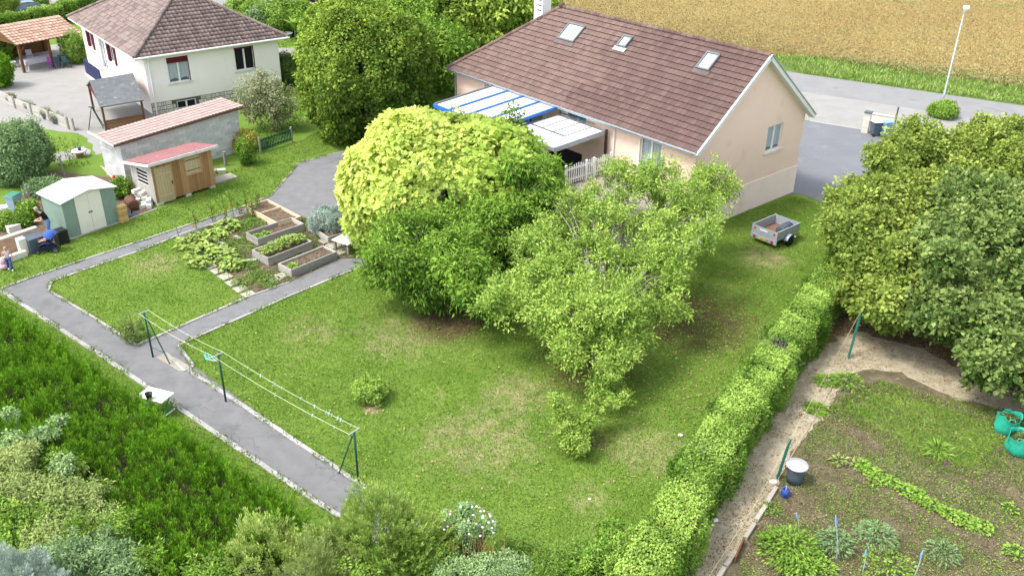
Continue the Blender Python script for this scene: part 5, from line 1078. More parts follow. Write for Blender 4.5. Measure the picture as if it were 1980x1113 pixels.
# people: skinned skeletons
def skin(name, verts, edges, rad, m, parent, root=0, sub=2):
    me = bpy.data.meshes.new(name); me.from_pydata(verts, edges, []); me.materials.append(m); o = bpy.data.objects.new(name, me); C.objects.link(o); o.parent = parent
    md = o.modifiers.new('skin', 'SKIN'); md.use_smooth_shade = True
    for i, v in enumerate(me.skin_vertices[0].data): v.radius = (rad[i][0], rad[i][1]) if isinstance(rad[i], tuple) else (rad[i], rad[i]); v.use_root = (i == root)
    s = o.modifiers.new('sub', 'SUBSURF'); s.levels = sub; s.render_levels = sub; return o
def person(label, loc, yaw, s, J, clothes, hair, hairlen=.05):
    """J: joints (forward, left, up) in metres for a 1.65 m figure; scaled by s"""
    t = thing('person', label, 'person', loc, yaw)
    nm = ['pelvis', 'waist', 'chest', 'neck', 'jaw', 'head', 'crown']; idx = {}; V = []; Ed = []; Rd = []
    rad = dict(pelvis=(.125, .105), waist=(.11, .09), chest=(.125, .10), neck=.045, jaw=.062, head=.086, crown=.062, hip=.085, knee=.055, ankle=.036, toe=.03, shoulder=.055, elbow=.036, wrist=.026, palm=.032)
    def add(k, p, r): idx[k] = len(V); V.append(tuple(np.array(p) * s)); r = r if isinstance(r, tuple) else (r, r); Rd.append((r[0] * s, r[1] * s))
    for k in nm: add(k, J[k], rad[k])
    for a, b in zip(nm[:-1], nm[1:]): Ed.append((idx[a], idx[b]))
    for sd in ('L', 'R'):
        ch = ['hip', 'knee', 'ankle', 'toe']; prev = 'pelvis'
        for c_ in ch: add(c_ + sd, J[c_ + sd], rad[c_]); Ed.append((idx[prev], idx[c_ + sd])); prev = c_ + sd
        prev = 'chest'
        for c_ in ('shoulder', 'elbow', 'wrist', 'palm'): add(c_ + sd, J[c_ + sd], rad[c_]); Ed.append((idx[prev], idx[c_ + sd])); prev = c_ + sd
        w_, pl = np.array(J['wrist' + sd]), np.array(J['palm' + sd]); d = unit(pl - w_); side = unit(np.cross(d, [0, 0, 1])); dn = np.array([0, 0, -1])
        for f in range(4):
            o_ = side * (f - 1.5) * .018; L = [.06, .075, .07, .055][f]; add(f'f{f}a{sd}', pl + o_ + d * .03, .0105); Ed.append((idx['palm' + sd], idx[f'f{f}a{sd}'])); add(f'f{f}b{sd}', pl + o_ + d * (.03 + L * .6) + dn * .015, .009); Ed.append((idx[f'f{f}a{sd}'], idx[f'f{f}b{sd}'])); add(f'f{f}c{sd}', pl + o_ + d * (.03 + L * .8) + dn * .04, .008); Ed.append((idx[f'f{f}b{sd}'], idx[f'f{f}c{sd}']))
        sg = 1 if sd == 'R' else -1
        add('t' + sd, w_ + (pl - w_) * .5 - side * sg * .045 + d * .02, .011); Ed.append((idx['wrist' + sd], idx['t' + sd])); add('u' + sd, w_ + (pl - w_) * .9 - side * sg * .055 + d * .03 + dn * .01, .009); Ed.append((idx['t' + sd], idx['u' + sd]))
    skin('body', V, Ed, Rd, M['skin'], t)
    for cname, m_, parts, grow in clothes:
        vv, ee, rr = [], [], []; ids = {}
        for ch in parts:
            prev = None
            for k in ch:
                if isinstance(k, tuple): key, (a, b, f) = str(k), k; p_ = np.array(J[a]) * (1 - f) + np.array(J[b]) * f; ra = rad[a[:-1] if a[-1] in 'LR' else a]; rb = rad[b[:-1] if b[-1] in 'LR' else b]
                else: key = k; p_ = np.array(J[k]); ra = rb = rad[k[:-1] if k[-1] in 'LR' else k]; f = 0
                ra = ra if isinstance(ra, tuple) else (ra, ra); rb = rb if isinstance(rb, tuple) else (rb, rb)
                if key not in ids: ids[key] = len(vv); vv.append(tuple(p_ * s)); rr.append(tuple((ra[q] * (1 - f) + rb[q] * f + grow) * s for q in (0, 1)))
                if prev is not None: ee.append((ids[prev], ids[key]))
                prev = key
        skin(cname, vv, ee, rr, M[m_], t)
    hd, cn, jw = (np.array(J[k]) for k in ('head', 'crown', 'jaw')); fw = np.array(J['face']); mb = MB(); c_ = (hd * .45 + cn * .55 - fw * .018) * s
    mb.sphere(c_, .098 * s, .092 * s, .10 * s, n=8); 
    if hairlen > .1: mb.sphere(c_ - fw * .05 * s - np.array([0, 0, .07 * s]), .07 * s, .085 * s, hairlen * s, n=8)
    mb.build('hair', M[hair], t, True)
    lf = unit(np.cross([0, 0, 1], fw)); fc = hd + fw * .078
    for q in (-1, 1): mb = MB(); mb.sphere((fc + lf * .032 * q + np.array([0, 0, .005])) * s, .011 * s, n=5); mb.build('eye', M['dark'], t, True); mb = MB(); mb.sphere((hd + lf * .085 * q) * s, .014 * s, .014 * s, .026 * s, n=5); mb.build('ear', M['skin'], t, True)
    mb = MB(); mb.sphere((fc + fw * .014 - np.array([0, 0, .02])) * s, .013 * s, .013 * s, .02 * s, n=5); mb.build('nose', M['skin'], t, True)
    mb = MB(); mb.sphere((fc + fw * .002 - np.array([0, 0, .052])) * s, .012 * s, .024 * s, .007 * s, n=5); mb.build('mouth', M['rust'], t, True)
    return t
lim = lambda a, b, c, d: None
JW = dict(pelvis=(0, 0, .90), waist=(.06, 0, 1.08), chest=(.17, 0, 1.26), neck=(.27, 0, 1.40), jaw=(.33, 0, 1.45), head=(.36, 0, 1.51), crown=(.37, 0, 1.57), face=(.85, 0, -.5),
          hipL=(.0, .09, .84), kneeL=(.03, .11, .46), ankleL=(-.02, .11, .08), toeL=(.12, .13, .035), hipR=(.0, -.09, .84), kneeR=(.06, -.11, .46), ankleR=(.05, -.11, .08), toeR=(.19, -.13, .035),
          shoulderL=(.2, .17, 1.32), elbowL=(.20, .25, 1.05), wristL=(.42, .12, 1.0), palmL=(.49, .08, .99), shoulderR=(.2, -.17, 1.32), elbowR=(.17, -.26, 1.05), wristR=(.40, -.16, .98), palmR=(.47, -.12, .97))
cl = [('tshirt', 'teebl', [[('pelvis', 'waist', .2), 'waist', 'chest', ('chest', 'neck', .45)], ['chest', 'shoulderL', ('shoulderL', 'elbowL', .5)], ['chest', 'shoulderR', ('shoulderR', 'elbowR', .5)]], .034),
      ('jeans', 'jeans', [[('pelvis', 'waist', .8), 'pelvis', 'hipL', 'kneeL', ('kneeL', 'ankleL', .9)], ['pelvis', 'hipR', 'kneeR', ('kneeR', 'ankleR', .9)]], .03),
      ('shoe', 'black', [['ankleL', 'toeL']], .012), ('shoe', 'black', [['ankleR', 'toeR']], .012)]
q = g(70, 404, 1.66); person('woman in black t-shirt and jeans bending over the pushchair', (q[0] + .33, q[1] + .12, .06), 200, 1.04, JW, cl, 'hairgrey')
JG = dict(pelvis=(0, 0, .86), waist=(.02, 0, 1.05), chest=(.03, 0, 1.24), neck=(.03, 0, 1.40), jaw=(.05, 0, 1.47), head=(.05, 0, 1.54), crown=(.04, 0, 1.61), face=(.97, .05, -.2),
          hipL=(.0, .09, .82), kneeL=(.18, .12, .46), ankleL=(.14, .14, .08), toeL=(.28, .15, .035), hipR=(.0, -.09, .82), kneeR=(.02, -.1, .45), ankleR=(-.12, -.1, .10), toeR=(.02, -.12, .035),
          shoulderL=(.03, .17, 1.34), elbowL=(-.02, .28, 1.08), wristL=(.06, .27, .84), palmL=(.09, .26, .77), shoulderR=(.03, -.17, 1.34), elbowR=(.05, -.25, 1.08), wristR=(.22, -.27, .88), palmR=(.28, -.26, .83))
cg = [('tshirt', 'teepink', [['pelvis', 'waist', 'chest', ('chest', 'neck', .4)], ['chest', 'shoulderL', ('shoulderL', 'elbowL', .5)], ['chest', 'shoulderR', ('shoulderR', 'elbowR', .5)]], .024),
      ('jeans', 'jeansdark', [['pelvis', 'hipL', 'kneeL', ('kneeL', 'ankleL', .95)], ['pelvis', 'hipR', 'kneeR', ('kneeR', 'ankleR', .95)]], .026),
      ('shoe', 'white', [['ankleL', 'toeL']], .02), ('shoe', 'white', [['ankleR', 'toeR']], .02)]
q = g(21, 522); person('small blond girl in pale pink shirt and blue trousers on the grass', (q[0], q[1], 0), -70, .70, JG, cg, 'hairblond', .12)
q = g(9, 520); mb = MB(); r = np.random.default_rng(3)
mb.sphere((0, 0, .13), .2, .17, .14, n=9); mb.sphere((-.02, 0, .3), .12, .12, .2, n=8); mb.sphere((.17, .03, .08), .12, .1, .08, n=7); o = mb.build('cloth_bundle', M['pinkcloth'], None, True); o.location = (q[0], q[1], 0); tag(o, 'pink and white cloth bundle held beside the girl', 'bundle')
dm = o.modifiers.new('folds', 'DISPLACE'); tx = bpy.data.textures.new('folds', 'CLOUDS'); tx.noise_scale = .12; dm.texture = tx; dm.strength = .09
JC = dict(pelvis=(0, 0, .0), waist=(-.08, 0, .16), chest=(-.15, 0, .32), neck=(-.19, 0, .45), jaw=(-.19, 0, .5), head=(-.19, 0, .57), crown=(-.2, 0, .64), face=(1, 0, 0.1),
          hipL=(.04, .08, .0), kneeL=(.38, .12, .05), ankleL=(.68, .12, -.05), toeL=(.76, .13, .03), hipR=(.04, -.08, .0), kneeR=(.38, -.1, .07), ankleR=(.7, -.08, -.02), toeR=(.78, -.09, .06),
          shoulderL=(-.14, .16, .38), elbowL=(.0, .22, .2), wristL=(.2, .16, .15), palmL=(.26, .14, .14), shoulderR=(-.14, -.16, .38), elbowR=(.0, -.22, .2), wristR=(.2, -.16, .15), palmR=(.26, -.14, .14))
cc = [('shirt', 'jeansdark', [['pelvis', 'waist', 'chest', ('chest', 'neck', .4)], ['chest', 'shoulderL', ('shoulderL', 'elbowL', .5)], ['chest', 'shoulderR', ('shoulderR', 'elbowR', .5)]], .02), ('shorts', 'navy', [['pelvis', 'hipL', ('hipL', 'kneeL', .5)], ['pelvis', 'hipR', ('hipR', 'kneeR', .5)]], .025)]
PFm = Frame((p[0], p[1], 0), PY); q = g(95, 486); q = Frame((q[0], q[1], 0), PY).tow((.08, 0, .58)); person('toddler sitting in the dark blue pushchair with bare legs out', (q[0], q[1], .58), PY + 180, .58, JC, cc, 'hairblond')

# ---- kitchen garden on the right
def gpost(u, v, u2, v2, h, label):
    p = g(u, v); d = ray(u2, v2); k = (CAMH - h) / -d[2]; e = np.array([d[0] * k, d[1] * k, h]) - p
    t = thing('trellis_post', label, 'post', p, 0, 'green posts carrying the string'); mb = MB(); mb.beam((0, 0, 0), (e[0], e[1], h), .075, .075, up=(0, 1, 0)); mb.build('post', M['postteal'], t, bevel=.01)
    mb = MB(); mb.tube([(e[0] * .98 - .05, e[1] * .98, h * .98), (e[0] + .05, e[1], h * .98)], .012, 5); mb.build('hook', M['grey'], t); return p + e * np.array([1, 1, 0]) + np.array([0, 0, h])
e1 = gpost(1503, 925, 1528, 848, 1.6, 'dark green post beside the grey lidded bin'); e2 = gpost(1640, 693, 1667, 597, 1.95, 'dark green post standing on the gravel path')
mb = MB(); mb.tube([e2, (e1 + e2) / 2 - np.array([0, 0, .08]), e1], .006, 5); mb.tube([e1, g(1380, 1113, .3) * .5 + e1 * .5 - np.array([0, 0, .15]), g(1360, 1130, .3)], .006, 5); mb.tube([g(1640, 690, .1), (g(1640, 690, .1) + g(1505, 925, .1)) / 2, g(1505, 925, .1)], .01, 5)
o = mb.build('string', M['cord'], None); tag(o, 'pale strings stretched between the green posts', 'string')
p = g(1535, 931); t = thing('dustbin', 'dark ribbed dustbin with dirty grey lid', 'bin', p, 0)
mb = MB(); n = 40; prof = [(.23, .02), (.25, .25), (.28, .55), (.29, .68)]
vs = [((r + .008 * (k % 2)) * math.cos(2 * PI * k / n), (r + .008 * (k % 2)) * math.sin(2 * PI * k / n), z) for r, z in prof for k in range(n)]; mb.add(vs, [(i * n + k, i * n + (k + 1) % n, (i + 1) * n + (k + 1) % n, (i + 1) * n + k) for i in range(3) for k in range(n)] + [tuple(range(n))[::-1]]); mb.build('body', M['slate'], t, True)
mb = MB(); mb.lathe([(.27, .66), (.345, .66), (.355, .69), (.33, .72), (.27, .73), (.25, .755), (0, .77)], n=36); mb.build('lid', M['lidgrey'], t, True)
for s in (-1, 1): mb = MB(); mb.tube([(s * .28, -.08, .6), (s * .35, -.08, .58), (s * .35, .08, .58), (s * .28, .08, .6)], .014, 6); mb.build('handle', M['black'], t)
p = g(1517, 958); t = thing('watering_can', 'blue watering can beside the grey lidded bin', 'watering can', p, 75)
mb = MB(); mb.lathe([(.13, 0), (.14, .02), (.12, .25), (.1, .28), (.085, .28), (.1, .2), (0, .2)], n=18, sx=1.15); mb.build('body', M['canblue'], t, True)
mb = MB(); mb.tube([(-.12, 0, .06), (-.26, 0, .24), (-.33, 0, .36)], [.03, .02, .018], 8); mb.lathe([(.02, 0), (.05, .03), (0, .035)], (-.34, 0, .36), n=10); mb.build('spout', M['canblue'], t, True)
mb = MB(); mb.tube([(-.08, 0, .27), (-.03, 0, .37), (.08, 0, .37), (.16, 0, .25), (.13, 0, .08)], .016, 7); mb.build('handle', mat('can_handle', (.22, .33, .5), rough=.4), t, True)
def bag(u, v, r, h, label):
    p = g(u, v); t = thing('garden_bag', label, 'bag', p, random.random() * 90, 'green garden waste bags'); rr = np.random.default_rng(int(u)); n = 40; prof = [(.0, 0), (.8, .0), (.98, .1), (1.03, .35), (.98, .7), (1.0, .97), (1.02, 1.0), (.98, 1.0), (.95, .9), (.9, .8)]
    ph = rr.random(4) * 6; vs = []
    for a, z in prof:
        for k in range(n):
            th = 2 * PI * k / n; w_ = 1 + .07 * math.sin(3 * th + ph[0] + z * 3) + .035 * math.sin(7 * th + ph[1] + z * 7) + .02 * math.sin(23 * th + z * 15); vs.append((a * r * w_ * math.cos(th), a * r * w_ * math.sin(th), max(0, z * h * (1 + .10 * math.sin(2 * th + ph[2]) + .05 * math.sin(5 * th + ph[3])))))
    mb = MB(); mb.add(vs, [(i * n + k, i * n + (k + 1) % n, (i + 1) * n + (k + 1) % n, (i + 1) * n + k) for i in range(len(prof) - 1) for k in range(n)]); mb.build('sack', M['bagreen'], t, True)
    for s in (-1, 1): mb = MB(); mb.tube([(s * r * .95, -.1, h * .97), (s * r * .8, -.07, h + .04), (s * r * .8, .07, h + .04), (s * r * .95, .1, h * .97)], .018, 6); mb.build('handle', M['bagreen'], t)
    V, F, T, _, _ = crown([(0, 0, h * .78, r * .85, r * .85, .12)], 90, 8, .1, .07, inner=.1, up=1); npmesh('clippings', V, F, M['leaf_dry'], t, T)
M['leaf_dry'] = leafmat('clipping_leaf', (.07, .07, .02), (.20, .22, .05))
bag(1944, 833, .38, .66, 'green waste bag of clippings, farther of the two'); bag(1966, 872, .40, .66, 'green waste bag at the right edge, nearer the camera')
gr_ = 'concrete edging along the kitchen garden'
ed = [(1500, 945, 1482, 975), (1480, 980, 1462, 1008), (1458, 1015, 1440, 1043), (1418, 1075, 1402, 1097), (1400, 1100, 1385, 1125)]
for k, q in enumerate(ed):
    a, b = g(q[0], q[1]), g(q[2], q[3]); mb = MB(); mb.beam((0, 0, .06), (b[0] - a[0], b[1] - a[1], .06), .14, .14, random.random()); o = mb.build('edging_stone', M['slab'], None, bevel=.02); o.location = (a[0], a[1], 0)
    tag(o, ['edging stone at the foot of the green post', 'second edging stone below the watering can', 'cracked edging stone above the brown board', 'edging stone just below the brown board', 'edging stone at the bottom of the picture'][k], 'edging', gr_)
a, b = g(1437, 1050), g(1420, 1088); mb = MB(); mb.beam((0, 0, .12), (b[0] - a[0], b[1] - a[1], .12), .05, .26); o = mb.build('board', M['woodbrown'], None); o.location = (a[0], a[1], 0); tag(o, 'dark brown board standing on edge at the gravel', 'board')
for u, v, r_, lb in ((1381, 1006, .11, 'white stone lying on the gravel path'), (1495, 933, .13, 'pale stone at the foot of the green post'), (1368, 992, .06, 'small white stone in the hedge shade'), (1316, 842, .09, 'pale stone at the foot of the trimmed hedge'), (1140, 965, .06, 'small brown stone lying on the lawn')):
    p = g(u, v); mb = MB(); mb.sphere((0, 0, r_ * .3), r_ * 1.1, r_ * .9, r_ * .55, n=7); o = mb.build('stone', M['white'] if 'white' in lb else M['stone'], None, True); o.location = p; tag(o, lb, 'stone', 'loose stones on the ground')
# tall stakes with blue twine
for i, (u, v, u2, v2, h, lb) in enumerate([(1618, 1085, 1616, 995, 1.5, 'thin stake with a blue tie, left of the tomatoes'), (1668, 1105, 1675, 1062, .8, 'pale stake wrapped in blue twine'), (1765, 1120, 1785, 1062, 1.0, 'curved pale stake at the bottom right of the plot'), (1545, 1030, 1540, 990, .7, 'short thin stake near the tomato bush')]):
    p = g(u, v); d = ray(u2, v2); k = (CAMH - h) / -d[2]; e = np.array([d[0] * k - p[0], d[1] * k - p[1], h]); t = thing('plant_stake', lb, 'stake', p, 0, 'stakes of the kitchen garden'); mb = MB(); mb.tube([(0, 0, 0), e * .5 + np.array([.03, 0, 0]), e], .016, 6); mb.build('stake', M['galv'], t); mb = MB(); mb.tube([e * .75, e * .85, e * .97], [.018, .028, .014], 6); mb.build('tie', M['twine'], t)
# ================================================================== VEGETATION
LM = {}
LM['oak'] = leafmat('dark_tree_leaf', (.035,.09,.01), (.30,.42,.06), (.085,.15,.018))
LM['catalpa'] = leafmat('golden_leaf', (0.14, 0.31, 0.018), (0.6, 0.7, 0.18), (0.21, 0.38, 0.03), trans=.35)
LM['cherry'] = leafmat('cherry_leaf', (0.032, 0.1, 0.01), (0.27, 0.43, 0.06), (0.08, 0.18, 0.02))
LM['plum'] = leafmat('plum_leaf', (0.065, 0.175, 0.018), (0.42, 0.57, 0.12), (0.18, 0.29, 0.035))
LM['maple'] = leafmat('maple_leaf', (0.055, 0.115, 0.013), (0.35, 0.43, 0.09), (0.12, 0.18, 0.025))
LM['hazel'] = leafmat('hazel_leaf', (0.025, 0.075, 0.013), (0.29, 0.38, 0.11), (0.065, 0.12, 0.02))
LM['hedge'] = leafmat('hedge_leaf', (0.04, 0.11, 0.012), (0.38, 0.54, 0.11), (0.1, 0.21, 0.02), scale=.9)
LM['thuja'] = leafmat('thuja_spray', (0.028, 0.105, 0.005), (0.26, 0.5, 0.03), (0.065, 0.18, 0.01), scale=.4)
LM['goldthuja'] = leafmat('golden_conifer_spray', (0.1, 0.21, 0.02), (0.52, 0.64, 0.18), (0.22, 0.36, 0.05))
LM['far'] = leafmat('light_tree_leaf', (0.112, 0.200, 0.025), (0.425, 0.550, 0.100), (0.188, 0.288, 0.037), scale=.25)
LM['apple'] = leafmat('apple_leaf', (0.13, 0.16, 0.06), (0.42, 0.44, 0.26), (0.22, 0.24, 0.11))
LM['grey'] = leafmat('silvery_leaf', (.16, .22, .18), (.40, .48, .42), (.2, .27, .22))
LM['bush'] = leafmat('bush_leaf', (0.06, 0.14, 0.05), (0.28, 0.4, 0.18), (0.11, 0.2, 0.07))
LM['bright'] = leafmat('bright_leaf', (0.06, 0.16, 0.015), (0.34, 0.5, 0.09), (0.12, 0.24, 0.03))
LM['purple'] = leafmat('purple_leaf', (.05, .025, .045), (.16, .09, .13))
LM['yellow'] = leafmat('yellow_leaf', (.24, .24, .03), (.55, .48, .10))
LM['tan'] = leafmat('tan_leaf', (0.13, 0.2, 0.045), (0.42, 0.5, 0.17), (0.21, 0.28, 0.08))
LM['varieg'] = leafmat('variegated_leaf', (0.08, 0.2, 0.045), (0.36, 0.5, 0.22), (0.14, 0.27, 0.08))
LM['weed'] = leafmat('weed_leaf', (0.065, 0.156, 0.019), (0.234, 0.364, 0.065), (0.130, 0.208, 0.039))
LM['litter'] = leafmat('fallen_leaf', (.13, .08, .035), (.42, .36, .16), (.2, .14, .06), trans=.1)
LM['squash'] = leafmat('squash_leaf', (.10, .20, .03), (.42, .52, .14), (.18, .28, .05))
def wb(u, v): return G2(u, v)

# ---- big trees
tree('round_tree', 'large round dark green tree between the two houses', wb(712, 262), [(*wb(712, 262), 4.1, 4.15, 4.2, 3.9), (*wb(690, 235), 5.0, 3.0, 3.0, 3.2)], LM['oak'], 2600, 46, .38, .18, tdir=(-.12, 0, .08), tail=.03, asp=.65, inner=.82, tmean=.32, tsd=.24, trunk=.3, nl=16, up=.4, out=1.0)  # tdir tints left and top leaves lighter, the lit side put into colour
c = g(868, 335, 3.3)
tree('golden_tree', 'broad golden yellow tree with big heart shaped leaves', (c[0], c[1] + .3), [(c[0], c[1] - .2, 3.2, 4.95, 4.4, 2.95), (c[0] - 2.4, c[1] - .8, 2.6, 2.5, 2.8, 2.4), (c[0] + 2.1, c[1] - .2, 2.8, 2.7, 2.8, 2.4)], LM['catalpa'], 2300, 34, .42, .25, tdir=(-.27, -.06, .06), tail=.02, asp=.85, inner=.86, tmean=.36, tsd=.13, trunk=.28, nl=14, out=1.6, up=.7, droop=.35, flat=.35)  # tdir yellows left leaves, greens right ones: sunlight and shade put into leaf colour
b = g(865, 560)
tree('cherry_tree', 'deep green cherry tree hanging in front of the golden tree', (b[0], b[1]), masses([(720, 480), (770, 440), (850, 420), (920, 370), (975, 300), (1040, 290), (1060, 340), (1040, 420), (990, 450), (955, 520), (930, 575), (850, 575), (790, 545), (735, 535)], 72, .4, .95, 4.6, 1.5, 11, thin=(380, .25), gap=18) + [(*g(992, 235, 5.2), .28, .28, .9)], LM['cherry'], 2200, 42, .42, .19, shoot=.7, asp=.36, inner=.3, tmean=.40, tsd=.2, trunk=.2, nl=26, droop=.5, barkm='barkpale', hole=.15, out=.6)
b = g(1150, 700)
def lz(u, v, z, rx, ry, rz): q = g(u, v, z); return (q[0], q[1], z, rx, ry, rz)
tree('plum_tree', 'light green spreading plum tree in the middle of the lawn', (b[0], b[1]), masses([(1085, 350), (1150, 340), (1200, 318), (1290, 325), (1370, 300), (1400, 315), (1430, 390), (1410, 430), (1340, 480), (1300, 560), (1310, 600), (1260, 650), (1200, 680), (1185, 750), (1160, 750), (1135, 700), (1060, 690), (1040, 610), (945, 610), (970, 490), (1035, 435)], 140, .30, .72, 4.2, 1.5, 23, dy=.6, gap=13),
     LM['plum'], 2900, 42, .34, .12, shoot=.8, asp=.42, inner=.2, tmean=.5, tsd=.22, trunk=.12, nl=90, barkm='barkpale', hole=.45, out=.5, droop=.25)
def smalltree(name, label, b, lobes, lm, nc, nl_, cr_, size, tr, limbs_n, cat='tree', bark='bark', **kw):
    root = thing(name, label, cat, (b[0], b[1], 0)); lb = [(q[0] - b[0], q[1] - b[1], *q[2:]) for q in lobes]; V, F, T, P, O = crown(lb, nc, nl_, cr_, size, **kw)
    npmesh('crown' if cat == 'tree' else 'foliage', V, F, lm, root, T); mb = MB(); c = P.mean(0); mb.tube([(0, 0, -.03), (c[0] * .3, c[1] * .3, c[2] * .4)], [tr, tr * .8], 7)
    for i in rng.choice(len(P), min(limbs_n, len(P)), replace=False): a = np.array([c[0] * .3, c[1] * .3, c[2] * .4]); mb.tube([a, (a + P[i]) / 2 + rng.normal(0, .05, 3), P[i]], [tr * .7, tr * .45, tr * .2], 5)
    mb.build('trunk' if cat == 'tree' else 'stem', M[bark], root, True); return root
smalltree('young_tree', 'small leaning young tree on the lower lawn', g(1140, 838), [lz(*q) for q in ((1105, 842, .6, .4, .35, .4), (1090, 800, 1.0, .3, .3, .4), (1122, 862, .5, .35, .3, .3), (1075, 780, 1.3, .2, .2, .3), (1150, 790, 1.1, .35, .3, .35), (1190, 778, 1.1, .3, .15, .12), (1215, 768, 1.1, .15, .1, .1), (1160, 745, 1.4, .3, .3, .35), (1130, 820, .8, .35, .3, .3))], LM['plum'], 210, 38, .2, .10, .04, 14, bark='barkpale', asp=.42, inner=.1, tmean=.45, shoot=.7, hole=.2)
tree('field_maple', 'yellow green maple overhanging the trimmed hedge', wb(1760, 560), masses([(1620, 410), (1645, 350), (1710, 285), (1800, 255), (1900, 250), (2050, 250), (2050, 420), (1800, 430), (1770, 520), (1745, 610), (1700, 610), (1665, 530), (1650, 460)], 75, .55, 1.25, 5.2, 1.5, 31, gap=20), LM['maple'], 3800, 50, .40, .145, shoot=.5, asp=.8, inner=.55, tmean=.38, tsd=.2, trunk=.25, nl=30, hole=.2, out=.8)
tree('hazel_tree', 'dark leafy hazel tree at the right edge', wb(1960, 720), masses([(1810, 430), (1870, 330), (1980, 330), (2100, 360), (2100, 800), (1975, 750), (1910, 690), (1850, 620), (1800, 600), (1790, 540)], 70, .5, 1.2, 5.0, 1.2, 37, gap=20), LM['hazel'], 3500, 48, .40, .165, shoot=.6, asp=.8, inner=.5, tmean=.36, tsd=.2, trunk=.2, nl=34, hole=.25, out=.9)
tree('light_tree', 'tall light green tree behind the big round tree', wb(900, 120), [(*wb(905, 125), 5.0, 6.2, 4.6, 4.6), (*wb(820, 120), 7.5, 4.5, 3.5, 4.5), (*wb(985, 95), 3.2, 4.0, 3.2, 3.2)], LM['far'], 2000, 36, .7, .34, asp=.6, inner=.7, tmean=.36, tsd=.24, trunk=.35, nl=14, out=.6, droop=.4, hole=.2)
tree('screen_tree', 'mid green leafy tree beside the left end of the pink house', wb(835, 185), [(*wb(840, 180), 2.6, 3.2, 2.6, 2.6), (*wb(800, 150), 3.0, 3.0, 2.6, 3.0)], LM['cherry'], 900, 34, .5, .24, asp=.5, inner=.7, tmean=.4, trunk=.15, nl=10)
tree('pale_tree', 'pale green treetop at the upper picture edge', wb(745, 70), [(*wb(745, 75), 4.0, 4.5, 4, 4)], LM['tan'], 700, 34, .7, .34, asp=.6, inner=.7, trunk=.2, nl=8)
tree('dark_tree', 'dark green tree filling the top edge beside the chimney', wb(930, 40), [(*wb(900, 30), 4.5, 6, 4, 4.5), (*wb(1000, 45), 3.0, 4, 3, 3)], LM['cherry'], 900, 34, .8, .38, asp=.6, inner=.7, tmean=.3, trunk=.3, nl=8)
b = g(545, 250)
tree('apple_tree', 'thin grey-green apple tree in front of the cream house', (b[0], b[1]), [(b[0] - 1.5, b[1] - .3, 2.1, 1.3, 1.2, 1.5), (b[0] - .1, b[1] - .2, 1.9, 1.3, 1.2, 1.3), (b[0] - .9, b[1] + .4, 2.8, .9, .9, .9)], LM['apple'], 420, 30, .34, .13, asp=.6, inner=.25, tmean=.45, trunk=.1, nl=30, barkm='barkpale', hole=.35)

# ---- shrubs
def shrub(name, label, u, v, r, h, lm, nc=140, nl_=36, size=.1, cr_=.25, cat='shrub', group=None, ry=None, z0=None, **kw):
    b = g(u, v); root = thing(name, label, cat, b, 0, group); kw.setdefault('inner', .55)
    V, F, T, P, O = crown([(0, 0, (z0 if z0 is not None else h * .5), r, ry or r, h * .52)], nc, nl_, cr_, size, **kw); npmesh('foliage', V, F, LM[lm] if lm in LM else M[lm], root, T)
    mb = MB(); 
    for i in rng.choice(len(P), min(12, len(P)), replace=False): mb.tube([(0, 0, -.03), P[i] * .5 + rng.normal(0, .03, 3), P[i]], [.03, .02, .008], 5)
    mb.build('stem', M['bark'], root); return root
shrub('round_bush', 'big round grey-green bush at the left edge', 38, 345, 1.9, 3.0, 'bush', 700, 40, .14, .35, inner=.75)
shrub('clipped_conifer', 'smooth clipped dark conifer cut by the left edge', 0, 168, .95, 2.6, 'thuja', 500, 40, .11, .2, inner=.85, cat='conifer')
shrub('leafy_shrub', 'light green shrub left of the carport', 8, 112, 1.0, 2.0, 'bright', 200, 36, .12, inner=.7)
shrub('topiary_bush', 'dark barrel shaped clipped bush beside the blue hatchback', 17, 36, 1.05, 2.1, 'oak', 350, 40, .14, .25, inner=.85)
shrub('rose_bush', 'climbing rose bush with pale flowers at the cream house corner', 148, 122, .9, 2.4, 'bright', 260, 36, .12, inner=.6)
shrub('small_plant', 'light green plant on the car park grass', 80, 12, .8, 1.3, 'bright', 90, 30, .16)
for i, (u, v, r, h, lm, lb) in enumerate([(480, 52, 2.0, 2.6, 'bright', 'rounded bright green shrub nearest the cream house roof'), (512, 60, 1.6, 2.2, 'bush', 'grey-green shrub second behind the cream house'), (550, 62, 2.2, 3.2, 'bright', 'tallest bright shrub behind the cream house'), (590, 66, 1.7, 2.6, 'cherry', 'dark green shrub beside the big round tree'), (622, 40, 1.9, 2.8, 'purple', 'purple leaved shrub above the big round tree'), (610, 75, 1.4, 2.2, 'cherry', 'low dark green shrub touching the big round tree')]):
    shrub('garden_shrub', lb, u, v, r, h, lm, 260, 36, .2, .4, inner=.7)
shrub('hedge_bush', 'olive brown hedge beside the cream house wall', 566, 168, 1.6, 2.4, 'hazel', 420, 36, .14, .3, inner=.72, ry=1.1, tmean=.1)
shrub('yellow_shrub', 'yellow green shrub at the end of the block shed', 478, 292, .8, 1.3, 'yellow', 170, 34, .1, .2)
shrub('climbing_plant', 'dark climbing plant on the block shed corner', 478, 318, .5, 1.6, 'cherry', 110, 34, .1, .18)
shrub('lavender_bush', 'silvery blue lavender bush in the weathered bed', 633, 447, .85, 1.0, 'grey', 420, 40, .10, .16, asp=.3, inner=.6, z0=.65)
shrub('round_shrub', 'round clipped green shrub at the foot of the street lamp', 1822, 226, .8, 1.0, 'bright', 200, 36, .13, .25, inner=.8)
t = shrub('lawn_shrub', 'small round shrub alone on the lawn', 714, 772, .62, .75, 'bright', 140, 40, .085, .16, inner=.3, tmean=.6, z0=.42)
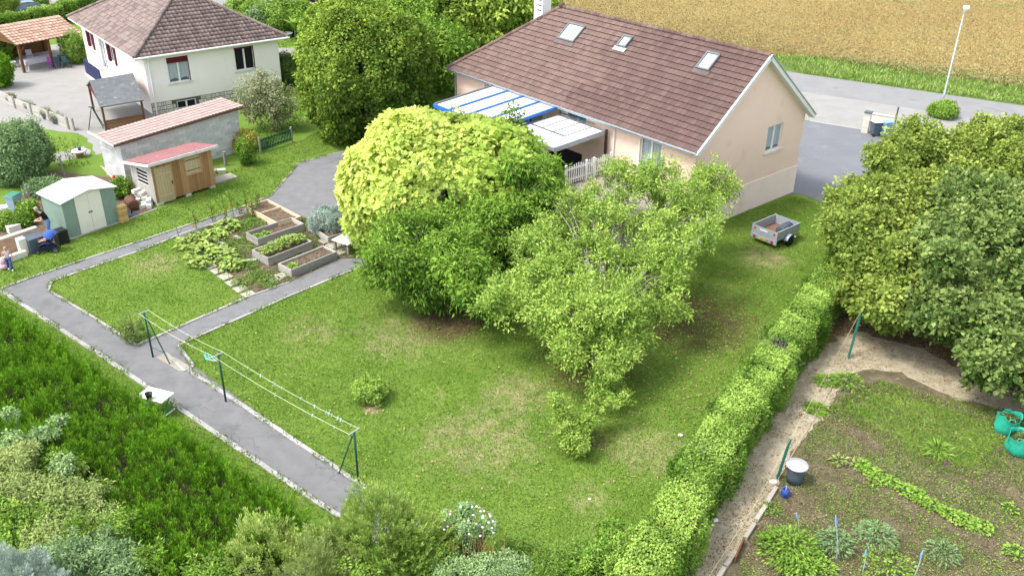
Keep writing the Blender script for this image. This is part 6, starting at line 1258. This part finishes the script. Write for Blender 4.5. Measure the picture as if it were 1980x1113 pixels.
mb = MB(); mb.tube([(-.1, .1, 0), (-.1, .1, 1.1)], .012, 5); mb.build('stake', M['postgreen'], t)
t = shrub('twiggy_shrub', 'thin twiggy shrub leaning at the path junction', 262, 655, .55, .75, 'hazel', 60, 26, .07, .13, inner=.2, tmean=.2)
mb = MB()
for k in range(16): e = rng.normal(0, .3, 3); mb.tube([(0, 0, 0), (e[0] - .35, e[1] + .2, .6 + abs(e[2]))], [.012, .005], 4)
mb.build('twigs', M['bark'], t)
shrub('shed_plant', 'leafy green plant between barrel and block shed', 238, 380, .5, 1.0, 'cherry', 100, 34, .12, .2)
shrub('yard_plant', 'light green plant behind the woman', 58, 418, .5, .8, 'bright', 80, 30, .13, .2)
shrub('yard_plant', 'dark leafy plant beside the cream stone block', 14, 440, .6, .7, 'bright', 90, 30, .13, .2)
shrub('yard_plant', 'low green plant behind the compost plank', 44, 436, .5, .6, 'cherry', 90, 30, .12, .2)
shrub('fence_weeds', 'rough weeds under the round bush', 90, 372, 1.0, .7, 'bush', 160, 30, .12, .25)
for i, (u, v, h_, lb) in enumerate([(62, 398, 1.2, 'thin grey pole in front of the round bush'), (127, 345, 1.3, 'grey post at the right of the round bush'), (84, 352, 1.3, 'grey post under the round bush')]):
    p = g(u, v); mb = MB(); mb.tube([(0, 0, 0), (-.08, 0, h_)], .05, 7); o = mb.build('fence_post', M['woodgrey'], None); o.location = p; tag(o, lb, 'post')
# banana plant
p = g(573, 78); t = thing('banana_plant', 'young banana plant on the lawn behind the cream house', 'plant', p); mb = MB(); mb.tube([(0, 0, 0), (0, 0, .9)], [.12, .08], 8); mb.build('stem', M['bark'], t)
a = np.linspace(0, 2 * PI, 12)[:-1]; P = np.repeat([[0, 0, .9]], 11, 0); D = np.stack([np.cos(a), np.sin(a), .7 + .4 * rng.random(11)], 1); V, F = leaves(P, D, np.array([[0, 0, 1.0]] * 11), np.full(11, 1.5), .3); npmesh('foliage', V, F, LM['bright'], t, np.full(len(F), .8))

# ---- hedges
def boxhedge(name, label, pts, w_, h, lm, per, size, rough=.075, leafasp=.7, cat='hedge', gap=None, tfun=None):
    pts = [np.array([p[0], p[1], 0.0]) for p in pts]; o0 = pts[0]; t = thing(name, label, cat, o0); Ps, Ns = [], []
    for a, b in zip(pts[:-1], pts[1:]):
        d = (b - a); L = np.linalg.norm(d); d /= L; s = np.array([d[1], -d[0], 0])
        for area, kind in ((L * w_, 0), (L * h, 1), (L * h, 2)):
            n = int(area * per); x = rng.random(n) * L
            if kind == 0: q = (rng.random(n) - .5) * w_; z = np.full(n, h); N = np.array([0, 0, 1.0])
            else: sg = 1 if kind == 1 else -1; q = np.full(n, sg * w_ / 2); z = rng.random(n) * h; N = s * sg
            P = a - o0 + np.outer(x, d) + np.outer(q, s); P[:, 2] = z
            bulge = .10 * np.sin(x * 1.1 + 2 * q) + .09 * np.sin(x * 1.9 + kind) + .06 * np.sin(x * 4.3 + z * 3 + q * 3) + .05 * np.sin(q * 5 + x * 7)
            rnd = (1 if kind == 0 else 0) * -.12 * np.abs(q / w_ * 2) ** 4
            P += np.outer(bulge + rnd + rng.normal(0, rough, n) - rough * .8, N); Ps.append(P); Ns.append(np.repeat([N], n, 0))
    P, N = np.concatenate(Ps), np.concatenate(Ns); P[:, 2] = np.maximum(P[:, 2], .03)
    if gap is not None:
        wp = P + o0; k = np.linalg.norm(wp[:, :2] - np.array(gap[:2]), axis=1) > gap[2] * (0.8 + .4 * rng.random(len(P))); P, N = P[k], N[k]
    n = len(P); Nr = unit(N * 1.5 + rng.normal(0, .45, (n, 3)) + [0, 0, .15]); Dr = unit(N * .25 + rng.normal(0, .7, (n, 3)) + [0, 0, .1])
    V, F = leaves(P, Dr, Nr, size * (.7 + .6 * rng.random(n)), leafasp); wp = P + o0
    T = .40 + .34 * np.sin(wp[:, 0] * 1.3 + 1) * np.sin(wp[:, 1] * 1.7) + .22 * np.sin(wp[:, 0] * 4.1) * np.sin(wp[:, 1] * 3.7 + 2) + rng.normal(0, .17, n) - .16 + .36 * N[:, 2]  # top leaves tinted lighter than side leaves, shade of the faces painted in
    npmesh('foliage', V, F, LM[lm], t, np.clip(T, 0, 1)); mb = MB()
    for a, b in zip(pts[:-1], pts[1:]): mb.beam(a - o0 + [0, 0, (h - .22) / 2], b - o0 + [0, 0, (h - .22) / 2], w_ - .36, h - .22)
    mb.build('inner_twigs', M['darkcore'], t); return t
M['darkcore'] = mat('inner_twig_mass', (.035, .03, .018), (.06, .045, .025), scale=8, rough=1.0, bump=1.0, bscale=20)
foot = [np.array([*G2(u, v), 0]) for u, v in ((1200, 1360), (1325, 1113), (1400, 965), (1500, 795), (1570, 690), (1650, 560), (1715, 480))]
ctr = []
for i, q in enumerate(foot): d = unit(foot[min(i + 1, 6)] - foot[max(i - 1, 0)]); ctr.append(q - np.array([d[1], -d[0], 0]) * .66)
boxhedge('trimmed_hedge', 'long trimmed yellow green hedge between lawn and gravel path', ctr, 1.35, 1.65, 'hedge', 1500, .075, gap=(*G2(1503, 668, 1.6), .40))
hd = [x for x in C.objects if x.name == 'trimmed_hedge'][0]
for u, v in ((1503, 668), (1358, 868), (1494, 676)):
    c = g(u, v, 1.6) - np.array(hd.location); mb = MB()
    for k in range(70): e = rng.normal(0, 1, 3) * [.26, .26, .10]; mb.tube([c + e - [0, 0, .3], c + e * 1.3 + [0, 0, .02 + .08 * rng.random()]], [.008, .004], 4)
    mb.build('dead_twigs', M['barkpale'], hd)
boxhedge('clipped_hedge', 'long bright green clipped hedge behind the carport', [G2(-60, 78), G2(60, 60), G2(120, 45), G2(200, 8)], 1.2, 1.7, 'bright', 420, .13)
# thuja hedge: upright feathery plumes
def plumes(P, Hh, N, npl, size, spread, r=rng, asp=.22, lean=.25):
    n = len(P); f = r.random((n, npl)) ** .8; th = r.random((n, npl)) * 6.283; ln = N * lean + r.normal(0, .12, (n, 3)); ln[:, 2] = 1; ln = unit(ln)
    rad = spread * (1 - f * .85) * np.sqrt(r.random((n, npl))); Pp = P[:, None] + ln[:, None] * (f * Hh[:, None])[..., None] + np.stack([np.cos(th) * rad, np.sin(th) * rad, 0 * th], -1)
    D = ln[:, None] * 1.3 + np.stack([np.cos(th), np.sin(th), 0 * th], -1) * .55 + r.normal(0, .25, (n, npl, 3)); Nr = np.stack([np.cos(th), np.sin(th), 0 * th + .4], -1) + r.normal(0, .4, (n, npl, 3))
    return Pp.reshape(-1, 3), unit(D).reshape(-1, 3), unit(Nr).reshape(-1, 3), size * (.7 + .6 * r.random(n * npl)), f.reshape(-1)
def plumething(name, label, cat, o0, P, N, Hh, npl, size, spread, lm, core=None, tm=.4, **kw):
    t = thing(name, label, cat, o0); Pp, D, Nr, sz, f = plumes(P - o0, Hh, N, npl, size, spread, **kw); V, F = leaves(Pp, D, Nr, sz, kw.get('asp', .22), .1)
    ct = np.repeat(rng.normal(0, .17, len(P)) + .12 * np.sin(P[:, 0] * 1.7) * np.sin(P[:, 1] * 2.1), npl); T = np.clip(tm + .35 * (f - .5) + ct + rng.normal(0, .12, len(Pp)), 0, 1); npmesh('foliage', V, F, LM[lm], t, T)
    if core: core(t)
    return t
a, b = g(8, 592, 1.85), g(588, 990, 1.85); d = unit((b - a) * [1, 1, 0]); s = np.array([d[1], -d[0], 0]); s = s if s[1] < 0 else -s; a = a - d * 6; L = np.linalg.norm((b - a)[:2]); Wd = 4.2; a0 = np.array([a[0], a[1], 0])
n = 5200; x = rng.random(n) * L; q = rng.random(n) * Wd; zt_ = 1.45 + .22 * np.sin(x * 1.1) * np.sin(q * 1.7) + .12 * np.sin(x * 3.1 + q * 2) + rng.normal(0, .1, n) - .5 * np.clip((.5 - q) / .5, 0, 1) ** 2 - .5 * np.clip((q - Wd + 1) / 1.0, 0, 1) ** 2
P = a0 + np.outer(x, d) + np.outer(q, s); P[:, 2] = zt_; N = np.outer(np.where(q < .4, -1, np.where(q > Wd - .6, 1, .0)), s)
n2 = 2200; x2 = rng.random(n2) * L; z2 = rng.random(n2) * 1.4; sg = rng.random(n2) < .4; P2 = a0 + np.outer(x2, d) + np.outer(np.where(sg, .12, Wd - .1), s); P2[:, 2] = z2; N2 = np.outer(np.where(sg, -1.0, 1.0), s) * 2
n3 = 350; q3 = rng.random(n3) * Wd; P3 = a0 + d * (L - .05) + np.outer(q3, s); P3[:, 2] = rng.random(n3) * 1.4; N3 = np.repeat([d * 2], n3, 0)
P = np.concatenate([P, P2, P3]); N = np.concatenate([N, N2, N3]); Hh = .28 + .5 * rng.random(len(P)) ** 1.5
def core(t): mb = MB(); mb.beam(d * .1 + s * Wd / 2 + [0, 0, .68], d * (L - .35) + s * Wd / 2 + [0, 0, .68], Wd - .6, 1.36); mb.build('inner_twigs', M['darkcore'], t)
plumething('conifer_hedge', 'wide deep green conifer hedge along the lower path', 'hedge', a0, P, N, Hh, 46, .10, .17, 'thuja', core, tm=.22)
# conifers and shrubs along the bottom edge
def dome(u, v, z, rx, ry, h, n):       # points over a dome whose top projects near (u, v)
    c = g(u, v, z); dd = unit(rng.normal(size=(n, 3))); dd[:, 2] = np.abs(dd[:, 2]); c0 = np.array([c[0], c[1], z - h]); k = (.78 + .22 * rng.random(n)) * (1 + .16 * np.sin(dd[:, 0] * 6 + dd[:, 2] * 3) + .12 * np.sin(dd[:, 1] * 9 + dd[:, 0] * 7 + 1)); return c0 * [1, 1, 0], c0 + dd * np.array([rx, ry, h]) * k[:, None], dd
o0, P, N = dome(515, 1050, 2.0, 1.7, 1.2, 1.9, 1100); plumething('golden_conifer', 'pale golden feathery conifer at the bottom edge beside the deep green hedge', 'conifer', o0, P, N, np.full(len(P), .42), 44, .09, .13, 'goldthuja', tm=.65, lean=1.0)
o0, P, N = dome(735, 990, 2.6, 1.9, 1.3, 2.5, 1700); plumething('feathery_conifer', 'yellow green feathery conifer with a thin bare tip at the path end', 'conifer', o0, P, N, .3 + .25 * rng.random(len(P)), 44, .09, .14, 'goldthuja', tm=.25, lean=1.0)
c = g(755, 1000, 2.3); mb = MB(); mb.tube([(c[0], c[1], 0), (c[0], c[1], 1.8), (c[0] + .02, c[1], 3.2)], [.05, .03, .006], 6); o = mb.build('bare_tip', M['bark'], bpy.data.objects['feathery_conifer']); o.location = -Vector(o0)
o0, P, N = dome(620, 1075, 2.3, 1.1, 1.0, 2.0, 700); plumething('brown_conifer', 'brownish yellow conifer in front of the path end', 'conifer', o0, P, N, np.full(len(P), .38), 44, .09, .13, 'tan', tm=.35, lean=1.0)
o0, P, N = dome(30, 1105, 3.4, 1.1, .9, 1.6, 700); plumething('blue_conifer', 'pale blue-green conifer tip in the bottom left corner', 'conifer', o0, P, N, np.full(len(P), .3), 44, .08, .12, 'grey', tm=.75, lean=1.5)
def near(name, label, lobes, z, lm, nc, nl_, size, cr_=.2, cat='shrub', **kw):
    """lobes: (u, v, z, rx, ry, rz) seen from the photograph, first one gives the base"""
    L_ = [lz(*q) for q in lobes]; b = L_[0]; root = thing(name, label, cat, (b[0], b[1], 0)); lb = [(q[0] - b[0], q[1] - b[1], *q[2:]) for q in L_]
    V, F, T, P, O = crown(lb, nc, nl_, cr_, size, **kw); npmesh('foliage', V, F, LM[lm], root, T); mb = MB()
    for i in rng.choice(len(P), min(60, len(P)), replace=False): mb.tube([(0, 0, 0), P[i] * [.5, .5, .6] + rng.normal(0, .05, 3), P[i] * [1, 1, 1.03]], [.035, .018, .005], 5)
    mb.build('stem', M['bark'], root); return root
near('tan_shrub', 'dry yellowish shrub with brown seed clusters at the lower left', [(100, 970, 2.3, .8, .7, .6), (40, 950, 2.4, .7, .7, .6), (160, 960, 2.1, .6, .6, .5), (90, 1040, 2.2, .8, .7, .6), (200, 1010, 1.9, .5, .5, .5)], 2.3, 'tan', 620, 36, .10, asp=.28, inner=.2, tmean=.35, droop=.5, hole=.2)
near('leafy_shrub', 'pale leafy shrub cut by the left edge above the blue conifer', [(5, 900, 2.4, .8, .7, .6), (45, 880, 2.3, .5, .5, .5), (-20, 960, 2.5, .8, .7, .7)], 2.4, 'tan', 300, 36, .09, asp=.4, inner=.2, tmean=.6, hole=.2)
near('climbing_vine', 'light green vine shoots reaching over the conifer hedge', [(30, 850, 2.4, .5, .3, .3), (80, 835, 2.3, .5, .25, .2), (110, 815, 2.2, .3, .2, .15), (120, 900, 2.2, .5, .3, .3), (20, 800, 2.3, .2, .2, .2)], 2.4, 'varieg', 170, 26, .08, .13, inner=.1, tmean=.7, hole=.5)
near('olive_shrub', 'olive green shrub at the bottom left beside the hedge', [(190, 1075, 2.0, .8, .7, .6), (120, 1090, 2.2, .7, .6, .6), (230, 1110, 1.8, .7, .6, .6)], 2.0, 'bush', 520, 38, .10, asp=.3, inner=.3, tmean=.5, hole=.2)
t = near('hibiscus_bush', 'flowering hibiscus bush with pale pink flowers', [(905, 1030, 1.7, .45, .4, .5), (870, 1010, 1.7, .35, .35, .4), (940, 1010, 1.8, .35, .35, .4), (900, 985, 1.9, .3, .3, .3)], 1.9, 'varieg', 130, 30, .07, .15, inner=.1, tmean=.45, hole=.4)
for k in range(30):
    a = rng.normal(size=3); a = a / np.linalg.norm(a); a[2] = abs(a[2]); mb = MB(); q = np.array([0, 0.1, 1.8]) + a * [.75, .5, .65]; mb.sphere(q, .035, .035, .025, n=4); mb.build('flower', M['flower_white' if k % 4 else 'flower_pink'], t, True)
mb = MB()
for k in range(30): q = np.array([.3 + rng.normal(0, .3), rng.normal(0, .2) - .2, 0]); mb.tube([q, q * 1.05 + [0, 0, 1.0], q * 1.15 + [rng.normal(0, .08), 0, 1.5 + rng.random() * .5]], [.012, .010, .005], 5)
mb.build('dry_stems', M['dry'], t)
near('variegated_bush', 'low variegated grey-green bush under the hibiscus', [(930, 1110, 1.1, .8, .6, .5), (870, 1105, 1.1, .6, .6, .5), (985, 1095, 1.0, .6, .5, .4)], 1.2, 'varieg', 520, 38, .06, .16, inner=.3, tmean=.6)
near('hedge_end_shrub', 'deep green leafy shrub merging with the near end of the trimmed hedge', [(1190, 1070, 1.1, .6, .5, .5), (1140, 1095, 1.0, .6, .5, .5), (1240, 1050, 1.2, .5, .5, .5), (1250, 1110, 1.0, .6, .5, .5), (1180, 1030, .9, .4, .4, .4)], 1.1, 'bright', 420, 38, .08, asp=.6, inner=.2, tmean=.25, shoot=.4)
near('filler_shrub', 'fresh green shrub between the tan shrub and the conifer hedge', [(240, 1030, 1.9, .6, .6, .5), (170, 1040, 2.0, .7, .6, .5), (60, 1020, 2.1, .9, .7, .6), (280, 1090, 1.8, .6, .6, .5), (120, 900, 1.9, .7, .5, .4), (10, 1000, 2.2, .7, .6, .6)], 1.9, 'bright', 620, 38, .09, asp=.5, inner=.2, tmean=.3, shoot=.5)
near('filler_shrub', 'low green shrub filling the gap between golden conifer and hibiscus', [(800, 1080, 1.3, .7, .6, .5), (850, 1060, 1.2, .5, .5, .5), (700, 1110, 1.6, .8, .6, .5), (420, 1100, 1.7, .7, .6, .5)], 1.3, 'bright', 480, 38, .09, asp=.45, inner=.2, tmean=.35, shoot=.5)
near('spiky_shrub', 'dark spiky low shrub at the bottom between hibiscus and trimmed hedge', [(1090, 1090, .8, .7, .5, .5), (1040, 1085, .8, .5, .5, .45), (1040, 1125, .8, .6, .5, .4), (1130, 1070, .8, .5, .5, .4), (1000, 1060, .8, .4, .4, .4)], .9, 'weed', 480, 38, .11, asp=.16, inner=.2, tmean=.45, up=0)

# ---- vegetable bed plants
def leafy(name, label, u, v, r, h, n, size, lm='squash', asp=.8, group=None, z=0.0, cat='plant', flowers=0):
    p = g(u, v, z); t = thing(name, label, cat, (p[0], p[1], z), 0, group); a = rng.random(n) * 6.283; rr = r * np.sqrt(rng.random(n)); P = np.stack([rr * np.cos(a), rr * np.sin(a), h * (.4 + .6 * rng.random(n)) * (1 - .5 * (rr / r) ** 2)], 1)
    V, F = leaves(P, unit(np.stack([np.cos(a), np.sin(a), rng.normal(0, .3, n)], 1)), unit(rng.normal(0, .35, (n, 3)) + [0, 0, 1]), size * (.6 + .7 * rng.random(n)), asp); npmesh('foliage', V, F, LM[lm], t, np.clip(rng.normal(.45, .22, n), 0, 1))
    mb = MB()
    for i in range(min(n, 14)): mb.tube([(0, 0, 0), P[i]], .008, 4)
    mb.build('stem', LM[lm], t); return t
sq = [(372, 476, .75, 'large squash plant at the left corner of the vegetable bed'), (392, 494, .7, 'squash plant with bright leaves beside the lawn edge'), (410, 462, .7, 'squash plant nearest the tomato stakes'), (425, 500, .7, 'squash plant with yellowing leaves in the middle of the bed edge'), (447, 518, .45, 'small yellow leaved squash at the slab row'), (386, 515, .4, 'low squash leaves hanging over the first slab'), (438, 442, .6, 'dense leafy plant between squash and tomatoes')]
for u, v, r, lb in sq: leafy('squash_plant', lb, u, v, r, .42, int(210 * r), .22, group='squash plants')
for u, v, r, lb in [(470, 440, .55, 'low herb clump behind the lined raised bed'), (490, 432, .5, 'soft green herb clump near the last tomato stake'), (520, 425, .5, 'feathery herb clump beside the new wood bed'), (455, 470, .5, 'flat weeds left of the lined raised bed'), (470, 485, .5, 'flat weeds in the centre of the vegetable bed'), (500, 535, .6, 'weed patch in front of the overgrown bed'), (470, 545, .5, 'weed patch beside the slab row'), (520, 550, .5, 'weed patch at the cross path'), (478, 515, .5, 'weeds beside the long pale board')]: leafy('herb_clump', lb, u, v, r, .22, 260, .09, 'weed', .4, 'herbs and weeds in the bed')
for k, (f, h_, r) in enumerate([(.15, .35, .3), (.35, .45, .34), (.55, .5, .34), (.72, .45, .3), (.88, .3, .25)]):
    q = B2[0].tow((B2[1] * f, B2[2] * .5, .34)); o_ = leafy('salad_plant', ['leafy plant at the left end of the overgrown bed', 'leafy plant second from the left in the overgrown bed', 'tallest leafy plant in the middle of the overgrown bed', 'yellow green plant right of centre in the overgrown bed', 'small plant at the right end of the overgrown bed'][k], 500, 500, r, h_, 190, .13, 'squash', .6, 'plants of the overgrown bed'); o_.location = q
for k, f in enumerate((.12, .28)):
    q = B1[0].tow((B1[1] * f, B1[2] * .5, .22)); leafy('salad_plant', ['low salad at the left end of the lined bed', 'low salad in the lined bed beside its neighbour'][k], 500, 500, .25, .15, 110, .11, 'bright', .7, 'salads of the lined bed').location = q
q = B3[0].tow((B3[1] * .15, B3[2] * .4, .33)); leafy('salad_plant', 'single green tuft in the bare raised bed', 500, 500, .2, .14, 90, .1, 'bright').location = q
# ---- kitchen garden plants
row = [np.array(G2(u, v)) for u, v in ((1665, 903), (1740, 945), (1810, 985), (1895, 1018))]
names = ['first strawberry plant at the upper end of the row', 'second strawberry plant of the row', 'third strawberry plant, in the upper part of the row', 'fourth strawberry plant of the row', 'fifth strawberry plant, just above the row middle', 'strawberry plant in the middle of the row', 'seventh strawberry plant of the row', 'eighth strawberry plant, densest of the row', 'ninth strawberry plant of the row', 'tenth strawberry plant near the lower end', 'strawberry plant at the lower end of the row', 'stray strawberry plant beyond the row end']
for k in range(12):
    f = k / 11 * 2.999; i = int(f); q = row[i] + (row[i + 1] - row[i]) * (f - i) + rng.normal(0, .06, 2); leafy('strawberry_plant', names[k], 500, 500, .24 + .1 * rng.random(), .16, 110, .10, 'bright', .8, 'row of strawberry plants').location = (q[0], q[1], 0)
for u, v, r, h_, n, sz, lm, asp, lb in [(1812, 876, .35, .35, 120, .3, 'bright', .1, 'grassy iris tuft at the edge of the grass patch'), (1622, 893, .22, .2, 30, .2, 'squash', .4, 'small bright chard in the weedy soil'), (1525, 1075, .9, .7, 900, .13, 'cherry', .4, 'dense tomato bush at the bottom of the plot'), (1612, 1060, .5, .6, 420, .12, 'bush', .4, 'grey-green bush beside the blue tied stake'), (1690, 1050, .6, .7, 520, .12, 'bush', .3, 'asparagus like bush behind the blue twine'), (1560, 1110, .8, .5, 600, .12, 'bright', .5, 'bright leafy plant at the bottom edge'), (1720, 1105, .7, .4, 400, .1, 'bright', .5, 'low bright plant right of the blue twine stake'), (1820, 1075, .5, .4, 300, .1, 'bush', .4, 'low plant near the curved stake'), (1500, 1050, .4, .3, 300, .1, 'weed', .4, 'weed clump beside the edging stones'), (1490, 985, .3, .2, 160, .09, 'weed', .4, 'weed clump below the watering can'), (1960, 1070, .3, .2, 120, .1, 'bright', .6, 'small bright weed at the right edge'), (1952, 985, .2, .2, 50, .12, 'bright', .6, 'tiny bright plant in bare soil at the right')]:
    leafy('garden_plant', lb, u, v, r, h_, n, sz, lm, asp)
for u, v, r, h_, lb in [(1637, 742, .55, .3, 'heap of cut dark green branches on the gravel'), (1597, 738, .4, .15, 'flat spread of cut leaves left of the branch heap'), (1577, 792, .35, .12, 'strip of wilted leaves lying below the branch heap')]: leafy('cut_branches', lb, u, v, r, h_, 320, .15, 'cherry', .35, cat='branches')
p = g(1832, 899); mb = MB(); 
for k in range(4): mb.sphere((.06 * k - .1, .05 * (k % 2), .06), .03, .03, .05, n=5)
o = mb.build('crocus', M['purple'], None, True); o.location = p; tag(o, 'purple crocus flowers below the iris tuft', 'flower')

# ---- grass, litter and crop
def scatter(poly, dens):
    poly = np.array(poly); lo, hi = poly.min(0), poly.max(0); n = int((hi - lo).prod() * dens); P = lo + rng.random((n, 2)) * (hi - lo); return P[inpoly(P, poly)]
def nz(P, s, k=0): return np.sin(P[:, 0] * s + 1.3 + k) * np.sin(P[:, 1] * s * 1.1 + .7 + k) + .6 * np.sin(P[:, 0] * s * 2.3 + P[:, 1] * s * 1.7 + k)
def blades(name, polys, dens, size, asp, m, zoff=.0, tilt=.5, th=None, s=1.0, kind='stuff', tm=.35):
    Q = np.concatenate([scatter(p, dens) for p in polys])
    if th is not None: Q = Q[nz(Q, s) + rng.normal(0, .5, len(Q)) > th]
    n = len(Q); P = np.column_stack([Q, np.full(n, zoff)]); D = unit(rng.normal(0, tilt, (n, 3)) * [1, 1, .1] + [0, 0, 1]); Nr = unit(rng.normal(0, 1, (n, 3)) * [1, 1, .3]); V, F = leaves(P, D, Nr, size * (.5 + rng.random(n)), asp, .1)
    T = np.clip(tm + .18 * nz(Q, .9, 2) + .14 * nz(Q, 3.7, 1) + rng.normal(0, .22, n), 0, 1); return struct(npmesh(name, V, F, m, None, T), kind)
lawn1 = px([(378, 712), (702, 942), (850, 1045), (960, 1180), (1270, 1180), (1395, 930), (1480, 780), (1560, 650), (1640, 530), (1620, 410), (1540, 380), (1450, 405), (1300, 480), (1100, 500), (900, 450), (706, 518), (560, 576), (350, 668)])
strip = px([(0, 555), (80, 527), (480, 394), (520, 375), (549, 343), (572, 313), (640, 292), (620, 250), (570, 280), (505, 300), (440, 335), (440, 350), (398, 368), (250, 427), (135, 467), (0, 503)])
strip2 = px([(-10, 565), (100, 633), (200, 698), (577, 952), (640, 1000), (560, 1010), (190, 740), (-10, 610)])
blades('lawn_grass', [lawn1, px(lawn_a), strip2], 620, .06, .34, M['lawnblade'], .0)
blades('lawn_grass', [strip], 300, .075, .34, M['lawnblade'], .0)
blades('lawn_grass', [px([(0, 258), (150, 270), (175, 320), (120, 330), (60, 250)]), px([(480, 255), (580, 190), (600, 240), (540, 275), (480, 300)]), px([(530, 70), (620, 70), (620, 92), (530, 92)])], 40, .16, .35, M['lawnblade'], .0)
sheet('grass_patch', px([(1630, 790), (1700, 755), (1800, 780), (1915, 815), (1935, 850), (1885, 905), (1800, 890), (1710, 835)]), 0.012, M['lawn'], 0.06, 0.3)
blades('grass_patch_blades', [px([(1600, 790), (1700, 735), (1800, 765), (1935, 808), (1970, 850), (1900, 930), (1800, 912), (1690, 850)])], 420, .09, .25, M['lawnblade'], .0, tm=.25)
kg = px([(1490, 965), (1560, 850), (1610, 770), (1700, 735), (1980, 800), (2100, 1180), (1390, 1180)])
blades('weeds', [kg], 900, .06, .35, LM['weed'], .0, th=-.1, s=1.5, tilt=.9)
blades('weeds', [px(bed_a)], 420, .10, .35, LM['weed'], .02, th=-.1, s=2.0, tilt=.9)
vp = [px([(1490, 108), (1700, 120), (2010, 160), (2010, 207), (1760, 173), (1545, 142)])]; blades('verge_grass', vp, 55, .30, .2, LM['bright'], .0, tm=.4); blades('verge_grass', vp, 45, .34, .18, LM['tan'], .0, tm=.5)
def edge(name, line, width, dens, size):
    Q = []
    for a, b in zip(line[:-1], line[1:]): a, b = np.array(a), np.array(b); L = np.linalg.norm(b - a); n = int(L * dens); t = rng.random(n); t = t[np.sin(t * L * 1.7) + np.sin(t * L * 4.1 + 1) + rng.normal(0, .8, n) > .3]; d = (b - a) / L; Q.append(a + np.outer(t * L, d) + np.outer(rng.normal(0, width, len(t)), [-d[1], d[0]]))
    Q = np.concatenate(Q); n = len(Q); P = np.column_stack([Q, np.full(n, .02)]); V, F = leaves(P, unit(rng.normal(0, .7, (n, 3)) * [1, 1, .1] + [0, 0, 1]), unit(rng.normal(0, 1, (n, 3)) * [1, 1, .3]), size * (.5 + rng.random(n)), .32, .1); return struct(npmesh(name, V, F, M['lawnblade'], None, np.clip(rng.normal(.3, .22, n), 0, 1)), 'stuff')
for ln in ([(4, 558), (80.9, 530), (480, 397), (522, 379)], [(522, 379), (553, 345), (577, 316), (645, 297)], [(94, 561), (100, 545), (144, 529), (283, 481), (337, 459)], [(94, 561), (184, 616), (265, 668), (480, 574)], [(0, 561), (200, 690), (577, 946), (640, 990)], [(700, 515), (560, 573), (345, 668), (374, 706), (366, 716), (694, 934), (760, 980)]): edge('edge_grass', px(ln), .075, 170, .085)
def flat(name, polys, dens, size, m, z=.03, th=None, s=1.0, tm=.5, asp=.7):
    Q = np.concatenate([scatter(p, dens) for p in polys])
    if th is not None: Q = Q[nz(Q, s, 5) + rng.normal(0, .6, len(Q)) > th]
    n = len(Q); P = np.column_stack([Q, z + .03 * rng.random(n)]); a = rng.random(n) * 6.283; D = np.stack([np.cos(a), np.sin(a), rng.normal(0, .2, n)], 1); V, F = leaves(P, unit(D), unit(rng.normal(0, .25, (n, 3)) + [0, 0, 1]), size * (.6 + .8 * rng.random(n)), asp, .15)
    return struct(npmesh(name, V, F, m, None, np.clip(rng.normal(tm, .28, n), 0, 1)), 'stuff')
flat('fallen_leaves', [px([(800, 560), (1000, 640), (1100, 820), (1350, 820), (1500, 560), (1400, 520), (1000, 520)])], 22, .07, LM['litter'], .05, tm=.45)
flat('clover', [lawn1, px(lawn_a), strip], 90, .055, LM['weed'], .02, tm=.5, th=.75, s=1.4); flat('clover', [lawn1, strip], 60, .06, LM['weed'], .02, tm=.85, th=.9, s=2.3)
flat('fallen_leaves', [lawn1], 2.0, .07, LM['litter'], .06, tm=.9)
grv = px([(1320, 1113), (1335, 1060), (1500, 795), (1570, 690), (1640, 590), (1720, 600), (1800, 640), (2000, 720), (2040, 800), (1950, 795), (1850, 772), (1740, 720), (1650, 715), (1600, 790), (1530, 880), (1490, 960), (1390, 1113)])
flat('fallen_leaves', [grv], 150, .045, LM['litter'], .015, tm=.75, th=-.3, s=1.3)
flat('fallen_leaves', [grv], 150, .055, LM['litter'], .015, tm=.12, th=-.2, s=2.0)
flat('fallen_leaves', [px([(1570, 690), (1620, 560), (1700, 530), (1900, 580), (2000, 650), (2000, 750), (1850, 705), (1740, 660), (1660, 640)])], 200, .07, LM['litter'], .02, tm=.25)
flat('fallen_leaves', [kg], 160, .035, LM['litter'], .01, tm=.6); flat('clover', [kg], 130, .06, LM['weed'], .02, tm=.5, th=.35, s=1.9); flat('clover', [kg], 60, .07, LM['weed'], .02, tm=.85, th=.7, s=1.1); flat('soil_crumbs', [kg, px(bed_a)], 120, .06, M['soil'], .015, tm=.3); flat('stones', [grv], 260, .03, M['slab'], .01, tm=.9)
# ripe crop
n = 330000; A_ = np.array([0.0, 0.0]); t_ = rng.random(n) * 130 - 40; s_ = rng.random(n) ** 1.4 * 90; Q = F0 + np.outer(t_, df) + np.outer(s_, nf)
rel = Q; ok = (Q[:, 0] / Q[:, 1] < .66) & (Q[:, 0] / Q[:, 1] > -.06); Q = Q[ok]; n = len(Q); print('crop', n)
a = rng.random(n) * 6.283; P = np.column_stack([Q, .1 + .35 * rng.random(n)]); D = unit(np.stack([np.cos(a) * .7, np.sin(a) * .7, .2 + .6 * rng.random(n)], 1)); V, F = leaves(P, D, unit(rng.normal(0, .5, (n, 3)) + [0, -.3, 1]), .17 * (.6 + .8 * rng.random(n)), .5)
o = npmesh('crop_leaves', V, F, M['cropleaf'] if 'cropleaf' in M else leafmat('crop_leaf', (.25, .20, .09), (.40, .35, .165), (.28, .245, .105), trans=.15, scale=.12), None, np.clip(rng.normal(.38, .19, n) + .12 * nz(Q, .15), 0, 1)); struct(o, 'stuff')
